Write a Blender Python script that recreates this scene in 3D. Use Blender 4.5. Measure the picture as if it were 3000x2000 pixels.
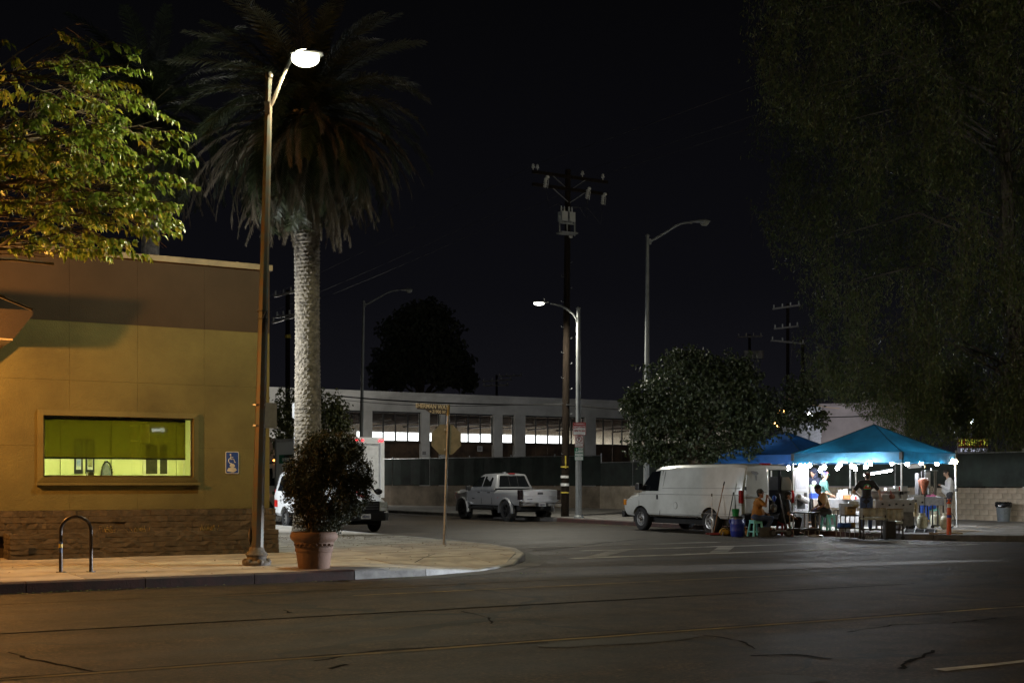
import bpy, bmesh, math, random
import numpy as np
from mathutils import Vector, Matrix, Euler
R = math.radians
for _o in list(bpy.data.objects): bpy.data.objects.remove(_o, do_unlink=True)
SC = bpy.context.scene
C = SC.collection
# ------------------------------------------------------------------ camera
# world X runs along the main road, Y along the side street; the camera is turned YAW to the right
FPX, HOR, CAMZ = 3700.0, 1415.0, 1.5
YAW = -R(29.655)
CA, SA = math.cos(-YAW), math.sin(-YAW)
cam = bpy.data.cameras.new('camera'); camo = bpy.data.objects.new('camera', cam); C.objects.link(camo)
camo.location = (0, 0, CAMZ); camo.rotation_euler = (R(90), 0, YAW)
cam.sensor_width = 36; cam.lens = FPX/3000*36; cam.shift_y = (HOR-1000)/3000
cam.clip_start = .1; cam.clip_end = 3000
SC.camera = camo
# ------------------------------------------------------------------ night sky: dark with a faint city glow near the horizon
wd = bpy.data.worlds.new('World'); SC.world = wd; wd.use_nodes = True
nt = wd.node_tree; nt.nodes.clear()
_out = nt.nodes.new('ShaderNodeOutputWorld'); _bg = nt.nodes.new('ShaderNodeBackground')
_tc = nt.nodes.new('ShaderNodeTexCoord'); _sp = nt.nodes.new('ShaderNodeSeparateXYZ'); _rp = nt.nodes.new('ShaderNodeValToRGB')
nt.links.new(_tc.outputs['Generated'], _sp.inputs[0]); nt.links.new(_sp.outputs['Z'], _rp.inputs[0])
_rp.color_ramp.elements[0].position = 0.0; _rp.color_ramp.elements[0].color = (.0078, .0077, .0102, 1)
_rp.color_ramp.elements[1].position = .42; _rp.color_ramp.elements[1].color = (.0013, .0013, .0015, 1)
_e = _rp.color_ramp.elements.new(.15); _e.color = (.0036, .0036, .0050, 1)
nt.links.new(_rp.outputs[0], _bg.inputs[0]); _bg.inputs[1].default_value = 1.0
nt.links.new(_bg.outputs[0], _out.inputs[0])
# ------------------------------------------------------------------ one very weak sun stands for the moonless night's last sky light
_sl = bpy.data.lights.new('moon', 'SUN'); _sl.energy = .004; _sl.angle = R(10); _sl.color = (.8, .88, 1)
_so = bpy.data.objects.new('moon', _sl); C.objects.link(_so); _so.rotation_euler = (R(35), 0, R(-70))
SC.view_settings.view_transform = 'Standard'; SC.view_settings.look = 'None'
SC.view_settings.exposure = 0.0; SC.view_settings.gamma = 1.0; SC.view_settings.use_curve_mapping = False
# strengths of the lamps, some of them added (each lamp's builder uses its own)
SODIUM, SODIUMROAD, WALLPACK, HALL, MAINLAMP, SIDELAMP, TENTTUBE, BULB, FLOOD, TREEFILL, HEADLAMP, NEARLAMP = 40.0, 1450.0, 620.0, 1700.0, 1150.0, 2400.0, 180.0, 450.0, 900.0, 6500.0, 30000.0, 2000.0
SC.render.engine = 'CYCLES'
cy = SC.cycles
cy.use_denoising = True; cy.max_bounces = 6; cy.diffuse_bounces = 3; cy.glossy_bounces = 3; cy.transmission_bounces = 4
cy.transparent_max_bounces = 12; cy.sample_clamp_indirect = 2.5; cy.caustics_reflective = False; cy.caustics_refractive = False
cy.use_adaptive_sampling = True; cy.adaptive_threshold = .015
try: cy.use_light_tree = True
except Exception: pass

# ------------------------------------------------------------------ from photograph pixels (3000 x 2000) to places
def wp(c, d, z=0.0): return Vector((c*CA+d*SA, -c*SA+d*CA, z))           # c metres right of the view axis, d metres ahead
def PX(x, y, d): return wp((x-1500)/FPX*d, d, CAMZ+(HOR-y)/FPX*d)        # the point seen at x, y at distance d
def GP(x, y, z=0.0):
    d = FPX*(CAMZ-z)/(y-HOR); return wp((x-1500)/FPX*d, d, z)
def BX(x, b):                                                            # a where column x meets the plane Y=b
    t = (x-1500)/FPX; d = b/(-t*SA+CA); return d*(t*CA+SA), d
def ZZ(y, d): return CAMZ+(HOR-y)/FPX*d

# ------------------------------------------------------------------ materials
MATS = {}
def M(name, col=(.5,.5,.5), rough=.6, metal=0.0, var=.18, vs=6.0, bump=0.0, bs=60.0, emit=0.0, ecol=None, rnd=0.0, dirt=None, spec=.5, trans=0.0, stretch=None, world=False):
    if name in MATS: return MATS[name]
    m = bpy.data.materials.new(name); m.use_nodes = True; n = m.node_tree.nodes; l = m.node_tree.links
    b = n['Principled BSDF']; b.inputs['Roughness'].default_value = rough; b.inputs['Metallic'].default_value = metal
    b.inputs['Specular IOR Level'].default_value = spec
    tc = n.new('ShaderNodeTexCoord'); src = tc.outputs['Object']
    if world: src = n.new('ShaderNodeNewGeometry').outputs['Position']
    if stretch:
        mp = n.new('ShaderNodeMapping'); mp.inputs['Scale'].default_value = stretch; l.new(src, mp.inputs[0]); src = mp.outputs[0]
    nz = n.new('ShaderNodeTexNoise'); nz.inputs['Scale'].default_value = vs; nz.inputs['Detail'].default_value = 5; nz.inputs['Roughness'].default_value = .62
    l.new(src, nz.inputs[0])
    rp = n.new('ShaderNodeValToRGB')
    d = dirt if dirt else tuple(c*(1-var*1.6) for c in col)
    rp.color_ramp.elements[0].position = .30; rp.color_ramp.elements[0].color = (*d, 1)
    rp.color_ramp.elements[1].position = .64; rp.color_ramp.elements[1].color = (*[min(1, c*(1+var*.6)) for c in col], 1)
    l.new(nz.outputs[0], rp.inputs[0]); out = rp.outputs[0]
    if rnd:
        oi = n.new('ShaderNodeObjectInfo'); hs = n.new('ShaderNodeHueSaturation')
        mr = n.new('ShaderNodeMapRange'); mr.inputs[3].default_value = 1-rnd; mr.inputs[4].default_value = 1+rnd
        l.new(oi.outputs['Random'], mr.inputs[0]); l.new(mr.outputs[0], hs.inputs['Value']); l.new(out, hs.inputs['Color']); out = hs.outputs[0]
    l.new(out, b.inputs['Base Color'])
    if bump:
        bn = n.new('ShaderNodeTexNoise'); bn.inputs['Scale'].default_value = bs; bn.inputs['Detail'].default_value = 4; l.new(src, bn.inputs[0])
        bp = n.new('ShaderNodeBump'); bp.inputs['Strength'].default_value = bump; bp.inputs['Distance'].default_value = .02
        l.new(bn.outputs[0], bp.inputs['Height']); l.new(bp.outputs[0], b.inputs['Normal'])
    if emit:
        b.inputs['Emission Color'].default_value = (*(ecol or col), 1); b.inputs['Emission Strength'].default_value = emit
    if trans: b.inputs['Transmission Weight'].default_value = trans
    MATS[name] = m; return m
def leaf_mat(name, c0, c1, rough=.45, transl=.35):
    if name in MATS: return MATS[name]
    m = bpy.data.materials.new(name); m.use_nodes = True; n = m.node_tree.nodes; l = m.node_tree.links
    b = n['Principled BSDF']; b.inputs['Roughness'].default_value = rough
    g = n.new('ShaderNodeNewGeometry'); rp = n.new('ShaderNodeValToRGB')
    rp.color_ramp.elements[0].color = (*c0, 1); rp.color_ramp.elements[1].color = (*c1, 1)
    l.new(g.outputs['Random Per Island'], rp.inputs[0]); l.new(rp.outputs[0], b.inputs['Base Color'])
    tr = n.new('ShaderNodeBsdfTranslucent'); l.new(rp.outputs[0], tr.inputs[0])
    mx = n.new('ShaderNodeMixShader'); mx.inputs[0].default_value = transl
    l.new(b.outputs[0], mx.inputs[1]); l.new(tr.outputs[0], mx.inputs[2]); l.new(mx.outputs[0], n['Material Output'].inputs[0])
    MATS[name] = m; return m
def glass_mat(name, tint=(.9,.95,.92), refl=1.0, rough=.02, base=(.01,.01,.01), opac=.0):
    """thin pane: clear by tint, mirror by fresnel; opac adds a dark diffuse share"""
    if name in MATS: return MATS[name]
    m = bpy.data.materials.new(name); m.use_nodes = True; n = m.node_tree.nodes; l = m.node_tree.links
    for x in list(n):
        if x.type != 'OUTPUT_MATERIAL': n.remove(x)
    t = n.new('ShaderNodeBsdfTransparent'); t.inputs[0].default_value = (*tint, 1)
    df = n.new('ShaderNodeBsdfDiffuse'); df.inputs[0].default_value = (*base, 1)
    m0 = n.new('ShaderNodeMixShader'); m0.inputs[0].default_value = opac; l.new(t.outputs[0], m0.inputs[1]); l.new(df.outputs[0], m0.inputs[2])
    gl = n.new('ShaderNodeBsdfGlossy'); gl.inputs['Roughness'].default_value = rough; gl.inputs[0].default_value = (refl, refl, refl, 1)
    fr = n.new('ShaderNodeFresnel'); fr.inputs[0].default_value = 1.5
    m1 = n.new('ShaderNodeMixShader'); l.new(fr.outputs[0], m1.inputs[0]); l.new(m0.outputs[0], m1.inputs[1]); l.new(gl.outputs[0], m1.inputs[2])
    l.new(m1.outputs[0], n['Material Output'].inputs[0]); MATS[name] = m; return m
def emit_mat(name, col=(1,1,1), s=1.0):
    if name in MATS: return MATS[name]
    m = bpy.data.materials.new(name); m.use_nodes = True; n = m.node_tree.nodes; l = m.node_tree.links
    n.remove(n['Principled BSDF']); e = n.new('ShaderNodeEmission'); e.inputs[0].default_value = (*col, 1); e.inputs[1].default_value = s
    l.new(e.outputs[0], n['Material Output'].inputs[0]); MATS[name] = m; return m

# ------------------------------------------------------------------ mesh helpers
def frame(dirv):
    z = Vector(dirv).normalized(); x = z.orthogonal().normalized() if abs(z.z) > .95 else Vector((0,0,1)).cross(z).normalized()
    return x, z.cross(x), z
class MB:
    def __init__(s): s.v = []; s.f = []
    def add(s, vs, fs):
        o = len(s.v); s.v += [tuple(p) for p in vs]; s.f += [tuple(i+o for i in q) for q in fs]; return s
    def box(s, c, d, rz=0.0, rx=0.0, ry=0.0, tap=1.0):
        hx, hy, hz = d[0]/2, d[1]/2, d[2]/2; m = Euler((rx, ry, rz)).to_matrix(); c = Vector(c)
        vs = [c+m@Vector((x*hx*(tap if z > 0 else 1), y*hy*(tap if z > 0 else 1), z*hz)) for z in (-1, 1) for y in (-1, 1) for x in (-1, 1)]
        return s.add(vs, [(0,2,3,1),(4,5,7,6),(0,1,5,4),(2,6,7,3),(0,4,6,2),(1,3,7,5)])
    def b2(s, x0, x1, y0, y1, z0, z1): return s.box(((x0+x1)/2,(y0+y1)/2,(z0+z1)/2), (abs(x1-x0),abs(y1-y0),abs(z1-z0)))
    def cyl(s, p0, p1, r0, r1=None, n=10, cap=True):
        p0, p1 = Vector(p0), Vector(p1); r1 = r0 if r1 is None else r1; x, y, z = frame(p1-p0)
        vs = [p+(x*math.cos(2*math.pi*i/n)+y*math.sin(2*math.pi*i/n))*r for p, r in ((p0, r0), (p1, r1)) for i in range(n)]
        fs = [(i, (i+1)%n, n+(i+1)%n, n+i) for i in range(n)]
        if cap: fs += [tuple(range(n-1, -1, -1)), tuple(range(n, 2*n))]
        return s.add(vs, fs)
    def tube(s, pts, r, n=6, cap=True):
        pts = [Vector(p) for p in pts]; k = len(pts); rr = r if isinstance(r, (list, tuple)) else [r]*k; vs = []; fs = []
        x = None
        for i, p in enumerate(pts):
            t = (pts[min(i+1, k-1)]-pts[max(i-1, 0)]).normalized()
            if x is None: x = t.orthogonal().normalized()
            x = (x-t*x.dot(t)); x = x.normalized() if x.length > 1e-6 else t.orthogonal().normalized()
            y = t.cross(x)
            vs += [p+(x*math.cos(2*math.pi*j/n)+y*math.sin(2*math.pi*j/n))*rr[i] for j in range(n)]
        for i in range(k-1): fs += [(i*n+j, i*n+(j+1)%n, (i+1)*n+(j+1)%n, (i+1)*n+j) for j in range(n)]
        if cap: fs += [tuple(range(n-1, -1, -1)), tuple(range((k-1)*n, k*n))]
        return s.add(vs, fs)
    def lathe(s, prof, n=20, c=(0,0,0), cap=True):
        vs = [(c[0]+r*math.cos(2*math.pi*i/n), c[1]+r*math.sin(2*math.pi*i/n), c[2]+z) for r, z in prof for i in range(n)]
        k = len(prof); fs = [(j*n+i, j*n+(i+1)%n, (j+1)*n+(i+1)%n, (j+1)*n+i) for j in range(k-1) for i in range(n)]
        if cap: fs += [tuple(range(n-1, -1, -1)), tuple(range((k-1)*n, k*n))]
        return s.add(vs, fs)
    def ell(s, c, r, n=12, m=8, rot=None):
        c = Vector(c); q = (rot or Matrix.Identity(3)); vs = [c+q@Vector((0,0,-r[2]))]
        for j in range(1, m):
            t = -math.pi/2+math.pi*j/m
            vs += [c+q@Vector((r[0]*math.cos(t)*math.cos(2*math.pi*i/n), r[1]*math.cos(t)*math.sin(2*math.pi*i/n), r[2]*math.sin(t))) for i in range(n)]
        vs.append(c+q@Vector((0,0,r[2]))); e = len(vs)-1
        fs = [(0, 1+(i+1)%n, 1+i) for i in range(n)]+[(e, 1+(m-2)*n+i, 1+(m-2)*n+(i+1)%n) for i in range(n)]
        fs += [(1+j*n+i, 1+j*n+(i+1)%n, 1+(j+1)*n+(i+1)%n, 1+(j+1)*n+i) for j in range(m-2) for i in range(n)]
        return s.add(vs, fs)
    def cap_(s, p0, p1, r0, r1, n=10):
        s.cyl(p0, p1, r0, r1, n); s.ell(p0, (r0,)*3, n, 6); s.ell(p1, (r1,)*3, n, 6); return s
    def prism(s, poly, lo, hi, ax='y'):
        """poly: 2-D outline; extruded along ax (x: outline is y,z; y: x,z; z: x,y)"""
        def P(p, t): return (t, p[0], p[1]) if ax == 'x' else (p[0], t, p[1]) if ax == 'y' else (p[0], p[1], t)
        n = len(poly); vs = [P(p, lo) for p in poly]+[P(p, hi) for p in poly]
        return s.add(vs, [tuple(range(n-1, -1, -1)), tuple(range(n, 2*n))]+[(i, (i+1)%n, n+(i+1)%n, n+i) for i in range(n)])
    def loft(s, secs, cap=True, close=True):
        n = len(secs[0]); k = len(secs); vs = [p for q in secs for p in q]
        fs = [(j*n+i, j*n+(i+1)%n, (j+1)*n+(i+1)%n, (j+1)*n+i) for j in range(k-1) for i in range(n if close else n-1)]
        if cap: fs += [tuple(range(n-1, -1, -1)), tuple(range((k-1)*n, k*n))]
        return s.add(vs, fs)
    def quad(s, *p): return s.add(p, [tuple(range(len(p)))])
    def jit(s, a, seed=0):
        g = random.Random(seed); s.v = [(x+g.uniform(-a,a), y+g.uniform(-a,a), z+g.uniform(-a,a)) for x, y, z in s.v]; return s
    def mesh(s, name, mat, smooth=False):
        me = bpy.data.meshes.new(name); me.from_pydata(s.v, [], s.f); me.update()
        bm = bmesh.new(); bm.from_mesh(me); bmesh.ops.recalc_face_normals(bm, faces=bm.faces); bm.to_mesh(me); bm.free()
        me.materials.append(mat)
        if smooth:
            me.shade_smooth()
            try: me.set_sharp_from_angle(angle=R(smooth if smooth is not True else 40))
            except Exception: pass
        return me
    def build(s, name, mat, parent=None, smooth=False, loc=None, rz=0.0, bevel=0.0, rot=None):
        o = bpy.data.objects.new(name, s.mesh(name, mat, smooth)); C.objects.link(o)
        if parent: o.parent = parent
        if loc is not None: o.location = loc
        o.rotation_euler = rot if rot is not None else (0, 0, rz)
        if bevel:
            bv = o.modifiers.new('bevel', 'BEVEL'); bv.width = bevel; bv.segments = 2; bv.limit_method = 'ANGLE'; bv.angle_limit = R(40)
        return o
def tag(o, label=None, cat=None, group=None, kind=None):
    if label: o['label'] = label
    if cat: o['category'] = cat
    if group: o['group'] = group
    if kind: o['kind'] = kind
    return o
def thing(name, label, cat, loc=(0,0,0), rz=0.0, group=None):
    o = bpy.data.objects.new(name, None); C.objects.link(o); o.empty_display_size = .2
    o.location = loc; o.rotation_euler = (0, 0, rz); return tag(o, label, cat, group)
def dup(o, parent=None):
    c = o.copy(); C.objects.link(c); c.parent = parent
    for ch in o.children: dup(ch, c)
    return c
def inst(name, me, parent=None, loc=(0,0,0), rot=(0,0,0), sc=(1,1,1)):
    o = bpy.data.objects.new(name, me); C.objects.link(o); o.parent = parent
    o.location = loc; o.rotation_euler = rot; o.scale = sc; return o
def txt(body, size, mat, parent, loc, rot, name='lettering', ax='CENTER', bold=0.0, sx=1.0, ext=.0015):
    cu = bpy.data.curves.new(name, 'FONT'); cu.body = body; cu.size = size; cu.align_x = ax; cu.align_y = 'CENTER'; cu.extrude = ext
    cu.offset = bold; cu.resolution_u = 3; o = bpy.data.objects.new(name, cu); C.objects.link(o); cu.materials.append(mat)
    o.parent = parent; o.location = loc; o.rotation_euler = rot; o.scale = (sx, 1, 1); return o
def lamp(name, kind, loc, power, col, parent=None, radius=.1, rot=None, size=None, cone=None, blend=.3):
    L = bpy.data.lights.new(name, kind); L.energy = power; L.color = col
    if kind in ('POINT', 'SPOT'): L.shadow_soft_size = radius
    if kind == 'SPOT': L.spot_size = cone; L.spot_blend = blend
    if kind == 'AREA': L.shape = 'RECTANGLE'; L.size, L.size_y = size
    o = bpy.data.objects.new(name, L); C.objects.link(o); o.parent = parent; o.location = loc
    if rot is not None: o.rotation_euler = rot
    return o
def cut(o, boxes):
    """carve the shapes out of a mesh object once, leaving no helper behind"""
    for mb in boxes:
        k = mb.build('cutter', o.data.materials[0]); k.parent = o.parent; k.matrix_basis = o.matrix_basis.copy()
        md = o.modifiers.new('b', 'BOOLEAN'); md.operation = 'DIFFERENCE'; md.object = k; md.solver = 'EXACT'
        bpy.context.view_layer.update()
        me = bpy.data.meshes.new_from_object(o.evaluated_get(bpy.context.evaluated_depsgraph_get()))
        o.modifiers.clear(); o.data = me; bpy.data.objects.remove(k, do_unlink=True)
    return o
def leaves_np(name, cen, dirs, nrm, L, W, mat, parent=None, fold=.25, fine=False):
    """many small folded leaves as one mesh (numpy): base at cen, pointing along dirs"""
    n = len(cen); cen = np.asarray(cen, float); d = np.asarray(dirs, float); d /= np.linalg.norm(d, axis=1, keepdims=True)+1e-9
    nr = np.asarray(nrm, float); s = np.cross(d, nr); s /= np.linalg.norm(s, axis=1, keepdims=True)+1e-9; u = np.cross(s, d)
    L = np.broadcast_to(np.asarray(L, float), (n,))[:, None]; W = np.broadcast_to(np.asarray(W, float), (n,))[:, None]
    if fine:                                   # oval leaf: stalk, two points a side, drawn-out tip
        v = np.empty((n, 7, 3)); b0 = cen+d*L*.12
        v[:, 0] = cen; v[:, 1] = b0+d*L*.13+s*W*.42+u*W*fold*.8; v[:, 2] = b0+d*L*.42+s*W*.46+u*W*fold*.7-u*L*.03; v[:, 3] = cen+d*L-u*L*.22; v[:, 4] = b0+d*L*.42-s*W*.46+u*W*fold*.7-u*L*.03; v[:, 5] = b0+d*L*.13-s*W*.42+u*W*fold*.8; v[:, 6] = b0+d*L*.40-u*L*.05
        tri = np.array([0,1,6, 1,2,6, 2,3,6, 3,4,6, 4,5,6, 5,0,6]); k = 7
    else: v = None
    if v is None:
        v = np.empty((n, 4, 3)); tri = np.array([0, 1, 2, 0, 2, 3]); k = 4
        v[:, 0] = cen; v[:, 1] = cen+d*L*.45+s*W*.5+u*W*fold; v[:, 2] = cen+d*L-u*L*.12; v[:, 3] = cen+d*L*.45-s*W*.5+u*W*fold
    me = bpy.data.meshes.new(name); me.vertices.add(k*n); me.vertices.foreach_set('co', v.reshape(-1))
    nf = len(tri)//3
    b = (np.arange(n)*k)[:, None]; idx = (b+tri).reshape(-1)
    me.loops.add(3*nf*n); me.loops.foreach_set('vertex_index', idx.astype(np.int32))
    me.polygons.add(nf*n); me.polygons.foreach_set('loop_start', (np.arange(nf*n)*3).astype(np.int32))
    try: me.polygons.foreach_set('loop_total', np.full(nf*n, 3, np.int32))
    except Exception: pass
    me.update(calc_edges=True); me.validate(); me.materials.append(mat)
    o = bpy.data.objects.new(name, me); C.objects.link(o); o.parent = parent; return o
# ================================================================== ground, roads, pavements, kerbs
def asphalt(name, base=(.036,.0272,.0172)):
    m = M(name, base, .62, var=.3, vs=.55, bump=.0)
    n = m.node_tree.nodes; l = m.node_tree.links; b = n['Principled BSDF']; tc = n.new('ShaderNodeTexCoord')
    base_out = b.inputs['Base Color'].links[0].from_socket
    ag = n.new('ShaderNodeTexNoise'); ag.inputs['Scale'].default_value = 26; ag.inputs['Detail'].default_value = 6; ag.inputs['Roughness'].default_value = .8; l.new(tc.outputs['Object'], ag.inputs[0])
    rp = n.new('ShaderNodeValToRGB'); rp.color_ramp.elements[0].position = .40; rp.color_ramp.elements[0].color = (.22,.22,.22,1); rp.color_ramp.elements[1].position = .66; rp.color_ramp.elements[1].color = (2.7,2.6,2.4,1); _e3 = rp.color_ramp.elements.new(.52); _e3.color = (.8,.8,.8,1)
    l.new(ag.outputs[0], rp.inputs[0]); b.inputs['Specular IOR Level'].default_value = .28
    mo = n.new('ShaderNodeTexNoise'); mo.inputs['Scale'].default_value = 2.3; mo.inputs['Detail'].default_value = 7; mo.inputs['Roughness'].default_value = .78; l.new(tc.outputs['Object'], mo.inputs[0])
    rm = n.new('ShaderNodeValToRGB'); rm.color_ramp.elements[0].position = .36; rm.color_ramp.elements[0].color = (.30,.29,.28,1); rm.color_ramp.elements[1].position = .64; rm.color_ramp.elements[1].color = (2.0,1.92,1.8,1); l.new(mo.outputs[0], rm.inputs[0])
    mm = n.new('ShaderNodeMix'); mm.data_type = 'RGBA'; mm.blend_type = 'MULTIPLY'; mm.inputs[0].default_value = 1; l.new(base_out, mm.inputs[6]); l.new(rm.outputs[0], mm.inputs[7]); base_out = mm.outputs[2]
    mu = n.new('ShaderNodeMix'); mu.data_type = 'RGBA'; mu.blend_type = 'MULTIPLY'; mu.inputs[0].default_value = 1
    l.new(base_out, mu.inputs[6]); l.new(rp.outputs[0], mu.inputs[7])
    # long wheel-track streaks along the road
    mp = n.new('ShaderNodeMapping'); mp.inputs['Scale'].default_value = (.05, 1.3, 1); l.new(tc.outputs['Object'], mp.inputs[0])
    st = n.new('ShaderNodeTexNoise'); st.inputs['Scale'].default_value = 1; st.inputs['Detail'].default_value = 3; l.new(mp.outputs[0], st.inputs[0])
    rs = n.new('ShaderNodeValToRGB'); rs.color_ramp.elements[0].position = .3; rs.color_ramp.elements[0].color = (.5,.5,.5,1); rs.color_ramp.elements[1].position = .7; rs.color_ramp.elements[1].color = (1.4,1.36,1.3,1)
    l.new(st.outputs[0], rs.inputs[0])
    m2 = n.new('ShaderNodeMix'); m2.data_type = 'RGBA'; m2.blend_type = 'MULTIPLY'; m2.inputs[0].default_value = 1; l.new(mu.outputs[2], m2.inputs[6]); l.new(rs.outputs[0], m2.inputs[7])
    # cracks
    dn = n.new('ShaderNodeTexNoise'); dn.inputs['Scale'].default_value = 1.1; dn.inputs['Detail'].default_value = 6; l.new(tc.outputs['Object'], dn.inputs[0])
    va = n.new('ShaderNodeVectorMath'); va.operation = 'MULTIPLY_ADD'; va.inputs[1].default_value = (1.1,1.1,0); l.new(dn.outputs['Color'], va.inputs[0]); l.new(tc.outputs['Object'], va.inputs[2])
    vo = n.new('ShaderNodeTexVoronoi'); vo.feature = 'DISTANCE_TO_EDGE'; vo.inputs['Scale'].default_value = .21; l.new(va.outputs[0], vo.inputs['Vector'])
    mk = n.new('ShaderNodeTexNoise'); mk.inputs['Scale'].default_value = .22; l.new(tc.outputs['Object'], mk.inputs[0])
    th = n.new('ShaderNodeMapRange'); th.inputs[1].default_value = .42; th.inputs[2].default_value = .56; th.inputs[3].default_value = 0; th.inputs[4].default_value = .013; l.new(mk.outputs[0], th.inputs[0])
    lt = n.new('ShaderNodeMath'); lt.operation = 'LESS_THAN'; l.new(vo.outputs['Distance'], lt.inputs[0]); l.new(th.outputs[0], lt.inputs[1])
    m3 = n.new('ShaderNodeMix'); m3.data_type = 'RGBA'; l.new(lt.outputs[0], m3.inputs[0]); l.new(m2.outputs[2], m3.inputs[6]); m3.inputs[7].default_value = (.008,.008,.008,1)
    l.new(m3.outputs[2], b.inputs['Base Color'])
    bp = n.new('ShaderNodeBump'); bp.inputs['Strength'].default_value = .75; bp.inputs['Distance'].default_value = .02
    sb = n.new('ShaderNodeMath'); sb.operation = 'SUBTRACT'; l.new(ag.outputs[0], sb.inputs[0]); l.new(lt.outputs[0], sb.inputs[1])
    l.new(sb.outputs[0], bp.inputs['Height']); l.new(bp.outputs[0], b.inputs['Normal'])
    rr = n.new('ShaderNodeMapRange'); rr.inputs[3].default_value = .5; rr.inputs[4].default_value = .85; l.new(st.outputs[0], rr.inputs[0]); l.new(rr.outputs[0], b.inputs['Roughness'])
    return m
ASPH = asphalt('asphalt'); ASPH2 = M('asphalt_patch', (.030,.029,.028), .7, var=.3, vs=3, bump=.5, bs=90)
CONC = M('pavement_concrete', (.35,.325,.28), .85, var=.28, vs=1.4, bump=.25, bs=70, rnd=.10)
KERBC = M('kerb_concrete', (.34,.34,.335), .8, var=.35, vs=2.5, bump=.4, bs=45, rnd=.1)
KERBR = M('kerb_red_paint', (.055,.020,.017), .65, var=.5, vs=3.5, bump=.4, bs=45, dirt=(.022,.018,.016))
EARTH = M('earth', (.06,.052,.04), .95, var=.4, vs=.3, bump=.5, bs=20)
PAINT = M('worn_white_paint', (.42,.41,.37), .8, var=.5, vs=1.7, bump=.5, bs=60, dirt=(.08,.076,.068))
PAINTY = M('worn_yellow_paint', (.24,.175,.06), .8, var=.5, vs=2.2, bump=.5, bs=60, dirt=(.06,.05,.035))
TAR = M('tar_seam', (.007,.0065,.006), .95, var=.3, vs=6, spec=.05)

def sheet(name, pts, z, mat, parent=None, kind='structure'):
    o = MB().quad(*[(p[0], p[1], z) for p in pts]).build(name, mat, parent)
    if parent is None: o['kind'] = kind
    return o
ground = sheet('ground', [(-600,-600),(1200,-600),(1200,1200),(-600,1200)], -.03, EARTH)
road = sheet('road', [(-120,-14),(200,-14),(200,24),(-120,24)], 0.0, ASPH)
street = sheet('side_street', [(10,24),(30,24),(30,260),(10,260)], 0.0, ASPH)

LK = [(-60,18.3),(7.6,18.3),(8.9,18.45),(10.2,19.0),(11.4,19.95),(12.35,21.2),(13.1,22.8),(13.55,24.6),(13.7,27.0),(13.7,200)]
RK = [(200,20.6),(34,20.7),(29.2,21.1),(27.2,22.0),(26.1,23.4),(25.55,25.2),(25.5,27.4),(25.7,33),(26.4,60),(27.6,200)]
def rampz(a, b):
    r = math.hypot(a-10.7, b-19.2); t = min(1, max(0, (r-.5)/2.1)); return .02+.13*t*t*(3-2*t)
def clip(poly, region):
    """Sutherland-Hodgman: poly against a convex counter-clockwise region"""
    out = poly
    for i in range(len(region)):
        p, q = region[i], region[(i+1)%len(region)]; inp, out = out, []
        side = lambda t: (q[0]-p[0])*(t[1]-p[1])-(q[1]-p[1])*(t[0]-p[0])
        for j in range(len(inp)):
            s, e = inp[j-1], inp[j]; ss, se = side(s), side(e)
            if (ss >= 0) != (se >= 0):
                k = ss/(ss-se); out.append((s[0]+(e[0]-s[0])*k, s[1]+(e[1]-s[1])*k))
            if se >= 0: out.append(e)
        if not out: return []
    return out
def slab(parent, poly, zf, mat, gap=.007):
    if len(poly) < 3: return
    cx = sum(p[0] for p in poly)/len(poly); cyy = sum(p[1] for p in poly)/len(poly)
    q = []
    for p in poly:
        dx, dy = cx-p[0], cyy-p[1]; L = math.hypot(dx, dy)
        if L < .12: return
        q.append((p[0]+dx/L*gap*1.4, p[1]+dy/L*gap*1.4))
    n = len(q); dz = random.uniform(-.004, .004)
    m = MB().add([(x-cx, y-cyy, -.06) for x, y in q]+[(x-cx, y-cyy, zf(x, y)+dz) for x, y in q],
                 [tuple(range(n, 2*n))]+[(i, (i+1)%n, n+(i+1)%n, n+i) for i in range(n)])
    m.build('slab', mat, parent, loc=(cx, cyy, 0))
random.seed(4)
pave = sheet('pavement', [(-60,18.4),(7.6,18.4),(8.9,18.6),(10.1,19.15),(11.3,20.1),(12.2,21.3),(13.0,22.9),(13.4,24.6),(13.55,27),(13.55,200),(8.2,200),(8.2,24.8),(-60,24.8)], .012, CONC)
reg = [(-6,18.45),(7.6,18.45),(8.85,18.6),(10.12,19.14),(11.3,20.08),(12.22,21.28),(12.96,22.86),(13.4,24.6),(13.55,27.0),(13.55,34.2),(-6,34.2)]
asl = [-6,-4.4,-2.8,-1.2,.4,2.0,3.6,5.2,6.8,8.3,9.7,11.1,12.5,13.9]
bsl = [18.2,20.0,21.9,23.9]
for i in range(len(asl)-1):
    rows = [18.2,20.1,22.0,23.75] if asl[i] < 8.2 else [18.2,19.1,20.0,21.2,22.6,24.0,25.6,27.2,28.8,30.4,32.2,34.2]
    for j in range(len(rows)-1):
        xs = [asl[i], asl[i+1]] if asl[i] < 8.2 else [asl[i], (asl[i]+asl[i+1])/2, asl[i+1]] if rows[j] < 21 else [asl[i], asl[i+1]]
        for k in range(len(xs)-1):
            slab(pave, clip([(xs[k],rows[j]),(xs[k+1],rows[j]),(xs[k+1],rows[j+1]),(xs[k],rows[j+1])], reg), rampz, CONC)
sheet('far_slab', [(8.3,34.2),(13.55,34.2),(13.55,200),(8.3,200)], .15, CONC, pave)
sheet('strip_slab', [(-6,23.75),(8.3,23.75),(8.3,24.8),(-6,24.8)], .148, CONC, pave)
sheet('west_slab', [(-60,18.45),(-6,18.45),(-6,24.8),(-60,24.8)], .15, CONC, pave)

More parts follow.
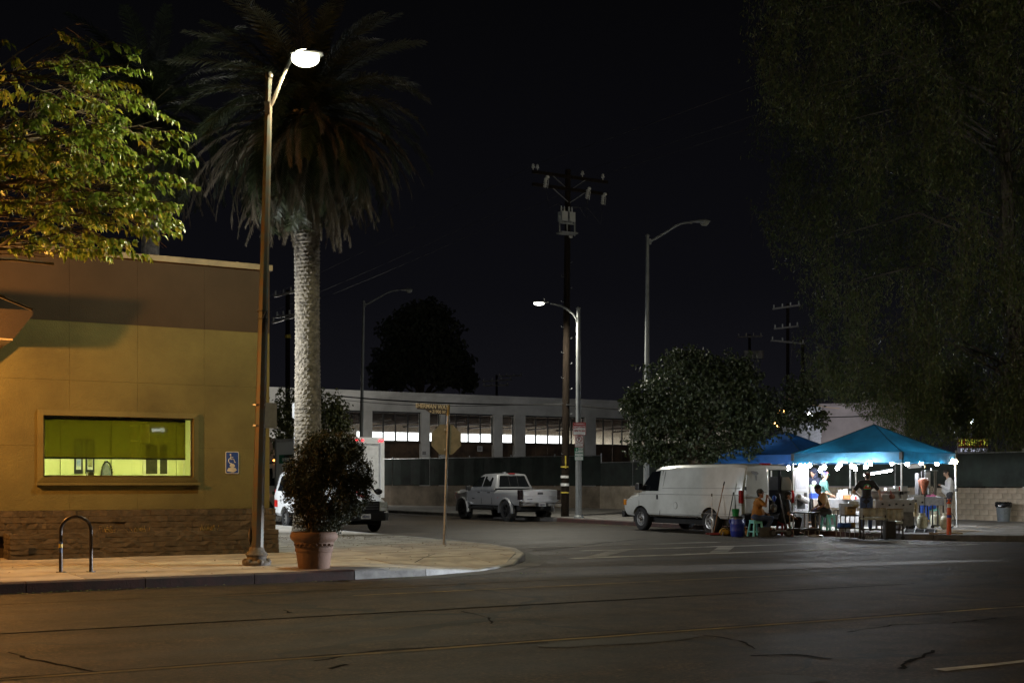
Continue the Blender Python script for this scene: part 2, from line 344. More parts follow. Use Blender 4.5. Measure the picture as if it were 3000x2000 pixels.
pave2 = sheet('stall_pavement', [(200,20.75),(34,20.85),(29.3,21.25),(27.3,22.1),(26.2,23.5),(25.65,25.2),(25.6,27.4),(25.8,33),(26.5,60),(28,260),(200,260)], .012, CONC)
reg2 = [(60,90),(26.9,90),(26.5,60),(25.85,33),(25.65,27.4),(25.7,25.2),(26.25,23.5),(27.3,22.15),(29.3,21.25),(34,20.85),(60,20.8)]
CONC2 = M('stall_concrete', (.20,.19,.175), .82, var=.35, vs=1.2, bump=.25, bs=60, rnd=.12)
g2a = [24,27,30,33,36,39,60]; g2b = [20,22.4,24.8,27.2,29.6,32,35,38,42,46,52,60,90]
for i in range(len(g2a)-1):
    for j in range(len(g2b)-1):
        slab(pave2, clip([(g2a[i],g2b[j]),(g2a[i+1],g2b[j]),(g2a[i+1],g2b[j+1]),(g2a[i],g2b[j+1])], reg2), lambda x, y: .15, CONC2, .008)
sheet('far_slab', [(26.9,90),(200,90),(200,260),(28,260)], .15, CONC2, pave2)

def kerb(name, path, step, zf, matf, side, lo, hi):
    root = bpy.data.objects.new(name, None); C.objects.link(root); root['kind'] = 'structure'
    pts = []
    for i in range(len(path)-1):
        p, q = Vector(path[i]), Vector(path[i+1]); L = (q-p).length
        k = max(1, int(L/step)) if L < 80 else 24
        for j in range(k):
            pts.append(p+(q-p)*(j/k))
    pts.append(Vector(path[-1]))
    nor = []
    for i in range(len(pts)):
        t = (pts[min(i+1, len(pts)-1)]-pts[max(i-1, 0)]).normalized(); nor.append(Vector((-t.y, t.x))*side)
    for i in range(len(pts)-1):
        p, q = pts[i], pts[i+1]; t = (q-p).normalized()*.006; vs = []
        for P_, N_ in ((p+t, nor[i]), (q-t, nor[i+1])):
            z = zf(P_.x, P_.y)+.002
            vs.append([(P_.x-N_.x*.012, P_.y-N_.y*.012, -.05), (P_.x, P_.y, z-.02), (P_.x+N_.x*.025, P_.y+N_.y*.025, z), (P_.x+N_.x*.16, P_.y+N_.y*.16, z), (P_.x+N_.x*.16, P_.y+N_.y*.16, -.05)])
        MB().loft(vs).build('kerb_stone', matf(*((p+q)/2)), root)
    return root
kerb('kerb', LK, 1.6, rampz, lambda a, b: KERBR if a < 6.9 and b < 19 else KERBC, 1, 0, 0)
kerb('stall_kerb', RK, 1.8, lambda a, b: .15, lambda a, b: KERBR if b > 26 and b < 42 else M('kerb_dark', (.09,.085,.08), .8, var=.4, vs=2), -1, 0, 0)
sheet('gutter_strip', [(7.4,17.85),(9.1,18.0),(10.5,18.65),(11.75,19.65),(12.75,21.0),(13.5,22.6),(14.0,24.5),(14.15,27),(13.72,27),(13.56,24.6),(13.11,22.8),(12.36,21.2),(11.41,19.95),(10.2,18.98),(8.9,18.43),(7.4,18.29)], .005, M('gutter_concrete', (.075,.071,.063), .8, var=.5, vs=1.5, bump=.3, bs=40), road)

# painted lines and seams, each a thin worn sheet
def strip(name, a0, a1, b, w, mat, parent, z=.004, wob=.02, seed=0):
    g = random.Random(seed); n = max(2, int(abs(a1-a0)/.5)); up = []; dn = []
    for i in range(n+1):
        a = a0+(a1-a0)*i/n; o = g.uniform(-wob, wob)
        up.append((a, b+o+w/2+g.uniform(-.2,.2)*w, z)); dn.append((a, b+o-w/2+g.uniform(-.2,.2)*w, z))
    m = MB()
    m.add(dn+up, [(i, i+1, n+2+i, n+1+i) for i in range(n)])
    return m.build(name, mat, parent)
strip('seam', -14, 14.6, 13.45, .05, TAR, road, .004, .012, 1); strip('seam', -14, 14.6, 13.54, .045, M('pale_seam', (.085,.078,.062), .75, var=.4, vs=4, bump=.4), road, .004, .01, 2)
strip('painted_line', -14, 44, 10.3, .085, PAINTY, road, .004, .014, 3); strip('seam', -14, 44, 10.385, .03, TAR, road, .004, .01, 4)
strip('painted_line', 6.5, 15.5, 15.7, .05, PAINTY, road, .004, .01, 5); strip('seam', -14, 20, 16.7, .03, TAR, road, .004, .01, 7)
strip('painted_line', 8.0, 9.9, 7.12, .1, PAINT, road, .004, .008, 8)
strip('painted_line', 13.5, 25.3, 21.35, .3, PAINT, road, .004, .015, 9)
strip('painted_line', 15.2, 25.4, 23.6, .28, PAINT, road, .004, .015, 10)
strip('painted_line', 15.0, 20.5, 25.4, .3, M('faint_paint', (.24,.235,.21), .8, var=.6, vs=1.2, dirt=(.045,.043,.04)), street, .004, .02, 11)
for k, (a0, b0, a1, b1) in enumerate([(14.0,21.6,15.9,23.4),(17.2,21.6,18.9,23.4),(20.4,21.6,21.9,23.4),(23.1,21.6,24.4,23.4)]):
    MB().quad((a0,b0,.005),(a0+.5,b0,.005),(a1+.5,b1,.005),(a1,b1,.005)).build('painted_bar', M('faint_paint'), road)
def blob(name, c, rx, ry, mat, parent, z=.0045, seed=0, n=18):
    g = random.Random(seed); MB().quad(*[(c[0]+rx*math.cos(6.283*i/n)*g.uniform(.75,1.1), c[1]+ry*math.sin(6.283*i/n)*g.uniform(.75,1.1), z) for i in range(n)]).build(name, mat, parent)
blob('asphalt_patch', (6.9,9.95), 1.0, .26, ASPH2, road, seed=3); blob('asphalt_patch', (6.4,7.35), .55, .3, ASPH2, road, seed=4)
blob('asphalt_patch', (15.6,20.2), 1.4, .35, ASPH2, road, seed=5); blob('asphalt_patch', (20.5,19.6), 2.6, .35, ASPH2, road, seed=6)
def crack(pts, w, parent, seed=0):
    g = random.Random(seed); m = MB(); P = []
    for i in range(len(pts)-1):
        p, q = Vector(pts[i]), Vector(pts[i+1]); k = max(2, int((q-p).length/.12))
        for j in range(k):
            P.append(p+(q-p)*(j/k)+Vector((g.uniform(-.03,.03), g.uniform(-.03,.03))))
    for i in range(len(P)-1):
        t = (P[i+1]-P[i]).normalized(); nn = Vector((-t.y, t.x))*w*1.7*g.uniform(.3, 1)
        m.quad((*(P[i]-nn), .0035), (*(P[i+1]-nn), .0035), (*(P[i+1]+nn), .0035), (*(P[i]+nn), .0035))
    m.build('crack', TAR, parent)
def cpx(*p): return [GP(x, y).xy for x, y in p]
crack(cpx((930,1935),(1090,1905),(1320,1892),(1440,1888),(1640,1880)), .012, road, 1)
crack(cpx((960,1960),(1000,1948),(1025,1942)), .02, road, 2); crack(cpx((30,1910),(110,1935),(215,1955),(290,1972)), .014, road, 3)
crack(cpx((2480,1850),(2620,1830),(2780,1824),(3000,1802)), .014, road, 4); crack(cpx((2060,1860),(2150,1872),(2230,1905)), .012, road, 5)
crack(cpx((2640,1960),(2660,1940),(2700,1925),(2740,1900)), .02, road, 6); crack(cpx((830,1785),(850,1795),(870,1790)), .016, road, 7)
crack(cpx((1560,1612),(1650,1606),(1760,1590),(1900,1577)), .03, street, 8); crack(cpx((1990,1581),(2120,1580),(2260,1588),(2400,1594)), .03, street, 9)
crack(cpx((1350,1790),(1420,1805),(1450,1830)), .01, road, 10); crack(cpx((2200,1920),(2330,1916),(2490,1935)), .02, road, 11)
_l = [GP(x, y, .15).xy for x, y in ((1215,1648),(1240,1634),(1275,1622))]
_m = MB()
for i in range(2):
    p, q = _l[i], _l[i+1]; _m.quad((p.x-.012,p.y,.1575),(q.x-.012,q.y,.1575),(q.x+.012,q.y,.1575),(p.x+.012,p.y,.1575))
_m.build('crack', TAR, pave)
# fallen leaves and grit, too many to count
def litter(name, label, spots, mat, seed, cat):
    g = np.random.default_rng(seed); cs = []; 
    for (a, b, ra, rb, z, n) in spots:
        cs.append(np.stack([g.normal(a, ra, n), g.normal(b, rb, n), np.full(n, z)], 1))
    cs = np.concatenate(cs); n = len(cs); th = g.uniform(0, 6.283, n); d = np.stack([np.cos(th), np.sin(th), g.uniform(-.1,.35,n)], 1)
    nr = np.stack([g.normal(0,.3,n), g.normal(0,.3,n), np.ones(n)], 1)
    o = leaves_np(name, cs, d, nr, g.uniform(.015,.05,n), g.uniform(.01,.03,n), mat); tag(o, label, cat, kind='stuff')
litter('leaf_litter', 'brown fallen leaves scattered round the palm and over the corner pavement', [(11.4,29.6,.9,.8,.156,700),(10.5,26,1.4,2.2,.156,260),(12.6,24.5,.5,1.6,.158,60),(5,20.5,4,1.2,.158,50)], leaf_mat('dry_litter', (.10,.06,.03), (.22,.14,.07), .8, .1), 5, 'leaves')
litter('gutter_litter', 'small green and pale scraps lying along the gutter below the kerb', [(3.4,18.18,.8,.05,.01,90),(7,18.15,2.5,.06,.01,60),(14.2,28,.15,3,.008,60),(25.2,36,.2,3,.01,160)], leaf_mat('gutter_leaf', (.06,.14,.03), (.30,.30,.16), .7, .2), 6, 'leaves')
# ================================================================== corner building with the lit window
STUC = M('yellow_stucco', (.128,.113,.041), .9, var=.28, vs=.8, bump=.6, bs=44, dirt=(.092,.080,.030))
BROWN = M('brown_stucco', (.042,.029,.018), .9, var=.14, vs=1.1, bump=.4, bs=55)
COPE = M('coping_metal', (.20,.165,.105), .55, .2, var=.2, vs=3)
STONE = M('ledge_stone', (.085,.066,.043), .9, var=.25, vs=5, bump=1.0, bs=14, rnd=.05, world=True)
DARKW = M('dark_wall', (.035,.032,.03), .95)
bld = thing('corner_building', 'flat-roofed corner building of yellow and brown stucco with a wide lit window', 'building', (0,24.4,0))
B0 = 24.4; AE = 8.3; AW = -9.0
wn = None
def bp(name, mb, mat, **k):
    p = k.pop('parent', bld); return mb.build(name, mat, p, loc=(0,-B0,0) if p in (bld, wn) else (0,0,0), **k)
wa0, wa1, wz0, wz1 = 3.96, 6.77, 1.60, 2.77
aj = [AW, BX(203,B0)[0], BX(403,B0)[0], BX(598,B0)[0], AE]
zj = [1.0, 2.19, 3.41, 4.5]
def minus(r, h):
    a0, a1, z0, z1 = r; p, q, s, t = h
    if p >= a1 or q <= a0 or s >= z1 or t <= z0: return [r]
    out = []
    if a0 < p: out.append((a0, p, z0, z1))
    if q < a1: out.append((q, a1, z0, z1))
    p2, q2 = max(a0, p), min(a1, q)
    if z0 < s: out.append((p2, q2, z0, s))
    if t < z1: out.append((p2, q2, t, z1))
    return out
g = .0018
for i in range(4):
    for j in range(3):
        m = MB(); rs = minus((aj[i]+g, aj[i+1]-g, zj[j]+g, zj[j+1]-(g if j < 2 else 0)), (wa0, wa1, wz0, wz1))
        for r in rs: m.b2(r[0], r[1], B0, B0+.05, r[2], r[3])
        if rs: bp('wall_panel', m, STUC)
    bp('upper_panel', MB().b2(aj[i]+g, aj[i+1]-g, B0-.004, B0+.05, 4.5, 5.745), BROWN)
for r in minus((AW, AE-.01, 0, 5.73), (wa0, wa1, wz0, wz1)): bp('wall', MB().b2(r[0], r[1], B0+.052, B0+.25, r[2], r[3]), BROWN)
bp('coping', MB().b2(AW, AE+.05, B0-.05, B0+.3, 5.75, 5.86), COPE)
for a in (1.2, 4.4, 7.6): bp('coping_joint', MB().b2(a, a+.05, B0-.056, B0+.3, 5.745, 5.866), COPE)
bp('side_wall', MB().b2(AE-.2, AE, B0+.052, 58, 0, 5.74), STUC); bp('side_coping', MB().b2(AE-.25, AE+.05, B0+.3, 58, 5.75, 5.86), COPE)
bp('roof', MB().b2(AW, AE-.2, B0+.25, 58, 5.3, 5.5), DARKW); bp('rear_wall', MB().b2(AW, AE, 57.8, 58, 0, 5.74), STUC); bp('west_wall', MB().b2(AW, AW+.2, B0+.25, 57.8, 0, 5.74), STUC)
# window: frame, pane, roller blind
wn = bpy.data.objects.new('window', None); C.objects.link(wn); wn.parent = bld; wn.location = (0,0,0)
def frm(name, a0, a1, z0, z1, w, y0, y1, mat, par):
    m = MB(); m.add([(a0-w,y0+.03,z0-w),(a1+w,y0+.03,z0-w),(a1+w,y0+.03,z1+w),(a0-w,y0+.03,z1+w),(a0,y0,z0),(a1,y0,z0),(a1,y0,z1),(a0,y0,z1),(a0,y1,z0),(a1,y1,z0),(a1,y1,z1),(a0,y1,z1),(a0-w,y1,z0-w),(a1+w,y1,z0-w),(a1+w,y1,z1+w),(a0-w,y1,z1+w)],
        [(i, (i+1)%4, 4+(i+1)%4, 4+i) for i in range(4)]+[(4+i, 4+(i+1)%4, 8+(i+1)%4, 8+i) for i in range(4)]+[(12+i, 12+(i+1)%4, (i+1)%4, i) for i in range(4)])
    return bp(name, m, mat, parent=par)
frm('frame', wa0+.02, wa1-.02, wz0+.02, wz1-.02, .10, B0-.085, B0+.12, STUC, wn)
frm('sash', wa0+.06, wa1-.05, wz0+.05, wz1-.045, .035, B0+.02, B0+.06, M('sash_metal', (.35,.33,.24), .4, .6), wn)
bp('pane', MB().b2(wa0+.05, wa1-.04, B0+.075, B0+.081, wz0+.04, wz1-.03), glass_mat('window_glass', (.93,.96,.9)), parent=wn)
bp('window_sill', MB().b2(wa0-.1, wa1+.1, B0-.11, B0-.02, wz0-.135, wz0-.085), STUC, parent=wn)
blz = wz0+.385
BLIND = bpy.data.materials.new('blind_fabric'); BLIND.use_nodes = True; MATS['blind_fabric'] = BLIND
_n = BLIND.node_tree.nodes; _l2 = BLIND.node_tree.links; _p = _n['Principled BSDF']; _p.inputs['Base Color'].default_value = (.10,.105,.03,1); _p.inputs['Roughness'].default_value = .8
_t = _n.new('ShaderNodeBsdfTransparent'); _t.inputs[0].default_value = (.46,.42,.13,1); _tl = _n.new('ShaderNodeBsdfTranslucent'); _tl.inputs[0].default_value = (.36,.33,.10,1)
_a = _n.new('ShaderNodeMixShader'); _a.inputs[0].default_value = .5; _l2.new(_p.outputs[0], _a.inputs[1]); _l2.new(_tl.outputs[0], _a.inputs[2])
_a2 = _n.new('ShaderNodeMixShader'); _a2.inputs[0].default_value = .62; _l2.new(_a.outputs[0], _a2.inputs[1]); _l2.new(_t.outputs[0], _a2.inputs[2]); _l2.new(_a2.outputs[0], _n['Material Output'].inputs[0])
blind = bp('roller_blind', MB().b2(wa0+.07, wa1-.12, B0+.15, B0+.153, blz, wz1-.02), BLIND, parent=wn)
bp('bottom_bar', MB().b2(wa0+.07, wa1-.12, B0+.14, B0+.165, blz-.03, blz), M('black_plastic', (.012,.012,.012), .45, var=.1), parent=wn)
bp('blind_roller', MB().cyl((wa0+.07, B0+.19, wz1-.04), (wa1-.12, B0+.19, wz1-.04), .045, n=12), M('black_plastic'), parent=wn)
# the room behind the window
ROOM = M('room_paint', (.66,.66,.30), .85, var=.05, vs=1); RB = 29.6; CEIL = 3.35
bp('room_back_wall', MB().b2(AW+.2, AE-.2, RB, RB+.1, 0, CEIL), ROOM); bp('room_floor', MB().b2(AW+.2, AE-.2, B0+.25, RB, .2, .3), M('room_floor', (.25,.2,.1), .5))
bp('room_ceiling', MB().b2(AW+.2, AE-.2, B0+.25, RB, CEIL, CEIL+.1), M('ceiling_paint', (.7,.7,.5), .9)); bp('room_side_wall', MB().b2(AE-.32, AE-.22, B0+.25, RB, .3, CEIL), ROOM)
def rx(x): return BX(x, RB)[0]
for x0, x1 in ((176,186),(325,335),(515,524)): bp('wall_pier', MB().b2(rx(x0), rx(x1), RB-.09, RB-.002, .3, CEIL), ROOM)
iw = bp('interior_window', MB().b2(rx(418), rx(492), RB-.05, RB-.002, .9, 2.55), M('room_trim', (.75,.72,.42), .6)); 
for x0, x1 in ((426,459),(467,488)): bp('pane', MB().b2(rx(x0), rx(x1), RB-.062, RB-.052, 1.72, 2.4), M('dim_glass', (.045,.04,.02), .7, spec=.1), parent=iw)
bp('interior_door', MB().b2(rx(537), rx(552), RB-.05, RB-.002, .3, 2.4), M('room_trim'))
bp('counter_front', MB().b2(2.2, 6.6, 26.6, 26.9, .3, 1.585), M('counter_wood', (.22,.17,.06), .6, var=.3, vs=9)); bp('counter_top', MB().b2(2.2, 5.3, 26.5, 27.0, 1.60, 1.64), M('counter_wood'))
def room_lamp(a, b, lab):
    t = tag(bpy.data.objects.new('ceiling_light', None), lab, 'light', 'ceiling lights of the yellow room'); C.objects.link(t); t.location = (a, b, CEIL)
    MB().b2(-.65,.65,-.16,.16,-.05,0).build('housing', M('white_enamel', (.7,.7,.7), .4), t)
    MB().b2(-.6,.6,-.13,.13,-.062,-.051).build('diffuser', emit_mat('tube_green', (.97,1.0,.55), 105), t)
for a, lab in ((2.6,'fluorescent ceiling light above the counter end of the yellow room'),(5.0,'fluorescent ceiling light above the hanging jacket in the yellow room'),(7.2,'fluorescent ceiling light above the inner window of the yellow room')): room_lamp(a, 27.4, lab)
def picture(x0, x1, cols, label):
    a0, a1 = rx(x0), rx(x1); t = thing('framed_picture', label, 'picture', ((a0+a1)/2, RB-.002, 1.72)); w = (a1-a0)/2
    MB().b2(-w, w, -.03, 0, 0, .78).build('frame', M('black_plastic'), t)
    MB().b2(-w+.04, w-.04, -.036, -.031, .09, .72).build('mount', M('mount_paper', (.6,.6,.5), .9), t)
    MB().b2(-w+.05, w-.05, -.041, -.037, .15, .68).build('print', cols, t)
picture(217, 242, M('blue_print', (.10,.17,.38), .7, var=.6, vs=9, dirt=(.5,.5,.45)), 'black framed picture with a blue print on the yellow room wall')
picture(250, 276, M('grey_print', (.30,.29,.12), .7, var=.6, vs=9, dirt=(.06,.06,.03)), 'black framed picture with a grey and yellow print beside the hanging jacket')
jk = thing('hanging_jacket', 'grey jacket with dark fur trim hanging on the yellow room wall', 'jacket', (rx(309), RB-.10, 1.54)); jk.scale = (.5,.6,.5)
m = MB(); g5 = random.Random(3)
m.loft([[(w*math.cos(t)*s, d*math.sin(t), z) for t in [k*6.283/12 for k in range(12)]] for w, d, z, s in ((.20,.07,0,1),(.22,.09,.25,1),(.17,.09,.55,1),(.09,.07,.78,1),(.03,.03,.88,1))])
m.build('jacket_body', M('grey_cloth', (.16,.17,.15), .9, var=.3), jk, smooth=True)
m = MB()
for k in range(130):
    t = k/129*math.pi; x = .2*math.cos(t)*(1.12); z = .25+.62*math.sin(t)
    m.cyl((x,-.04,z), (x*1.25+g5.uniform(-.03,.03), -.07+g5.uniform(-.05,.05), z+.06*math.sin(t)+g5.uniform(-.03,.03)), .018, .003, 5)
m.build('fur_trim', M('dark_fur', (.022,.022,.014), .9), jk)
MB().box((0,.06,.92),(.03,.1,.16)).build('hook', M('white_enamel'), jk)
ob = thing('paper_box', 'small white paper box standing on the counter inside', 'box', (rx(262)-.55, 26.75, 1.643)); MB().box((0,0,.04),(.12,.1,.08)).build('box_body', M('mount_paper'), ob); MB().box((0,0,.083),(.126,.106,.006)).build('lid', M('white_enamel'), ob)
# stone base course and the long planter before it; each stone a piece
random.seed(11); stone_meshes = []
for k in range(6):
    bm = bmesh.new(); bmesh.ops.create_cube(bm, size=1); bmesh.ops.subdivide_edges(bm, edges=[e for e in bm.edges if abs(e.verts[0].co.x-e.verts[1].co.x) > .5], cuts=9, use_grid_fill=True)
    for v in bm.verts:
        if v.co.y < 0: v.co.y += random.uniform(-.12,.04)
        if abs(v.co.z) > .4: v.co.z *= random.uniform(.90,1.03)
    bmesh.ops.recalc_face_normals(bm, faces=bm.faces); me = bpy.data.meshes.new('stone'); bm.to_mesh(me); bm.free(); me.materials.append(STONE); stone_meshes.append(me)
def courses(parent, a0, a1, b, z0, z1, n, depth, end=None):
    h = (z1-z0)/n
    for r in range(n):
        a = a0-random.uniform(0,.8)
        while a < a1:
            L = random.uniform(.7,1.7); p, q = max(a, a0), min(a+L, a1)
            if a1-q < .35: q = a1
            if q-p > .02:
                o = inst('stone', random.choice(stone_meshes), parent, ((p+q)/2, b+depth/2+random.uniform(-.012,.012)-parent.location.y, z0+(r+.5)*h), (0,0,random.choice((0,0,math.pi)) if False else 0), (q-p-.003, depth, h-.002))
            a = q+.001
            if q >= a1: break
    if end:
        for r in range(n): inst('stone', random.choice(stone_meshes), parent, (end[0], end[1]-parent.location.y, z0+(r+.5)*h), (0,0,end[3]), (end[2], .12, h-.006))
courses(bld, AW, AE+.08, B0-.13, .55, 1.0, 4, .13, (AE+.06, B0+.45, .9, R(90)))
pl = thing('stone_planter', 'long low planter of rough ledge stone along the building foot', 'planter', (0,23.62,.15))
PLA0 = BX(30,23.62)[0]; PLA1 = 8.22
_pl0 = pl.location.copy()
def planter_stones():
    h = .455/5
    for r in range(5):
        a = PLA0
        while a < PLA1-.01:
            q = min(a+random.uniform(.8,1.9), PLA1)
            if PLA1-q < .4: q = PLA1
            inst('stone', random.choice(stone_meshes), pl, ((a+q)/2, .07+random.uniform(-.012,.012), (r+.5)*h), (0,0,0), (q-a-.003, .14, h-.002)); a = q
        inst('stone', random.choice(stone_meshes), pl, (PLA0+.05, .41, (r+.5)*h), (0,0,R(-90)), (.62, .12, h-.005))
        inst('stone', random.choice(stone_meshes), pl, (PLA1-.05, .41, (r+.5)*h), (0,0,R(90)), (.62, .12, h-.005))
planter_stones()
MB().b2(PLA0+.1, PLA1-.1, .12, .64, .02, .42).build('soil', EARTH, pl)
MB().b2(PLA0+.3, PLA0+.42, -.012, .02, .11, .21).build('drain_hole', M('black_plastic'), pl)
def weed(a, n, seed, label):
    gg = np.random.default_rng(seed); cs = np.stack([gg.normal(a,.07,n), gg.normal(23.85,.04,n), np.full(n,.555)], 1)
    d = np.stack([gg.normal(0,.45,n), gg.normal(0,.35,n), np.ones(n)], 1)
    t = thing('weed_tuft', label, 'plant', (a, 23.85, .55)); o = leaves_np('blades', cs-np.array([a,23.85,.55]), d, np.stack([gg.normal(0,1,n),gg.normal(0,1,n),gg.normal(0,.2,n)],1), gg.uniform(.06,.2,n), .008, leaf_mat('dry_grass', (.22,.16,.06),(.34,.27,.10), .7, .2), t); o['kind'] = 'stuff'
weed(BX(318,23.85)[0], 60, 1, 'dry weed tuft in the planter behind the bike rack'); weed(BX(408,23.85)[0], 70, 2, 'straggly dry weed tuft in the middle of the planter'); weed(BX(612,23.85)[0], 90, 3, 'thick dry weed tuft in the planter near the street lamp')
# entrance canopy at the frame's edge with a sodium light under it
CPY = bp('entrance_canopy', MB().prism([(AW,4.0),(3.32,4.0),(3.62,4.42),(3.62,4.5),(AW,4.5)], B0-1.2, B0-.006), BROWN)
bp('soffit', MB().b2(AW, 3.30, B0-1.18, B0-.01, 3.965, 3.995), M('soffit_boards', (.5,.42,.3), .7, var=.2, vs=8, stretch=(1,20,1)), parent=CPY)
bp('bracket', MB().prism([(2.55,3.3),(3.28,3.96),(2.55,3.96)], B0-.3, B0-.008), BROWN)
sl = thing('canopy_light', 'orange sodium lamp under the entrance canopy', 'light', (1.0, 23.75, 3.90))
MB().lathe([(.02,.06),(.16,.05),(.17,0),(.16,-.02)], 14).build('housing', M('dark_metal', (.04,.04,.045), .5, .7), sl)
MB().lathe([(.14,-.01),(.13,-.06),(.08,-.10),(.01,-.115)], 14).build('bowl', emit_mat('sodium_bowl', (1,.42,.08), 30), sl, smooth=True)
lamp('sodium_glow', 'POINT', (0,0,-.2), SODIUM, (1,.40,.085), sl, .1)
# wall pack on the side wall lights the palm, the parked van and the corner
wl = thing('wall_pack_light', 'white flood lamp on the side wall of the corner building', 'light', (AE+.005, 31.0, 4.8))
MB().b2(0,.2,-.17,.17,-.02,.22).build('housing', M('dark_metal'), wl); MB().b2(.02,.19,-.15,.15,-.035,-.022).build('lens', emit_mat('wall_pack_lens', (.85,.93,1), 20), wl)
lamp('wall_pack_glow', 'POINT', (.3,0,-.12), WALLPACK, (.94,.97,1), wl, .12)
w2 = dup(wl); w2.location = (AE+.005, 38.6, 4.6); w2['label'] = 'white flood lamp farther back on the side wall of the corner building'
for o in w2.children:
    if o.type == 'LIGHT': bpy.data.objects.remove(o, do_unlink=True)
lamp('wall_pack_beam', 'SPOT', (.3,0,-.12), WALLPACK*5, (.94,.97,1), w2, .12, rot=Vector((1,-.1,-.62)).to_track_quat('-Z','Y').to_euler(), cone=R(100), blend=.5)
# accessible-parking sign on the wall
sg = thing('wall_sign', 'blue wheelchair sign with peeled white patches on the yellow wall', 'sign', (0, B0-.012, 0))
sa0, sa1, sz0, sz1 = BX(660,B0)[0], BX(699,B0)[0], ZZ(1387, 24.9), ZZ(1322, 24.9)
def rrect(a0, a1, z0, z1, r, n=4):
    P = []
    for cx, cz, t0 in ((a1-r,z1-r,0),(a0+r,z1-r,90),(a0+r,z0+r,180),(a1-r,z0+r,270)):
        P += [(cx+r*math.cos(R(t0+90*i/n)), cz+r*math.sin(R(t0+90*i/n))) for i in range(n+1)]
    return P
SW = M('sign_white', (.62,.62,.6), .5, var=.12, vs=9); SBL = M('sign_blue', (.02,.06,.28), .45, var=.15, vs=8)
MB().prism(rrect(sa0,sa1,sz0,sz1,.03), -.004, .006).build('border', SW, sg); MB().prism(rrect(sa0+.012,sa1-.012,sz0+.012,sz1-.012,.024), -.0075, -.0045).build('face', SBL, sg)
sc_ = (sz1-sz0)/.435; ox = (sa0+sa1)/2; oz = (sz0+sz1)/2
def sp(x, z): return (ox+x*sc_, -.009, oz+z*sc_)
m = MB(); m.ell(sp(-.035,.155), (.018,.002,.018), 10, 6); m.tube([sp(-.03,.13), sp(-.03,.065), sp(.03,.065), sp(.055,.0), sp(.07,.01)], .008, 6); m.tube([sp(-.03,.10), sp(.02,.10)], .007, 6)
m.tube([sp(-.03-.045*math.sin(R(k)), .035+.05*math.cos(R(k))) for k in range(-10,215,15)], .0075, 6); m.build('wheelchair_mark', SW, sg)
g6 = random.Random(8)
for cx, cz, rx_, rz_ in ((0,-.055,.065,.04),(-.01,-.14,.105,.05)):
    MB().prism([(ox+(cx+rx_*math.cos(6.283*i/16)*g6.uniform(.75,1.1))*sc_, oz+(cz+rz_*math.sin(6.283*i/16)*g6.uniform(.75,1.1))*sc_) for i in range(16)], -.0105, -.008).build('peeled_patch', M('peeled_backing', (.55,.52,.45), .8), sg)
# bank lettering across the road, mirrored in the window glass
bk = thing('illuminated_sign', 'small white lit letter sign across the road, mirrored in the window', 'sign', (17.2,-20,4.38), math.pi)
txt('CHAS', .26, emit_mat('sign_letters', (.75,.78,1), 10), bk, (0,0,0), (R(90),0,0), bold=.004); MB().box((.62,0,0),(.02,.02,.24)).build('bar', emit_mat('sign_bar', (.55,.5,1), 14), bk)
MB().box((.15,.12,0),(1.5,.1,.5)).build('backing', M('black_plastic'), bk); MB().cyl((.15,.12,-.2),(.15,.12,-4.38),.06,n=8).build('post', M('dark_metal'), bk)
# clutter hanging behind: cable over the roof edge
rc = MB().tube([(AW,24.5,6.05),(-2,24.5,6.0),(1.5,24.5,5.93),(3.4,24.5,5.96),(4.9,24.5,5.87)], .012, 5).build('roof_cable', M('dark_cable', (.03,.03,.03), .6)); tag(rc, 'thin loose cable lying along the corner building roof edge', 'cable')

# ================================================================== white building across the lot
WB = 86.7; WBZ = 8.35
WHT = M('aged_white_wall', (.58,.57,.55), .85, var=.25, vs=.35, bump=.3, bs=20, dirt=(.36,.35,.33)); BOARD = M('plywood_board', (.085,.05,.028), .8, var=.45, vs=1.2)
wb = thing('white_building', 'long white flat-roofed building with a band of lit windows behind the fence', 'building', (0,WB,0))
def wq(name, mb, mat, parent=None, **k): return mb.build(name, mat, parent or wb, loc=(0,0,0) if parent else (0,-WB,0), **k)
wz = [4.66, 6.88]; wA0, wA1 = 22.0, 72.0
wq('spandrel', MB().b2(wA0, wA1, WB, WB+.4, wz[1], WBZ-.25), WHT); wq('parapet', MB().b2(wA0-.1, wA1, WB-.12, WB+.45, WBZ-.25, WBZ), WHT); wq('cornice_line', MB().b2(wA0-.1, wA1, WB-.08, WB-.002, 7.55, 7.63), WHT)
wq('window_head', MB().b2(wA0, wA1, WB-.05, WB+.3, wz[1]-.12, wz[1]-.003), M('dark_trim', (.03,.03,.03), .7))
wq('sill_beam', MB().b2(wA0, wA1, WB-.06, WB+.35, wz[0]-.14, wz[0]-.003), M('sill_brown', (.06,.04,.025), .8))
cols = [(820,836),(1061,1087),(1231,1255),(1287,1301),(1443,1468),(1504,1535),(1709,1741),(1850,1875),(2060,2090)]
cA = [(BX(x0,WB)[0], BX(x1,WB)[0]) for x0, x1 in cols]
for a0, a1 in cA: wq('column', MB().b2(a0, a1, WB-.25, WB+.3, 0, wz[1]+.02), WHT)
edges = [wA0]+[v for c in cA for v in c]+[wA1]
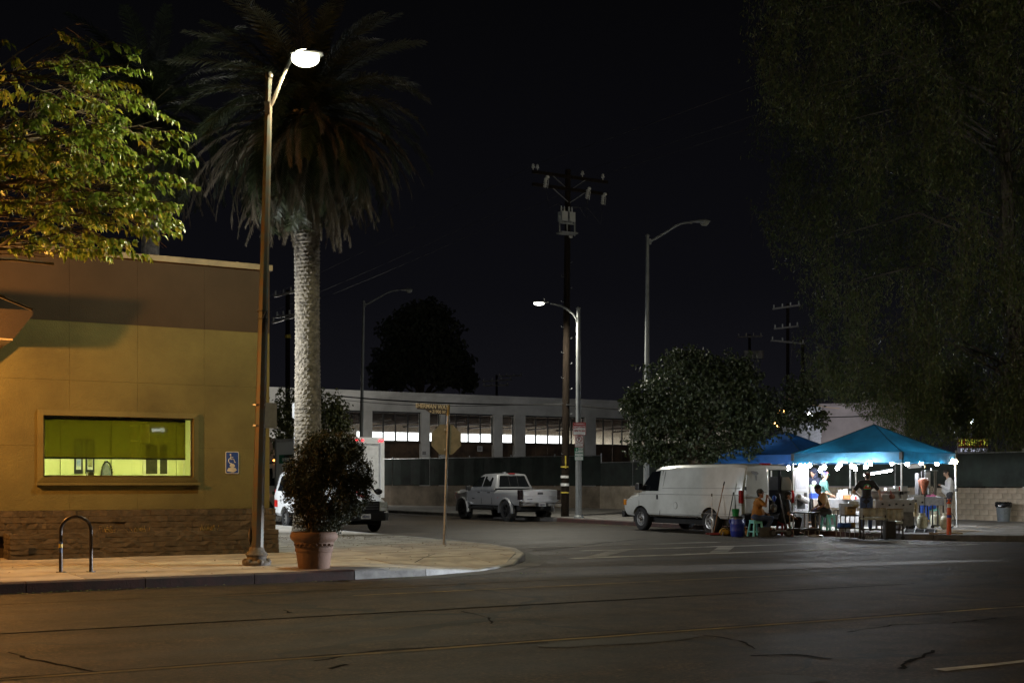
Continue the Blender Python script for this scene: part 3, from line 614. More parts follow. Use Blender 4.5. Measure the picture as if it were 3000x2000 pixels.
for k in range(0, len(edges), 2):
    a0, a1 = edges[k], edges[k+1]; n = max(1, round((a1-a0)/1.05))
    for i in range(n):
        p, q = a0+(a1-a0)*i/n, a0+(a1-a0)*(i+1)/n
        w = wq('window', MB().b2(p, p+.05, WB+.03, WB+.12, wz[0], wz[1]-.12).b2(q-.05, q, WB+.03, WB+.12, wz[0], wz[1]-.12).b2(p+.05, q-.05, WB+.03, WB+.12, wz[0], wz[0]+.05), M('dark_trim'))
        wq('pane', MB().b2(p+.05, q-.05, WB+.06, WB+.066, wz[0]+.05, wz[1]-.12), glass_mat('dusty_glass', (.80,.80,.78)), w)
        wq('board', MB().b2(p+.01, q-.01, WB+.1+.02*(i%2), WB+.2, .15, wz[0]-.14), BOARD)
wq('roof', MB().b2(wA0, wA1, WB+.4, WB+14, 7.4, 7.6), M('roof_timber', (.30,.17,.08), .8, var=.3, vs=1)); WBB = WB+12.5
wq('back_wall', MB().b2(wA0, wA1, WBB, WBB+.2, 0, 7.4), M('inner_white', (.55,.53,.48), .8)); wq('end_wall', MB().b2(wA0, wA0+.3, WB+.4, WBB, 0, 7.4), WHT); wq('far_end_wall', MB().b2(wA1-.3, wA1, WB+.4, WBB, 0, 7.4), WHT)
wq('inner_floor', MB().b2(wA0, wA1, WB+.4, WBB, .1, .2), M('inner_floor', (.2,.2,.2), .6))
for k in range(14): wq('ceiling_beam', MB().b2(wA0+.4, wA1-.4, WB+1.2+k*.83, WB+1.32+k*.83, 6.55+.3*(k%2), 6.75+.3*(k%2)), M('beam_dark', (.05,.04,.035), .8))
for k in range(16): wq('ceiling_duct', MB().cyl((wA0+2+k*3.1, WB+1, 6.35), (wA0+2+k*3.1, WBB-.1, 6.35), .09, n=6), M('beam_dark'))
def shelf_light(a0, a1, b, z0, z1, label):
    t = thing('light_strip', label, 'light', ((a0+a1)/2, b, z0)); w = (a1-a0)/2
    MB().b2(-w, w, 0, .12, -.05, z1-z0+.05).build('housing', M('white_enamel'), t); MB().b2(-w+.008, w-.008, -.02, -.004, 0, z1-z0).build('diffuser', emit_mat('cold_strip', (.90,.95,1), 5), t)
xa = BX(1040,WBB)[0]; xb = BX(1640,WBB)[0]; nst = 9
for k in range(nst):
    shelf_light(xa+(xb-xa)*k/nst+.012, xa+(xb-xa)*(k+1)/nst-.012, WBB-.35, 4.75, 5.85, 'cold white light box number %s from the street lamp side of the white hall' % ['one','two','three','four','five','six','seven','eight','nine'][k])
for k, a in enumerate((33, 41, 49, 57, 64)): lamp('hall_light', 'AREA', (a, WB+6.5, 6.2), (HALL if k < 3 else HALL*1.6), (1,.93,.82) if k > 1 else (.97,.97,1), None, rot=(0,0,0), size=(4,1.2))
# small notices on the columns
for x, y, lab in ((1243,1327,'pale notice on the second column of the white building'),(1406,1314,'small white notice on the boarded wall of the white building'),(1291,1345,'narrow two-symbol notice behind the stop sign'),(1509,1343,'narrow notice low on the column beside the utility pole')):
    p = PX(x, y, 0.001); a, d = BX(x, WB-.28); z = ZZ(y, d); t = thing('notice', lab, 'notice', (a, WB-.27, z)); w, h = (.22,.2) if x in (1243,1406) else (.1,.28)
    MB().b2(-w, w, 0, .015, -h, h).build('plate', SW, t)
    for k in range(3): MB().b2(-w*.7, w*.7, -.004, -.001, h*(.5-.45*k)-.03, h*(.5-.45*k)+.03).build('printed_line', M('print_dark', (.1,.08,.08), .7), t)

# ================================================================== block wall with screened fence
BLK = M('concrete_block', (.34,.29,.23), .9, var=.22, vs=2.0, bump=.5, bs=40, rnd=.09)
MORT = M('mortar', (.20,.17,.14), .95, var=.2, vs=3); SCREEN = M('green_screen_mesh', (.016,.026,.023), .85, var=.5, vs=1.5, bump=.3, bs=120, dirt=(.008,.010,.010))
GALV = M('galvanised_steel', (.33,.34,.35), .45, .75, var=.25, vs=7)
fw = thing('block_wall', 'low concrete block wall running behind the food stall', 'wall', (38,36,.15))
NB = 0; bw, bh = .41, .2; H0 = 6
blk_me = MB().box((0,0,0),(.18,bw-.012,bh-.012)).mesh('block', BLK)
for r in range(H0):
    y = 21.2+(bw/2 if r % 2 else 0)
    while y < 40.5:
        inst('block', blk_me, fw, (random.uniform(-.004,.004), y-36, (r+.5)*bh-.01)); y += bw
MB().b2(-.075,.075,21-36,40.7-36,-.1,H0*bh-.02).build('mortar_core', MORT, fw)
m = MB().b2(-.09,.09,40.7-36,57-36,-.1,H0*bh); m.build('far_wall', BLK, fw)
fence_pts = [Vector((38,57)), wp((1150-1500)/FPX*78, 78).xy, wp((780-1500)/FPX*88, 88).xy]
fw2 = thing('block_wall', 'stained stretch of block wall behind the parked pickup', 'wall', (*fence_pts[0], .15))
for i in range(2):
    p, q = fence_pts[i]-fence_pts[0], fence_pts[i+1]-fence_pts[0]; L = (q-p).length; ang = math.atan2((q-p).y, (q-p).x); mid = (p+q)/2
    MB().box((mid.x, mid.y, .57),(L,.18,1.26), rz=ang).build('far_wall', M('stained_block', (.23,.19,.15), .9, var=.5, vs=.5, bump=.3, bs=30), fw2)
def fence(name, label, pts, z0, z1, step):
    t = thing(name, label, 'fence', (*pts[0], z0))
    for i in range(len(pts)-1):
        p, q = pts[i]-pts[0], pts[i+1]-pts[0]; L = (q-p).length; n = max(1, round(L/step)); ang = math.atan2((q-p).y, (q-p).x)
        for k in range(n):
            s, e = p+(q-p)*(k/n), p+(q-p)*((k+1)/n); mid = (s+e)/2
            MB().cyl((s.x,s.y,-.3),(s.x,s.y,z1-z0+.07),.035,n=8).ell((s.x,s.y,z1-z0+.09),(.045,.045,.04),8,5).build('post', GALV, t)
            nx = 8; mm = MB(); tt = (e-s)/nx; nn = Vector((-(e-s).y,(e-s).x)).normalized()
            rows = []
            for j in range(nx+1):
                w = s+tt*j; off = nn*(.02*math.sin(j*1.7+k)+.045); rows.append([(w.x+off.x*sg_, w.y+off.y*sg_, zz) for zz in (.03, (z1-z0)*.5, z1-z0-.03+.012*math.sin(j*2.3+k)) for sg_ in (1,)])
            mm.loft(rows, cap=False, close=False); mm.build('screen_panel', SCREEN, t)
        MB().cyl((p.x,p.y,z1-z0),(q.x,q.y,z1-z0),.022,n=6).build('top_rail', GALV, t)
fence('screened_fence', 'chain-link fence with dark green screen on the wall behind the stall', [Vector((38,21)), Vector((38,57))], 1.35, 2.62, 3.0)
fence('screened_fence', 'chain-link fence with black screen on the wall behind the pickup', fence_pts, 1.35, 3.0, 3.2)
# ================================================================== street lamps
POLEG = M('painted_pole_green', (.055,.068,.062), .5, .4, var=.3, vs=5, dirt=(.10,.055,.03)); POLEC = M('concrete_pole', (.19,.20,.20), .6, .3, var=.15, vs=4)
CAST = M('cast_iron', (.12,.10,.08), .7, .3, var=.3, vs=12, bump=.5, bs=30)
def loc_frame(xb, d):                      # photo pixels to a camera-facing local frame standing at column xb, distance d
    return lambda x, y, z0=.15: ((x-xb)/FPX*d, ZZ(y, d)-z0)
def street_lamp(label, base, d, xb, pole, armp, lum, r0, r1, n, mat, lit=None, deco=None):
    t = thing('street_lamp', label, 'street lamp', base, YAW, 'street lamps along the roads')
    F = loc_frame(xb, d); px_, pz = F(*pole)
    MB().cyl((0,0,0),(px_,0,pz), r0, r1, n).build('pole', mat, t, smooth=(30 if n > 8 else False))
    MB().ell((px_,0,pz+.05),(r1*1.3,r1*1.3,.08),10,6).build('finial', mat, t, smooth=True)
    A = [F(*p) for p in armp]; k = len(A)
    MB().tube([(x,0,z) for x, z in A], [.045-.012*i/(k-1) for i in range(k)], 8).build('arm', mat, t, smooth=True)
    MB().box((A[0][0],0,A[0][1]),(.09,.13,.2)).build('arm_clamp', mat, t)
    (lx, lz), L, H, s = F(*lum[:2]), lum[2], lum[3], lum[4]     # s: +1 head points right
    prof = [(-.5,.02,.06),(-.35,.05,.10),(0,.10,.15),(.3,.11,.16),(.5,.05,.10)]
    secs = [[(lx+s*u*L, w*math.cos(q), lz+.03+h*max(-.25, math.sin(q))*H/.16) for q in [j*6.283/14 for j in range(14)]] for u, h, w in prof]
    hd = MB().loft(secs).build('lamp_head', mat if lit is None else M('lamp_housing', (.35,.36,.36), .5, .3), t, smooth=50)
    return t, lx, lz, hd
base = GP(752,1655,.15); DM = 3700*1.35/240
t, lx, lz, hd = street_lamp('tall octagonal street lamp, brightly lit, standing before the yellow building', base, DM, 752, (789,232), [(785,318),(797,300),(810,268),(824,232),(840,196),(852,176),(866,166)], (900,164,.52,.10,1), .105, .055, 8, POLEG, True)
MB().ell((lx-.03,0,lz-.04),(.235,.155,.145),20,12).build('bowl', emit_mat('lamp_bowl_glare', (1,.97,.74), 9), hd, smooth=True)  # bowl drawn larger so that its glow takes in the lamp's glare
lamp('street_lamp_glow', 'SPOT', (lx+.02,-.0,lz-.24), MAINLAMP, (1,.93,.60), t, .14, rot=(0,0,0), cone=R(172), blend=.12)
MB().lathe([(.23,0),(.24,.05),(.18,.09),(.16,.14),(.19,.18),(.135,.24),(.115,.30)], 12).build('base', CAST, t, smooth=True)
for k in range(6):
    q = k*1.047; MB().ell((.185*math.cos(q),.185*math.sin(q),.055),(.06,.06,.06),10,6).build('base_lobe', CAST, t, smooth=True)
MB().ell((-.105,-.0,.48),(.03,.07,.14),10,8).build('hand_hole_cover', CAST, t, smooth=True)
F = loc_frame(752, DM)
for y in (912, 935): MB().cyl((F(770,y)[0],0,F(770,y)[1]-.012),(F(770,y)[0],0,F(770,y)[1]+.012),.094,n=8).build('band', M('dark_metal'), t)
MB().tube([(F(770,912)[0]+.07,-.06,F(770,912)[1]),(F(770,935)[0]+.02,-.09,F(770,935)[1])], .015, 5).build('banner_stub', M('dark_metal'), t)
sgn = thing('pole_sign', 'blank pale back of a sign strapped high on the lit street lamp', 'sign', base+Vector((0,0,F(764,1216)[1])), YAW)
MB().prism(rrect(.02,.30,-.21,.21,.035), -.006, .006).build('panel', M('sign_back', (.42,.40,.36), .5, .3, var=.15), sgn, loc=(.11,-.06,0), rz=R(52))
for dz in (-.17,.17): MB().cyl((.02,0,dz-.012),(.02,0,dz+.012),.093,n=10).box((.11,-.03,dz),(.06,.05,.03)).build('strap', GALV, sgn)
base2 = GP(1695,1517,.15); D2 = 3700*1.35/102
t, lx, lz, hd = street_lamp('lit street lamp with round pole and parking signs beside the utility pole', base2, D2, 1695, (1694,908), [(1691,938),(1680,920),(1660,904),(1638,894),(1612,889)], (1585,888,.62,.11,-1), .13, .075, 12, POLEC, True)
MB().ell((lx-.08,0,lz-.015),(.2,.12,.07),16,8).build('bowl', emit_mat('lamp_bowl_glare2', (1,.98,.86), 12), hd, smooth=True); MB().cyl((lx+.12,0,lz+.08),(lx+.12,0,lz+.2),.035,n=8).build('photocell', GALV, hd)
lamp('side_lamp_glow', 'SPOT', (lx-.08,0,lz-.18), SIDELAMP, (1,.955,.80), t, .14, rot=(0,0,0), cone=R(174), blend=.45)
MB().lathe([(.2,0),(.2,.05),(.14,.12)], 12).build('base', POLEC, t)
d3 = 47.5; street_lamp('unlit street lamp with a cobra head rising behind the round leafy tree', wp((1893-1500)/FPX*d3, d3, .15), d3, 1893, (1897,695), [(1904,708),(1925,696),(1950,681),(1975,664),(1995,655),(2015,652),(2030,653)], (2050,652,.75,.14,1), .12, .06, 12, POLEC)
_t = [o for o in C.objects if o.name.startswith('street_lamp')][-1]
d4 = 67.0; street_lamp('unlit slender street lamp rising behind the box truck', wp((1054-1500)/FPX*d4, d4, .15), d4, 1054, (1066,886), [(1070,893),(1095,880),(1115,868),(1135,857),(1155,851),(1170,850)], (1190,851,.7,.14,1), .12, .06, 12, POLEC)
for o in [o for o in C.objects if o.name.startswith('street_lamp') and o.type == 'EMPTY' and 'unlit' in o.get('label','')]:
    h = [c for c in o.children if c.name.startswith('lamp_head')][0]; vs = [v.co for v in h.data.vertices]; cx = max(v.x for v in vs)-.2; cz = min(v.z for v in vs)
    MB().ell((cx,0,cz-.01),(.17,.13,.13),14,8).build('bowl', M('clear_bowl', (.35,.36,.34), .15, trans=.3), h, smooth=True)
# ---- fill lamp added on the near side, beyond the frame, for the tall tree
rl = thing('street_lamp', 'added fill lamp on a mast beyond the frame edge, turned to the tall tree', 'street lamp', (31,-1.0,0), R(90), 'street lamps along the roads')
MB().cyl((0,0,0),(0,0,9.2),.12,.07,10).build('pole', POLEC, rl); MB().tube([(0,0,8.8),(.6,0,9.3),(1.6,0,9.5)], .04, 6).build('arm', POLEC, rl); MB().ell((1.9,0,9.5),(.4,.16,.12),14,8).build('lamp_head', POLEC, rl, smooth=True)
MB().ell((2.0,0,9.36),(.16,.12,.12),12,8).build('bowl', emit_mat('road_bowl', (1,.8,.5), 40), rl, smooth=True); lamp('tree_fill_glow', 'SPOT', (2.0,0,9.1), TREEFILL, (1,.92,.70), rl, .12, rot=(Euler((0,0,R(-90))).to_matrix()@Vector((13,25,2.5))).to_track_quat('-Z','Y').to_euler(), cone=R(105), blend=.6)
fl_ = thing('street_lamp', 'street lamp across the main road, behind the viewer', 'street lamp', (6.7,-9.0,0), R(90), 'street lamps along the roads')
MB().cyl((0,0,0),(0,0,8.6),.12,.07,10).build('pole', POLEC, fl_); MB().tube([(0,0,8.3),(.6,0,8.7),(1.4,0,8.9)], .04, 6).build('arm', POLEC, fl_); MB().ell((1.6,0,8.9),(.4,.16,.12),14,8).build('lamp_head', POLEC, fl_, smooth=True)
MB().ell((1.7,0,8.76),(.16,.12,.12),12,8).build('bowl', emit_mat('road_bowl'), fl_, smooth=True); lamp('near_lamp_glow', 'SPOT', (1.7,0,8.5), NEARLAMP, (1,.72,.38), fl_, .16, rot=(0,0,0), cone=R(164), blend=.15)
bl_ = thing('street_lamp', 'added fill lamp far up the side street, hidden behind the palm trunk', 'street lamp', wp((899-1500)/FPX*80,80,.15), YAW, 'street lamps along the roads')
MB().cyl((0,0,0),(0,0,7.6),.12,.07,10).build('pole', POLEC, bl_); MB().ell((0,0,7.75),(.3,.16,.1),12,8).build('lamp_head', POLEC, bl_); MB().ell((0,0,7.68),(.14,.1,.09),12,8).build('bowl', emit_mat('lamp_bowl_glare2'), bl_); lamp('facade_fill_glow', 'POINT', (0,0,7.45), 3600, (1,.96,.86), bl_, .14)  # fill light added out of sight to brighten the white building
nl = thing('post_lamp', 'short orange sodium post lamp beyond the frame edge past the bike rack', 'street lamp', (.75,21.7,.15))
MB().cyl((0,0,0),(0,0,3.2),.07,.045,8).build('pole', POLEG, nl); MB().lathe([(.05,3.2),(.13,3.26),(.14,3.3),(.05,3.32)], 12).build('cap_ring', POLEG, nl)
MB().ell((0,0,3.46),(.15,.15,.15),14,10).build('globe', emit_mat('sodium_bowl'), nl, smooth=True); lamp('sodium_glow', 'POINT', (.0,-.05,3.72), SODIUMROAD, (1,.425,.10), nl, .1)
# ---- headlamp of a car waiting on the main road beyond the frame edge
hl = thing('car_headlamp', 'headlamp of a car waiting beyond the frame edge', 'headlamp', (27.5,15.6,.72), 0)
MB().ell((0,0,0),(.1,.14,.09),12,8).build('reflector_bowl', GALV, hl); MB().cyl((-.06,0,0),(-.1,0,0),.07,n=14).build('lens', emit_mat('headlamp_lens', (.85,.92,1), 30), hl); MB().cyl((0,0,-.72),(0,0,-.08),.03,n=8).build('stay', CAST, hl)
_hv = Vector((9.7,18.6,.10))-Vector((27.5,15.6,.72)); lamp('headlamp_beam', 'SPOT', (-.16,0,0), HEADLAMP, (.84,.91,1), hl, .05, rot=_hv.to_track_quat('-Z','Y').to_euler(), cone=R(8.5), blend=.7)
# ---- parking signs on the lit round pole
RED = M('sign_red', (.30,.03,.03), .5, var=.15); GRN = M('sign_green', (.01,.17,.09), .5, var=.15); BLKP = M('sign_black', (.02,.02,.02), .5)
def panel(parent, F, x0, x1, y0, y1, yy, mat, r=.03, name='panel', th=.006):
    a, zt = F(x0, y0); b, zb = F(x1, y1); return MB().prism(rrect(a, b, zb, zt, min(r,(zt-zb)*.3)), yy, yy+th).build(name, mat, parent)
RT = (R(90),0,0); F2 = loc_frame(1695, D2)
s1 = thing('parking_sign', 'red and white no stopping sign, topmost on the round lamp pole', 'sign', base2, YAW)
panel(s1, F2, 1678, 1716, 1237, 1275, -.125, RED); panel(s1, F2, 1679.5, 1714.5, 1247, 1273.5, -.129, SW, .02, 'face', .0035); panel(s1, F2, 1679.5, 1691, 1246.5, 1255, -.132, RED, .01, 'red_block', .002)
def tx(par, F, s, x, y, size, mat, yy, sx=1.0, bold=.004): a, z = F(x, y); return txt(s, size, mat, par, (a, yy, z), RT, sx=sx, bold=bold)
tx(s1, F2, 'NO', 1685.2, 1250.8, .115, SW, -.135, .75); tx(s1, F2, 'STOPPING', 1702.8, 1251, .105, RED, -.132, .62); tx(s1, F2, '10PM TO 5AM', 1697, 1262, .095, RED, -.132, .72); tx(s1, F2, '<-- TOW AWAY -->', 1697, 1242, .06, SW, -.128, .75); tx(s1, F2, 'TEMPORARY', 1697, 1271, .03, RED, -.132, .9, .0)
s2 = thing('parking_sign', 'white no parking sign with red ring, middle one on the round lamp pole', 'sign', base2, YAW)
panel(s2, F2, 1684, 1708.5, 1276, 1310, -.125, RED); panel(s2, F2, 1685, 1707.5, 1277, 1309, -.129, SW, .02, 'face', .0035)
a, z = F2(1696, 1286); m = MB()
m.tube([(a+.11*math.cos(R(k)), -.134, z+.11*math.sin(R(k))) for k in range(0,361,18)], .013, 6); m.tube([(a-.075,-.134,z+.075),(a+.075,-.134,z-.075)], .012, 6); m.build('ring', RED, s2)
tx(s2, F2, 'P', 1696, 1286, .19, BLKP, -.1305, .9, .006); tx(s2, F2, '10AM-12NOON', 1696, 1298.5, .052, RED, -.132, .85, .001); tx(s2, F2, 'MONDAY', 1696, 1302.5, .036, RED, -.132, 1, 0); tx(s2, F2, 'STREET CLEANING', 1696, 1306.5, .036, RED, -.132, .9, 0)
s3 = thing('parking_sign', 'green and white two hour parking sign, lowest on the round lamp pole', 'sign', base2, YAW)
panel(s3, F2, 1683, 1708.5, 1311, 1348, -.125, GRN); panel(s3, F2, 1684, 1707.5, 1312, 1347, -.129, SW, .02, 'face', .0035); panel(s3, F2, 1684, 1693.5, 1312, 1322, -.132, GRN, .01, 'green_block', .002)
tx(s3, F2, '2', 1688.7, 1317, .12, SW, -.135); tx(s3, F2, 'HOUR', 1700.6, 1317, .075, GRN, -.132, .85); tx(s3, F2, 'PARKING', 1696, 1327, .085, GRN, -.132, .85); tx(s3, F2, '8AM TO 8PM', 1696, 1336, .065, GRN, -.132, .85, .002); tx(s3, F2, '<-->', 1698, 1342.5, .05, GRN, -.132, 1, .001)
# ---- stop sign seen from behind, with the street name blade
bs_ = GP(1301,1594,.15); DS = 3700*1.35/179; F3 = loc_frame(1301, DS)
st = thing('stop_sign', 'bare grey back of an octagonal stop sign on a corner post', 'sign', bs_, YAW)
tp = F3(1314,1184); MB().cyl((0,0,0),(tp[0],0,tp[1]),.032,n=10).build('post', GALV, st, smooth=True)
cx, cz = F3(1307,1287); o8 = [(cx+.355*math.cos(R(22.5+45*k)), cz+.36*math.sin(R(22.5+45*k))) for k in range(8)]
MB().prism(o8, .038, .042).build('octagon_plate', M('sign_back_worn', (.15,.15,.12), .55, .2, var=.2, vs=6), st)
for dz in (-.22,.22): MB().box((cx,-.012,cz+dz),(.09,.02,.05)).cyl((cx,-.03,cz+dz),(cx,-.02,cz+dz),.014,n=8).build('bracket', GALV, st)
nb = thing('street_name_sign', 'dark blade with the street name on top of the stop sign post', 'sign', bs_, YAW)
NAVY = M('blade_navy', (.018,.020,.028), .45, var=.2); LET = M('blade_letters', (.42,.41,.35), .6, var=.2, vs=14)
P = [F3(*p) for p in ((1222,1181),(1311,1186.5),(1309,1215),(1262,1211),(1247,1200.5),(1222,1198))]
MB().prism(P, -.075, -.055).build('blade', NAVY, nb); MB().prism([((x-P[0][0])*1.0+P[0][0], z) for x, z in P], -.054, -.050).build('blade_rim', GALV, nb)
MB().cyl((tp[0],-.03,F3(0,1186)[1]),(tp[0]-.01,-.03,F3(0,1216)[1]),.04,n=10).build('clamp', M('brass_clamp', (.25,.19,.08), .5, .6), nb)
a, z = F3(1266,1191); txt('SHERMAN WAY', .135, LET, nb, (a,-.079,z), (R(90),R(3.4),0), bold=.003, sx=.76)
a, z = F3(1288,1207); txt('21900 W.', .10, LET, nb, (a,-.079,z), (R(90),R(3.4),0), bold=.002, sx=.78)
a, z = F3(1261,1205.5); MB().prism([(a-.03,z-.006),(a+.005,z-.006),(a+.0,z-.028),(a+.033,z),(a+.0,z+.028),(a+.005,z+.006),(a-.03,z+.006)], -.0785, -.0765).build('arrow', LET, nb)
# ---- pale sign post behind the palm
bq = wp((866-1500)/FPX*33.4, 33.4, .15); F4 = loc_frame(866, 33.4)
ps = thing('sign_post', 'pale post with sign backs peeping out behind the palm trunk', 'sign', bq, YAW)
MB().cyl((.04,0,0),(.04,0,F4(866,1178)[1]),.03,n=8).build('post', GALV, ps); panel(ps, F4, 857, 885, 1180, 1226, -.04, M('white_sheet', (.75,.77,.8), .5), .06, 'upper_panel'); panel(ps, F4, 863, 885, 1228, 1262, -.04, M('white_sheet'), .03, 'middle_panel'); panel(ps, F4, 862, 885, 1264, 1312, -.04, M('white_sheet'), .03, 'lower_panel')

# ================================================================== bike rack, pot
p, q = GP(178,1675.5,.15), GP(266.6,1674.4,.15); rk = thing('bike_rack', 'dark inverted-U bike rack on the orange-lit pavement', 'bike rack', p)
v = q-p; h = .845; r_ = v.length/2; u = v.normalized()
pts = [(0,0,0),(0,0,h-r_)]+[tuple(u*(r_-r_*math.cos(R(k)))+Vector((0,0,h-r_+r_*math.sin(R(k))))) for k in range(15,181,15)]+[tuple(u*2*r_)]
MB().tube(pts, .027, 12).build('hoop', M('bronze_tube', (.055,.045,.04), .35, .6, var=.2, vs=9), rk, smooth=True)
for e in (Vector((0,0,0)), v): MB().cyl((e.x,e.y,0),(e.x,e.y,.012),.07,n=12).build('foot_plate', M('bronze_tube'), rk)
for z0, z1, mt in ((.435,.475,'decal_blue'),(.375,.43,'decal_yellow'),(.30,.37,'decal_blue')): MB().cyl((0,0,z0),(0,0,z1),.0285,n=12).build('decal', M(mt, (.03,.05,.12) if 'blue' in mt else (.55,.38,.05), .5), rk)
txt('P', .035, SW, rk, (-.002*SA,-.031,.455), (R(90),0,YAW))
pt = thing('terracotta_pot', 'big terracotta pot with a rolled rim at the pavement edge', 'pot', GP(920,1664,.15), YAW)
PS = .375/.43
MB().lathe([(r*PS*1.0,z) for r, z in ((.005,0),(.275,0),(.285,.02),(.325,.26),(.338,.27),(.345,.30),(.338,.31),(.36,.42),(.385,.44),(.42,.47),(.43,.505),(.425,.545),(.405,.575),(.385,.585),(.365,.575),(.36,.50),(.005,.50))], 40).build('pot_body', M('terracotta', (.155,.086,.055), .8, var=.2, vs=4, bump=.25, bs=40), pt, smooth=35)
m = MB()
for k in range(9):
    q0 = R(-150+k*15)
    for s in range(7):
        q1 = q0+R(15*s/6); z = .375-.02*math.sin(math.pi*s/6); rr = .362*PS*(.93+.07*(z-.26)/.16)+.012
        m.ell((rr*math.cos(q1), rr*math.sin(q1), z),(.011,.011,.012),6,4)
    m.ell((.365*PS*math.cos(q0), .365*PS*math.sin(q0), .385),(.02,.02,.018),6,5)
m.build('garland_relief', M('terracotta'), pt)
MB().cyl((0,0,.495),(0,0,.535),.36*PS,n=24).build('soil', EARTH, pt)

# ================================================================== utility poles and wires
WOOD = M('pole_wood', (.018,.013,.0095), .9, var=.45, vs=5, bump=.8, bs=14, stretch=(6,6,.7), spec=.08); CER = M('white_ceramic', (.5,.5,.48), .35); CABLE = M('dark_cable')
WIREL = M('aluminium_wire', (.02,.02,.02), .8, .0)
bu = GP(1655,1512,.15); DU = 3700*1.35/97; up = thing('utility_pole', 'tall wooden utility pole with crossarms, white bands and grey equipment', 'utility pole', bu)
def uz(y): return ZZ(y, DU)-.15
HT = uz(497); MB().cyl((0,0,0),(.12,-.05,HT),.165,.115,14).build('post', WOOD, up, smooth=True)
for k, y in enumerate((520,556)):
    z = uz(y); MB().box((.05+.12,-.16,z),(3.6,.1,.12)).build('crossarm', WOOD, up); MB().tube([(-.75,-.17,z),(.11,-.14,z-.55)], .02, 5).tube([(.95,-.17,z),(.13,-.14,z-.55)], .02, 5).build('brace', GALV, up)
WX = [-1.5,-.45,.75,1.75]
for x in (-1.6,-1.4,.75,1.75): MB().lathe([(.02,0),(.02,.1),(.07,.11),(.075,.15),(.04,.17),(.055,.19),(.05,.24),(.02,.27)], 10).build('insulator', CER, up, loc=(x,-.16,uz(520)+.06))
for x, y in ((-1.05,535),(.95,552),(1.72,562)):
    c = MB(); c.cyl((0,0,0),(-.08,-.05,-.38),.05,n=8); 
    for j in range(4): c.cyl((-.08*j/4-.005,-.05*j/4,-.38*j/4-.03),(-.08*j/4-.02,-.05*j/4,-.38*j/4-.07),.075,n=8)
    c.tube([(.06,0,.05),(.10,-.02,-.1),(.02,-.08,-.42)], .018, 6); c.ell((.08,0,.06),(.09,.05,.07),8,6); c.build('fuse_cutout', CER, up, loc=(x,-.25,uz(y)))
    MB().tube([(x-.05,-.3,uz(y)-.4),(x*.9,-.3,uz(y)-1.2),(x*.5,-.3,uz(630)+.35),(x*.1-.2,-.3,uz(632)+.25)], .009, 5).build('drop_wire', CABLE, up)
rk_ = MB(); zc = uz(690)
for x in (-.52,-.16,.2): rk_.box((x,-.42,zc+.3),(.04,.04,.75))
rk_.box((-.16,-.42,zc),(.76,.5,.05)).box((-.16,-.42,zc+.4),(.76,.05,.05)).box((-.16,-.2,zc+.6),(.5,.05,.05)); rk_.build('equipment_rack', M('grey_steel', (.30,.31,.31), .5, .4), up)
for x in (-.36,0.0):
    MB().box((x,-.42,zc+.66),(.27,.32,.38)).build('capacitor', M('grey_enamel', (.42,.43,.42), .4, var=.1), up)
    for dx in (-.07,.07): MB().lathe([(.025,0),(.04,.03),(.028,.06),(.04,.09),(.028,.12),(.04,.15),(.02,.2),(.03,.23)], 8, (x+dx,-.42,zc+.85)).build('bushing', CER, up)
for y in (648,690): MB().box((.17,-.13,uz(y)),(.16,.12,.2)).build('bracket_box', CER, up)
for k in range(16):
    z = uz(1330-k*37-(k%2)*6); s = 1 if k % 2 else -1; MB().tube([(s*.1+.02,-.05,z),(s*.24+.02,-.1,z),(s*.26+.02,-.1,z+.05)], .011, 5).build('pole_step', GALV, up)
for y, h, mt in ((1396,.1,'band_white'),(1419,.11,'band_white'),(1442,.05,'band_yellow'),(1367,.05,'band_yellow')):
    z = uz(y); MB().cyl((0,0,z-h/2),(0,0,z+h/2),.172,n=14).build('marker_band', M(mt, (.6,.6,.58) if 'white' in mt else (.5,.38,.04), .6, var=.3, vs=8), up)
MB().box((-.07,-.165,uz(1353)),(.05,.02,.5)).build('conduit_tag', M('band_yellow'), up)
def wire(p, q, sag, r, mat, name, label, n=24, grp=None):
    p, q = Vector(p), Vector(q); o = MB().tube([p+(q-p)*(i/n)-Vector((0,0,4*sag*(i/n)*(1-i/n))) for i in range(n+1)], r, 5).build(name, mat); return tag(o, label, 'cable', grp)
zt = bu.z+uz(520)+.3
for x, nm in ((-1.5,'nearest the roadside lamp'),(.75,'middle'),(1.75,'farthest')):
    a = bu.x+x; wire((a,bu.y-.16,zt),(a,-26,zt-.2),.7,.008,WIREL,'power_line','high power line running from the pole towards the tall tree, %s of three' % {'nearest the roadside lamp':'upper','middle':'middle','farthest':'lower'}[nm])
    wire((a,bu.y-.16,zt),(a,140,zt-.3),1.1,.008,WIREL,'power_line','faint power line leading off behind the palm, %s of three' % {'nearest the roadside lamp':'upper','middle':'middle','farthest':'lower'}[nm])
def far_pole(x, y0, d, arms, label, lights=None, r=.15, base_y=None):
    b = wp((x-1500)/FPX*d, d, .15); t = thing('distant_pole', label, 'utility pole', b, YAW, 'far utility poles'); F = loc_frame(x, d)
    MB().cyl((0,0,0),(0,0,F(x,y0)[1]),r,r*.75,8).build('post', WOOD, t)
    for (x0,ya,x1,yb) in arms:
        p0, p1 = F(x0,ya), F(x1,yb); MB().tube([(p0[0],-.15,p0[1]),(p1[0],-.15,p1[1])], .085, 4).build('crossarm', M('pale_arm', (.22,.21,.2), .7), t)
        for k in range(4):
            s = .05+.3*k; MB().cyl((p0[0]+(p1[0]-p0[0])*s,-.15,p0[1]+(p1[1]-p0[1])*s+.07),(p0[0]+(p1[0]-p0[0])*s,-.15,p0[1]+(p1[1]-p0[1])*s+.3),.05,n=6).build('insulator', CER, t)
    return t, F
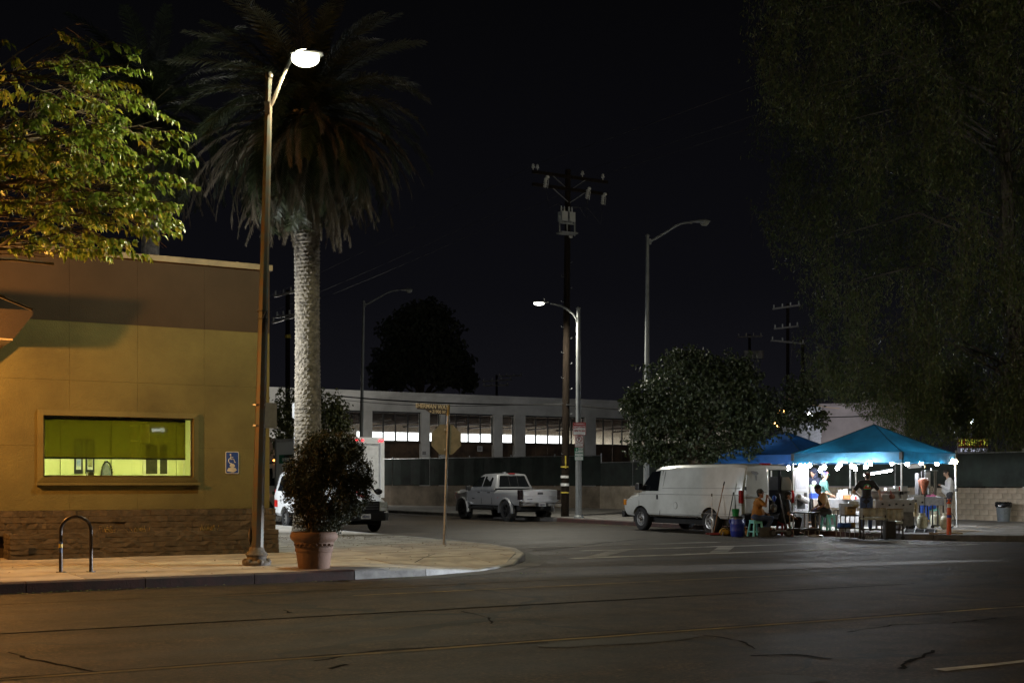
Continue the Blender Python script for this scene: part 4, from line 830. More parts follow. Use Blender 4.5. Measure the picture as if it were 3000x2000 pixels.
t, F = far_pole(843, 850, 75, [(805,869,880,852),(810,930,870,921),(798,946,880,925)], 'wooden pole with slanted crossarms between lamp and palm', r=.17)
MB().cyl((F(843,985)[0],0,F(843,985)[1]-.1),(F(843,985)[0],0,F(843,985)[1]+.1),.18,n=8).build('marker_band', M('band_yellow'), t)
far_pole(1455, 1098, 130, [(1412,1118,1500,1112),(1460,1102,1530,1100),(1415,1130,1490,1128)], 'small far pole above the roof of the white building')
far_pole(2308, 890, 95, [(2262,906,2343,894),(2266,964,2338,956)], 'pole with two pale crossarms beside the tall tree'); far_pole(2352, 990, 95, [(2257,998,2356,1007)], 'pole with one long crossarm beside the tall tree')
t, F = far_pole(2196, 980, 110, [(2160,988,2232,985)], 'pole carrying three pale transformer cans above the round tree')
for x in (2186,2208,2226):
    c, z = F(x,1042); MB().cyl((c,-.3,z-.3),(c,-.3,z+.4),.27,n=12).build('transformer_can', M('pale_can', (.30,.29,.29), .5), t)
pl_ = wp((843-1500)/FPX*75, 75, 0)
wire((pl_.x,pl_.y,ZZ(1142,75)),(bu.x,bu.y-.2,ZZ(1186,DU)),.25,.035,CABLE,'telephone_cable','thick dark cable drooping across the white building front',24)
wire((pl_.x,pl_.y,ZZ(1146,75)),(bu.x,bu.y-.2,ZZ(1178,DU)),.45,.014,CABLE,'telephone_cable','thin upper cable drooping across the white building front',24)
q = wp((2600-1500)/FPX*70, 70, ZZ(1215,70)); wire((bu.x,bu.y-.2,ZZ(1186,DU)),q,.3,.03,CABLE,'telephone_cable','thick dark cable leading from the pole behind the round tree')
q = wp((2460-1500)/FPX*70, 70, ZZ(1196,70)); wire(wp((2300-1500)/FPX*70,70,ZZ(1164,70)),q,.1,.018,M('orange_lit_wire', (.3,.2,.12), .6),'service_drop','thin wire sloping down to the pale building behind the stall')  # orange lamp light is put into the wire's own colour
# ================================================================== vehicles (local x forward, y left, z up)
def paint(name, col, rough=.28, metal=0.0, coat=.6, var=.06, dirt=None, bump=0.0):
    m = M(name, col, rough, metal, var=var, vs=1.2, dirt=dirt, bump=bump, bs=6); m.node_tree.nodes['Principled BSDF'].inputs['Coat Weight'].default_value = coat; m.node_tree.nodes['Principled BSDF'].inputs['Coat Roughness'].default_value = .12; return m
VWHITE = paint('van_white', (.57,.58,.56), .28, dirt=(.43,.435,.41), bump=.05); TWHITE = paint('truck_white', (.62,.63,.62), .4); PWHITE = paint('passenger_white', (.72,.74,.75), .3)
SILVER = paint('silver_paint', (.40,.41,.43), .28, .55); RUB = M('tyre_rubber', (.016,.016,.017), .8, var=.2, vs=20, bump=.5, bs=40); CHR = M('chrome', (.62,.62,.63), .12, 1.0, var=.05)
STEEL = M('wheel_steel', (.36,.36,.36), .35, .7, var=.15, vs=9); BLACKT = M('black_trim', (.014,.014,.015), .45, var=.2); DGL = M('dark_car_glass', (.006,.007,.008), .06, var=.1, spec=.6)
LENSR = M('red_lens', (.30,.012,.012), .15, var=.3, vs=20); LENSA = M('amber_lens', (.55,.20,.02), .2, var=.2, vs=20); LENSC = M('clear_lens', (.42,.43,.40), .12, var=.2, vs=20)
PLATE = M('plate_white', (.55,.55,.55), .5); PLTXT = M('plate_text', (.03,.04,.12), .5); UNDER = M('underbody', (.012,.012,.012), .9)
def ring(x, z0, zb, z1, w0, wb, w1):
    h = [(w0*.93,z0),(w0,z0+.10),(wb,zb-.10),(wb*.995,zb),((wb+w1)/2+.002,(zb+z1-.1)/2),(w1,z1-.10),(w1*.90,z1-.025),(w1*.45,z1)]
    return [(x, y, z) for y, z in h]+[(x, -y, z) for y, z in reversed(h)]
def wheel(parent, x, y, r, w, style, side, tread=False):
    t = bpy.data.objects.new('wheel', None); C.objects.link(t); t.parent = parent; t.location = (x, y, r); t.rotation_euler = (R(-90)*side, 0, 0)   # local z points outward
    MB().lathe([(r*.60,-w/2),(r*.90,-w/2),(r*.985,-w*.36),(r,-w*.2),(r,w*.2),(r*.985,w*.36),(r*.90,w/2),(r*.62,w/2),(r*.58,w*.3)], 32, cap=False).build('tyre', RUB, t, smooth=30)
    if tread:
        m = MB()
        for k in range(36):
            q = k*math.pi/18
            for s in (-1,1): m.box((r*1.0*math.cos(q), r*1.0*math.sin(q), s*w*.27),(.03,.05,w*.36), rz=q)
        m.build('tread_blocks', RUB, t)
    mt = BLACKT if style == 'black' else STEEL
    if style == 'steel':
        MB().lathe([(r*.62,w*.36),(r*.60,w*.42),(r*.54,w*.40),(r*.50,w*.18),(r*.40,w*.16),(r*.34,w*.30),(r*.22,w*.34),(r*.20,w*.42),(r*.10,w*.44),(.005,w*.44)], 28, cap=False).build('rim', mt, t, smooth=30)
        MB().lathe([(r*.21,w*.42),(r*.19,w*.5),(r*.08,w*.53),(.004,w*.53)], 18, cap=False).build('hub_cap', CHR, t, smooth=True)
        for k in range(8): q = k*.785; MB().cyl((r*.43*math.cos(q),r*.43*math.sin(q),w*.15),(r*.43*math.cos(q),r*.43*math.sin(q),w*.19),r*.05,n=8).build('vent_hole', UNDER, t)
    else:
        MB().lathe([(r*.62,w*.36),(r*.60,w*.42),(r*.55,w*.40),(r*.53,w*.05),(.005,w*.02)], 28, cap=False).build('rim', mt if style == 'black' else UNDER, t, smooth=30)
        n = 8 if style == 'alloy' else 6
        for k in range(n): q = k*6.283/n; MB().box((r*.33*math.cos(q),r*.33*math.sin(q),w*.28),(r*.5,r*.12,w*.12), rz=q).build('spoke', STEEL if style == 'alloy' else mt, t)
        MB().lathe([(r*.14,w*.2),(r*.13,w*.38),(.004,w*.40)], 14, cap=False).build('hub_cap', STEEL if style == 'alloy' else mt, t)
def sidep(name, poly, yf, mat, parent, s=1, off=.006, th=.03):
    n = len(poly); f = [(x, s*(yf(x,z)+off), z) for x, z in poly]; b = [(x, s*(yf(x,z)+off-th), z) for x, z in poly]
    return MB().add(f+b, [tuple(range(n)), tuple(range(2*n-1, n-1, -1))]+[(i, (i+1)%n, n+(i+1)%n, n+i) for i in range(n)]).build(name, mat, parent)
def archcut(x, r, y0=.62, y1=1.3): return [MB().cyl((x,s*y0,r*.92),(x,s*y1,r*.92),r*1.22,n=28) for s in (-1,1)]
# ------------------------------------------------ white cargo van by the stall
van = thing('cargo_van', 'white cargo van parked by the food stall with a rear door open', 'van', (24.62,31.2,0), R(90))
yf = lambda x, z: 1.0 if z < 1.2 else 1.0-.155*min(1,(z-1.2)/.78)
sts = [(2.98,.55,.78,.92,.80,.84,.76),(2.93,.50,.85,1.02,.92,.94,.84),(2.75,.48,.95,1.12,.97,.98,.88),(2.35,.46,1.05,1.19,.98,1.0,.90),(2.02,.46,1.12,1.29,.985,1.0,.90),(1.42,.46,1.2,1.97,.985,1.0,.80),(1.12,.46,1.2,2.04,.985,1.0,.83),(.2,.46,1.2,2.08,.985,1.0,.84),(-2.4,.46,1.2,2.08,.985,1.0,.84),(-2.88,.47,1.2,2.05,.985,1.0,.84),(-2.98,.50,1.2,2.01,.97,.985,.82)]
vb = MB().loft([ring(*s) for s in sts]).build('body', VWHITE, van, smooth=32)
FA, RA, VR = 1.98, -1.52, .37
cut(vb, archcut(FA, VR)+archcut(RA, VR)+[MB().b2(-3.2,-.6,-.90,-.04,.62,1.90)])
lin = MB()
for q in ([(-2.97,-.89,.63),(-.62,-.89,.63),(-.62,-.05,.63),(-2.97,-.05,.63)],[(-.63,-.89,.63),(-.63,-.05,.63),(-.63,-.05,1.89),(-.63,-.89,1.89)],[(-2.97,-.05,.63),(-.62,-.05,.63),(-.62,-.05,1.89),(-2.97,-.05,1.89)],[(-2.97,-.885,.63),(-.62,-.885,.63),(-.62,-.885,1.3),(-2.97,-.885,1.3)],[(-2.97,-.89,1.89),(-.62,-.89,1.89),(-.62,-.05,1.89),(-2.97,-.05,1.89)]): lin.quad(*q)
lin.build('cargo_liner', M('cargo_grey', (.10,.10,.105), .6, var=.2, vs=3), van)
for x in (-2.5,-1.9,-1.3): MB().b2(x-.05,x+.05,-.885,-.86,.64,1.88).build('liner_rib', M('cargo_grey'), van)
MB().b2(-2.9,2.7,-.75,.75,.25,.47).build('underbody', UNDER, van)
for x, s in ((FA,1),(FA,-1),(RA,1),(RA,-1)): wheel(van, x, s*.86, VR, .24, 'steel', s)
for s in (1,-1):
    sidep('window', [(1.02,1.26),(1.95,1.27),(1.86,1.42),(1.50,1.86),(1.06,1.90)], yf, DGL, van, s, .004, .02)
    for poly in ([(2.04,.50),(2.055,.50),(2.055,1.24),(2.04,1.24)],[(.93,.5),(.945,.5),(.93,1.9),(.915,1.9)]): sidep('door_gap', poly, yf, BLACKT, van, s, .003, .01)
    sidep('body_crease', [(-2.9,1.165),(2.3,1.165),(2.3,1.18),(-2.9,1.18)], yf, VWHITE, van, s, .012, .02); sidep('body_crease', [(-2.9,1.36),(.85,1.36),(.85,1.375),(-2.9,1.375)], yf, VWHITE, van, s, .008, .02)
    for poly in ([(-2.9,1.150),(2.02,1.150),(2.02,1.164),(-2.9,1.164)],[(-2.9,1.345),(.85,1.345),(.85,1.359),(-2.9,1.359)],[(-2.72,.52),(-2.70,.52),(-2.70,1.15),(-2.72,1.15)],[(-2.9,.60),(-1.05,.60),(-1.05,.612),(-2.9,.612)],[(.80,1.40),(.815,1.40),(.80,1.88),(.785,1.88)]): sidep('seam_and_shade_line', poly, yf, M('van_shadow_gap', (.25,.25,.245), .5), van, s, .002, .006)  # joint lines, plus shade painted as strips under the body creases
    sidep('sill_trim', [(-1.0,.47),(1.5,.47),(1.5,.51),(-1.0,.51)], yf, CHR, van, s, .006, .02)
    m = MB().b2(1.78,2.0,s*1.03,s*1.19,1.28,1.50); m.build('mirror', BLACKT, van, bevel=.03); MB().b2(1.985,2.01,s*1.05,s*1.18,1.32,1.48).build('mirror_back', CHR, van)
    MB().b2(1.83,1.9,s*.95,s*1.05,1.30,1.34).build('mirror_arm', BLACKT, van)
    h = sidep('door_handle', [(1.02,1.0),(1.10,1.0),(1.10,1.14),(1.02,1.14)], yf, BLACKT, van, s, .012, .02)
    MB().b2(2.80,2.955,s*.78,s*.955,.86,1.0).build('headlight', LENSC, van, bevel=.02); MB().b2(2.78,2.93,s*.945,s*.985,.80,.98).build('turn_light', LENSA, van)
    MB().b2(-3.0,-2.86,s*.90,s*1.0,.92,1.30).build('tail_light', LENSR, van, bevel=.015); MB().b2(-3.004,-2.86,s*.905,s*1.002,.86,.915).build('reverse_light', LENSC, van)
q = [(.12+.10*math.cos(R(k)), .82+.11*math.sin(R(k))) for k in range(0,360,30)]; sidep('fuel_flap_ring', q, yf, M('van_shadow_gap', (.25,.25,.245), .5), van, 1, .002, .01); sidep('fuel_flap', [(.12+.088*math.cos(R(k)), .82+.098*math.sin(R(k))) for k in range(0,360,30)], yf, VWHITE, van, 1, .006, .012)
MB().prism([(-.62,1.30),(.62,1.30),(.50,1.88),(-.50,1.88)], 0, .02, 'x').build('windscreen', DGL, van, rot=(0,R(-41),0), loc=(2.92,0,-.02-.0+.34)); 
MB().b2(2.9,3.04,-.98,.98,.40,.62).build('front_bumper', BLACKT, van, bevel=.03); MB().b2(2.955,3.0,-.62,.62,.70,.92).build('grille', BLACKT, van)
MB().b2(-3.13,-2.95,-.98,.98,.44,.62).build('rear_bumper', BLACKT, van, bevel=.03); MB().b2(-3.135,-2.97,-.7,.7,.622,.645).build('bumper_step', CHR, van)
rd = MB().add([(-2.99,.015,.63),(-2.99,.90,.63),(-2.99,.93,1.2),(-2.95,.80,1.93),(-2.95,.015,1.93),(-3.03,.015,.63),(-3.03,.90,.63),(-3.035,.93,1.2),(-2.99,.80,1.93),(-2.99,.015,1.93)],[(0,1,2,3,4),(9,8,7,6,5)]+[(i,(i+1)%5,5+(i+1)%5,5+i) for i in range(5)]).build('rear_door', VWHITE, van, bevel=.015)
MB().b2(-3.05,-3.03,.1,.8,1.1,1.13).build('door_crease', VWHITE, rd); MB().b2(-3.06,-3.03,.86,.92,1.30,1.40).build('hinge', BLACKT, rd)
MB().prism([(.45,1.84),(.66,1.86),(.68,1.80),(.52,1.74),(.50,1.60),(.46,1.58),(.45,1.74),(.38,1.78)], -3.037, -3.0335, 'x').build('peeled_paint', M('primer_grey', (.20,.20,.20), .7), rd)
MB().b2(-2.92,-2.80,-.16,.16,2.03,2.085).build('roof_lamp', LENSR, van)
# the open rear door, hinged at the far corner, inner side to the street
od = bpy.data.objects.new('rear_door', None); C.objects.link(od); od.parent = van; od['label'] = 'open rear door showing its bare inner panel'
od.location = (-2.98,-.95,0); od.rotation_euler = (0,0,R(-73)); od.scale = (1,-1,1)
DW = .90
MB().prism([(0,.63),(DW,.63),(DW,1.90),(DW-.10,1.96),(.12,1.96),(0,1.80)], -.02, .02).build('door_skin', VWHITE, od, bevel=.012)
ins = lambda n_, pts, y0, y1, mt, bv=0.0: MB().prism(pts, y0, y1).build(n_, mt, od, bevel=bv)
DIN = paint('door_inner', (.52,.52,.56), .4)
ins('raised_frame', [(.08,1.24),(.82,1.24),(.80,1.86),(.74,1.90),(.16,1.90),(.10,1.80)], .02, .035, DIN, .012); ins('recess_panel', [(.15,1.34),(.72,1.34),(.70,1.78),(.2,1.78)], .035, .041, M('door_recess', (.36,.36,.41), .5), .01)
ins('lower_plate', [(.06,.68),(.84,.68),(.84,1.2),(.06,1.2)], .02, .032, DIN)
ins('cavity', [(.20,.74),(.66,.74),(.66,1.0),(.52,1.04),(.20,1.04)], .032, .036, UNDER); ins('cavity', [(.24+.10*math.cos(R(k)),1.12+.07*math.sin(R(k))) for k in range(0,360,30)], .032, .036, UNDER); ins('latch', [(.62,1.08),(.74,1.08),(.74,1.22),(.62,1.22)], .032, .06, BLACKT)
for x, z in ((.1,.8),(.12,1.0),(.78,.8),(.8,1.05),(.5,.71),(.3,.7)): ins('bolt_hole', [(x+.018*math.cos(R(k)),z+.02*math.sin(R(k))) for k in range(0,360,60)], .032, .036, UNDER)
pr = thing('paper_roll', 'white paper towel roll hung on the open van door', 'paper roll', (0,0,0)); 
bpy.context.view_layer.update()
_mw = (Matrix.Translation(van.location)@Euler((0,0,R(90))).to_matrix().to_4x4()@Matrix.Translation(od.location)@Euler((0,0,R(-73))).to_matrix().to_4x4())
pr.matrix_world = _mw
MB().cyl((.14,-.13,1.10),(.60,-.13,.97),.085,n=16).build('roll', M('tissue_white', (.75,.75,.77), .9), pr); MB().cyl((.135,-.13,1.101),(.13,-.13,1.103),.03,n=10).build('core', M('cardboard', (.28,.20,.11), .9, var=.15), pr)
# ------------------------------------------------ silver pickup
pk = thing('pickup_truck', 'silver lifted pickup parked at the far kerb, tail towards us', 'pickup', (25.42,45.25,0), R(90))
PR = .42; PF, PB = 1.95, -1.75
yp = lambda x, z: .93 if z < 1.2 else .93-.20*min(1,(z-1.2)/.62)
sts = [(2.86,.72,.95,1.08,.66,.70,.60),(2.80,.66,1.0,1.18,.80,.84,.74),(2.6,.64,1.06,1.25,.88,.91,.80),(1.9,.64,1.12,1.30,.90,.93,.82),(1.45,.62,1.18,1.34,.91,.93,.84),(-.72,.62,1.18,1.28,.91,.93,.86)]
bd = MB().loft([ring(*s) for s in sts]).build('body', SILVER, pk, smooth=32); cut(bd, archcut(PF, PR, .55))
cab = MB().loft([ring(*s) for s in [(1.52,1.18,1.24,1.30,.86,.90,.82),(1.30,1.2,1.28,1.46,.87,.91,.80),(.86,1.2,1.3,1.82,.87,.91,.69),(.5,1.2,1.3,1.90,.87,.91,.70),(-.2,1.2,1.3,1.92,.87,.91,.71),(-.56,1.2,1.3,1.89,.87,.91,.70),(-.80,1.2,1.3,1.33,.87,.91,.85)]]).build('cab', SILVER, pk, smooth=32)
yc = lambda x, z: .915 if z < 1.3 else .915-.425*(z-1.3)
bedb = MB().loft([ring(*s) for s in [(-.735,.62,1.12,1.26,.91,.93,.90),(-2.72,.64,1.12,1.27,.90,.93,.90),(-2.80,.68,1.1,1.25,.86,.90,.86)]]).build('bed', SILVER, pk, smooth=32)
cut(bedb, archcut(PB, PR, .55)+[MB().b2(-2.70,-.80,-.76,.76,.82,1.6)])
for x, s in ((PF,1),(PF,-1),(PB,1),(PB,-1)): wheel(pk, x, s*.80, PR, .30, 'black', s, True)
for s in (1,-1):
    for xx in (PF, PB):
        m = MB(); o1 = [(xx+PR*1.36*math.cos(R(k)), PR*.92+PR*1.34*math.sin(R(k))) for k in range(-6,187,16)]; i1 = [(xx+PR*1.18*math.cos(R(k)), PR*.92+PR*1.18*math.sin(R(k))) for k in range(-6,187,16)]; n = len(o1)
        secs = [[(o1[i][0],s*.925,o1[i][1]),(o1[i][0]*.5+i1[i][0]*.5,s*1.0,o1[i][1]*.5+i1[i][1]*.5),(i1[i][0],s*1.005,i1[i][1]),(i1[i][0],s*.80,i1[i][1])] for i in range(n)]
        m.loft(secs).build('wheel_arch_flare', SILVER, pk, smooth=40)
    sidep('window', [(.36,1.37),(1.17,1.36),(.98,1.55),(.78,1.73),(.66,1.77),(.36,1.78)], yc, DGL, pk, s, .008, .02); sidep('window', [(-.44,1.38),(.27,1.37),(.27,1.78),(-.26,1.78),(-.42,1.70)], yc, DGL, pk, s, .008, .02)
    for x0 in (.31,-.56,1.42): sidep('door_gap', [(x0,.66),(x0+.012,.66),(x0+.012,1.28),(x0,1.28)], yp, BLACKT, pk, s, .003, .01)
    for x0 in (.42,-.42): sidep('door_handle', [(x0,1.11),(x0+.17,1.11),(x0+.17,1.15),(x0,1.15)], yp, BLACKT, pk, s, .025, .03)
    MB().cyl((-.7,s*.93,.50),(1.4,s*.93,.50),.045,n=8).build('side_step', BLACKT, pk); MB().b2(-2.85,-2.66,s*.80,s*.935,.86,1.24).build('tail_light', M('smoked_lens', (.02,.012,.012), .12), pk, bevel=.01)
    MB().b2(1.22,1.36,s*.93,s*1.12,1.22,1.40).build('mirror', BLACKT, pk, bevel=.03); MB().b2(2.45,2.78,s*.72,s*.90,.98,1.16).build('headlight', LENSC, pk, bevel=.02)
    MB().b2(-2.84,-2.70,s*.70,s*.90,.60,.80).build('bumper_end', CHR, pk, bevel=.03)
    for k in range(3): MB().box((2.68-.06*k, s*(.93+.002*k), .90+.09*k),(.03,.008,.03)).build('side_marker', M('red_marker', (.5,.02,.02), .3), pk)
    MB().box((-1.10,s*.938,.93),(.05,.008,.03)).build('side_marker', M('red_marker'), pk)
tg = MB().b2(-2.84,-2.79,-.775,.775,.76,1.24).build('tailgate', SILVER, pk, bevel=.02); MB().b2(-2.852,-2.839,-.12,.12,1.06,1.15).build('handle', BLACKT, tg)
MB().b2(-2.845,-2.8405,-.74,.74,.985,.992).build('crease', CHR, tg); txt('TACOMA', .06, CHR, tg, (-2.846,.48,.88), (R(90),0,R(-90)), bold=.002); txt('V6 4X4', .05, CHR, tg, (-2.846,-.58,.86), (R(90),0,R(-90)))
MB().b2(-2.98,-2.80,-.90,.90,.60,.74).build('rear_bumper', CHR, pk, bevel=.03); MB().b2(-2.99,-2.978,-.30,.30,.60,.72).build('bumper_recess', BLACKT, pk)
MB().b2(-3.0,-2.992,-.16,.16,.60,.745).build('number_plate', PLATE, pk); txt('55B42K3', .085, PLTXT, pk, (-3.002,0,.665), (R(90),0,R(-90)), sx=.85, bold=.002)
MB().b2(-3.02,-2.99,-.36,-.24,.62,.70).build('hitch_lamp', CHR, pk); MB().b2(-3.0,-2.8,-.06,.06,.50,.58).build('hitch', BLACKT, pk)
MB().b2(-2.5,2.5,-.7,.7,.42,.62).build('underbody', UNDER, pk); MB().cyl((PB,-.7,PR),(PB,.7,PR),.06,n=8).build('rear_axle', UNDER, pk)
rw = MB().add([(-.800,.70,1.37),(-.800,-.70,1.37),(-.612,-.57,1.81),(-.612,.57,1.81)],[(0,1,2,3)]).build('rear_window', DGL, pk)
for y in (-.2,.2): MB().add([(-.805,y+.01,1.37),(-.805,y-.01,1.37),(-.617,y-.01,1.81),(-.617,y+.01,1.81)],[(0,1,2,3)]).build('window_bar', BLACKT, rw)
MB().b2(-.60,-.52,-.14,.14,1.875,1.915).build('brake_light', LENSR, pk); MB().b2(.0,.12,-.05,.05,1.92,1.96).build('antenna_fin', SILVER, pk)
sidep('badge', [(.9,.86),(1.1,.86),(1.1,.9),(.9,.9)], yp, BLACKT, pk, 1, .004, .006)
# ------------------------------------------------ white passenger van facing us
pv = thing('passenger_van', 'white van with a red bonnet stripe and black bumper behind the potted shrub', 'van', (14.98,38.15,0), R(-90))
yv = lambda x, z: .98 if z < 1.15 else .98-.17*min(1,(z-1.15)/.68)
sts = [(2.55,.52,.74,.88,.74,.78,.70),(2.50,.46,.80,.98,.86,.90,.80),(2.3,.44,.9,1.06,.92,.95,.84),(1.95,.42,1.02,1.16,.95,.97,.88),(1.62,.42,1.1,1.24,.965,.98,.88),(1.0,.42,1.15,1.80,.965,.98,.78),(.7,.42,1.15,1.89,.965,.98,.80),(-.4,.42,1.15,1.93,.965,.98,.81),(-2.1,.42,1.15,1.92,.965,.98,.81),(-2.45,.43,1.15,1.88,.965,.975,.80),(-2.58,.48,1.1,1.78,.94,.955,.76)]
vb2 = MB().loft([ring(*s) for s in sts]).build('body', PWHITE, pv, smooth=32); cut(vb2, archcut(1.62,.35)+archcut(-1.55,.35))
for x, s in ((1.62,1),(1.62,-1),(-1.55,1),(-1.55,-1)): wheel(pv, x, s*.84, .35, .23, 'alloy', s)
for s in (1,-1):
    for poly in ([(.55,1.22),(1.5,1.24),(1.02,1.72),(.6,1.76)],[(-.75,1.25),(.42,1.25),(.42,1.74),(-.75,1.76)],[(-2.25,1.25),(-.9,1.25),(-.9,1.76),(-2.15,1.74)]): sidep('window', poly, yv, DGL, pv, s, .004, .02)
    MB().b2(2.36,2.555,s*.64,s*.90,.76,.93).build('headlight', LENSC, pv, bevel=.015); MB().b2(2.33,2.50,s*.89,s*.925,.76,.93).build('turn_light', LENSA, pv)
    MB().ell((1.38,s*1.10,1.24),(.08,.14,.10),12,8).build('mirror', BLACKT, pv, smooth=True); MB().b2(1.34,1.42,s*.9,s*1.02,1.2,1.24).build('mirror_arm', BLACKT, pv)
    sidep('rear_stripe', [(-2.5,.72),(-2.2,.72),(-2.2,.95),(-2.5,.95)], yv, M('van_red', (.45,.02,.015), .3), pv, s, .003, .01); sidep('sill_trim', [(-1.15,.45),(1.2,.45),(1.2,.56),(-1.15,.56)], yv, BLACKT, pv, s, .006, .02)
    MB().b2(-2.6,-2.5,s*.80,s*.93,.9,1.3).build('tail_light', LENSR, pv)
MB().prism([(-.66,1.25),(.66,1.25),(.56,1.80),(-.56,1.80)], 0, .02, 'x').build('windscreen', DGL, pv, rot=(0,R(-46),0), loc=(2.42,0,-.02+.0+.62-.36))
MB().add([(2.40,-.30,1.045),(2.40,-.12,1.047),(1.66,-.10,1.262),(1.66,-.30,1.258),(2.44,-.30,1.03)],[(0,1,2,3)]).build('bonnet_stripe', M('van_red'), pv); MB().add([(2.40,.12,1.047),(2.40,.30,1.045),(1.66,.30,1.258),(1.66,.10,1.262)],[(0,1,2,3)]).build('bonnet_stripe', M('van_red'), pv)
MB().b2(2.45,2.58,-.62,.62,.66,.95).build('grille', BLACKT, pv, bevel=.02)
for z in (.72,.80,.88): MB().b2(2.578,2.59,-.58,.58,z-.012,z+.012).build('grille_bar', M('grille_grey', (.08,.08,.085), .4), pv)
MB().loft([[(x, y, .36),(x+.02, y, .46),(x+.02,y,.60),(x-.03,y,.66),(x-.3,y,.66),(x-.3,y,.36)] for x, y in ((2.42,-.97),(2.58,-.8),(2.66,-.4),(2.67,0),(2.66,.4),(2.58,.8),(2.42,.97))]).build('front_bumper', BLACKT, pv, smooth=30)
MB().b2(2.69,2.70,-.05,.27,.42,.57).build('number_plate', PLATE, pv); txt('8S67032', .082, PLTXT, pv, (2.703,.11,.485), (R(90),0,R(90)), sx=.85, bold=.002)
MB().b2(-2.72,-2.5,-.95,.95,.40,.58).build('rear_bumper', BLACKT, pv, bevel=.03); MB().b2(-2.3,2.3,-.7,.7,.24,.43).build('underbody', UNDER, pv)
# ------------------------------------------------ rental box truck
bt = thing('box_truck', 'white box truck with red roof lights pulling away behind the shrub', 'truck', (18.15,46.1,0), R(98))
MB().b2(-1.9,2.3,-1.2,1.2,.95,3.22).build('cargo_box', TWHITE, bt, bevel=.03)
for s in (1,-1):
    MB().b2(-1.92,2.3,s*1.2,s*1.215,3.12,3.235).build('roof_rail', M('alu_rail', (.5,.5,.5), .4, .5), bt); MB().b2(-1.92,2.3,s*1.2,s*1.215,.95,1.05).build('side_rail', M('alu_rail'), bt)
    MB().b2(2.2,2.32,s*1.16,s*1.22,1.0,3.25).build('corner_post', M('grey_post', (.22,.22,.22), .5), bt)
    MB().b2(-1.96,-1.90,s*1.06,s*1.22,.95,3.24).build('rear_post', TWHITE, bt)
MB().b2(-1.96,-1.90,-1.06,1.06,3.0,3.24).build('rear_header', TWHITE, bt)
MB().b2(-1.915,-1.905,-1.05,1.05,1.0,3.0).build('roll_door', M('roll_door_white', (.58,.58,.57), .5, var=.1), bt)
for k in range(7): MB().b2(-1.92,-1.914,-1.04,1.04,1.24+.26*k,1.25+.26*k).build('door_joint', M('alu_rail'), bt)
for y in (1.12,.25,.0,-.25,-1.0,-1.12): MB().ell((-1.975,y,3.12),(.02,.05,.035),10,6).build('marker_light', emit_mat('red_marker_lit', (1,.02,.03), 7), bt)
LOGO = bpy.data.objects.new('side_logo', None); C.objects.link(LOGO); LOGO.parent = bt
MB().b2(.2,1.95,1.217,1.222,2.28,2.62).build('green_band', M('logo_green', (.0,.14,.07), .4), LOGO); MB().b2(.2,1.50,1.2225,1.226,2.29,2.61).build('black_band', M('logo_black', (.01,.012,.012), .4), LOGO)
txt('enterprise', .28, SW, LOGO, (1.08,1.229,2.45), (R(90),0,R(180)), bold=.006, sx=1.05); txt('truck rental', .2, BLKP, LOGO, (1.12,1.224,2.08), (R(90),0,R(180)))
cb = MB().loft([ring(*s) for s in [(4.2,.60,1.0,1.2,.95,1.0,.9),(4.15,.55,1.1,1.5,.98,1.02,.92),(3.75,.55,1.3,2.3,.98,1.02,.86),(2.9,.55,1.3,2.36,.98,1.02,.88),(2.42,.55,1.3,2.32,.98,1.02,.88)]]).build('cab', TWHITE, bt, smooth=32)
yb = lambda x, z: 1.02 if z < 1.3 else 1.02-.15*min(1,(z-1.3)/.95)
for s in (1,-1):
    sidep('window', [(2.65,1.40),(3.85,1.40),(3.65,2.1),(2.65,2.12)], yb, DGL, bt, s, .006, .02); MB().b2(3.95,4.05,s*1.2,s*1.4,1.5,2.0).build('mirror', BLACKT, bt, bevel=.02); MB().tube([(3.9,s*1.0,2.05),(4.0,s*1.3,2.02),(4.0,s*1.3,1.5),(3.9,s*1.0,1.35)], .015, 5).build('mirror_arm', BLACKT, bt)
    MB().ell((3.0,s*.9,2.42),(.06,.05,.04),8,6).build('cab_marker', emit_mat('amber_lit', (1,.33,.05), 9), bt); MB().ell((3.4,s*1.045,.98),(.05,.03,.05),8,6).build('side_marker', emit_mat('amber_lit'), bt)
    MB().b2(2.6,2.9,s*1.02,s*1.03,1.05,1.18).build('door_logo', M('logo_green'), bt)
for x, s in ((3.35,1),(3.35,-1),(-.7,1),(-.7,-1)): wheel(bt, x, s*.92, .41, .26, 'steel', s)
MB().b2(-1.8,4.0,-.5,.5,.55,.95).build('chassis', UNDER, bt); MB().b2(-2.0,-1.85,-1.1,1.1,.5,.62).build('rear_bumper', M('dark_metal'), bt)
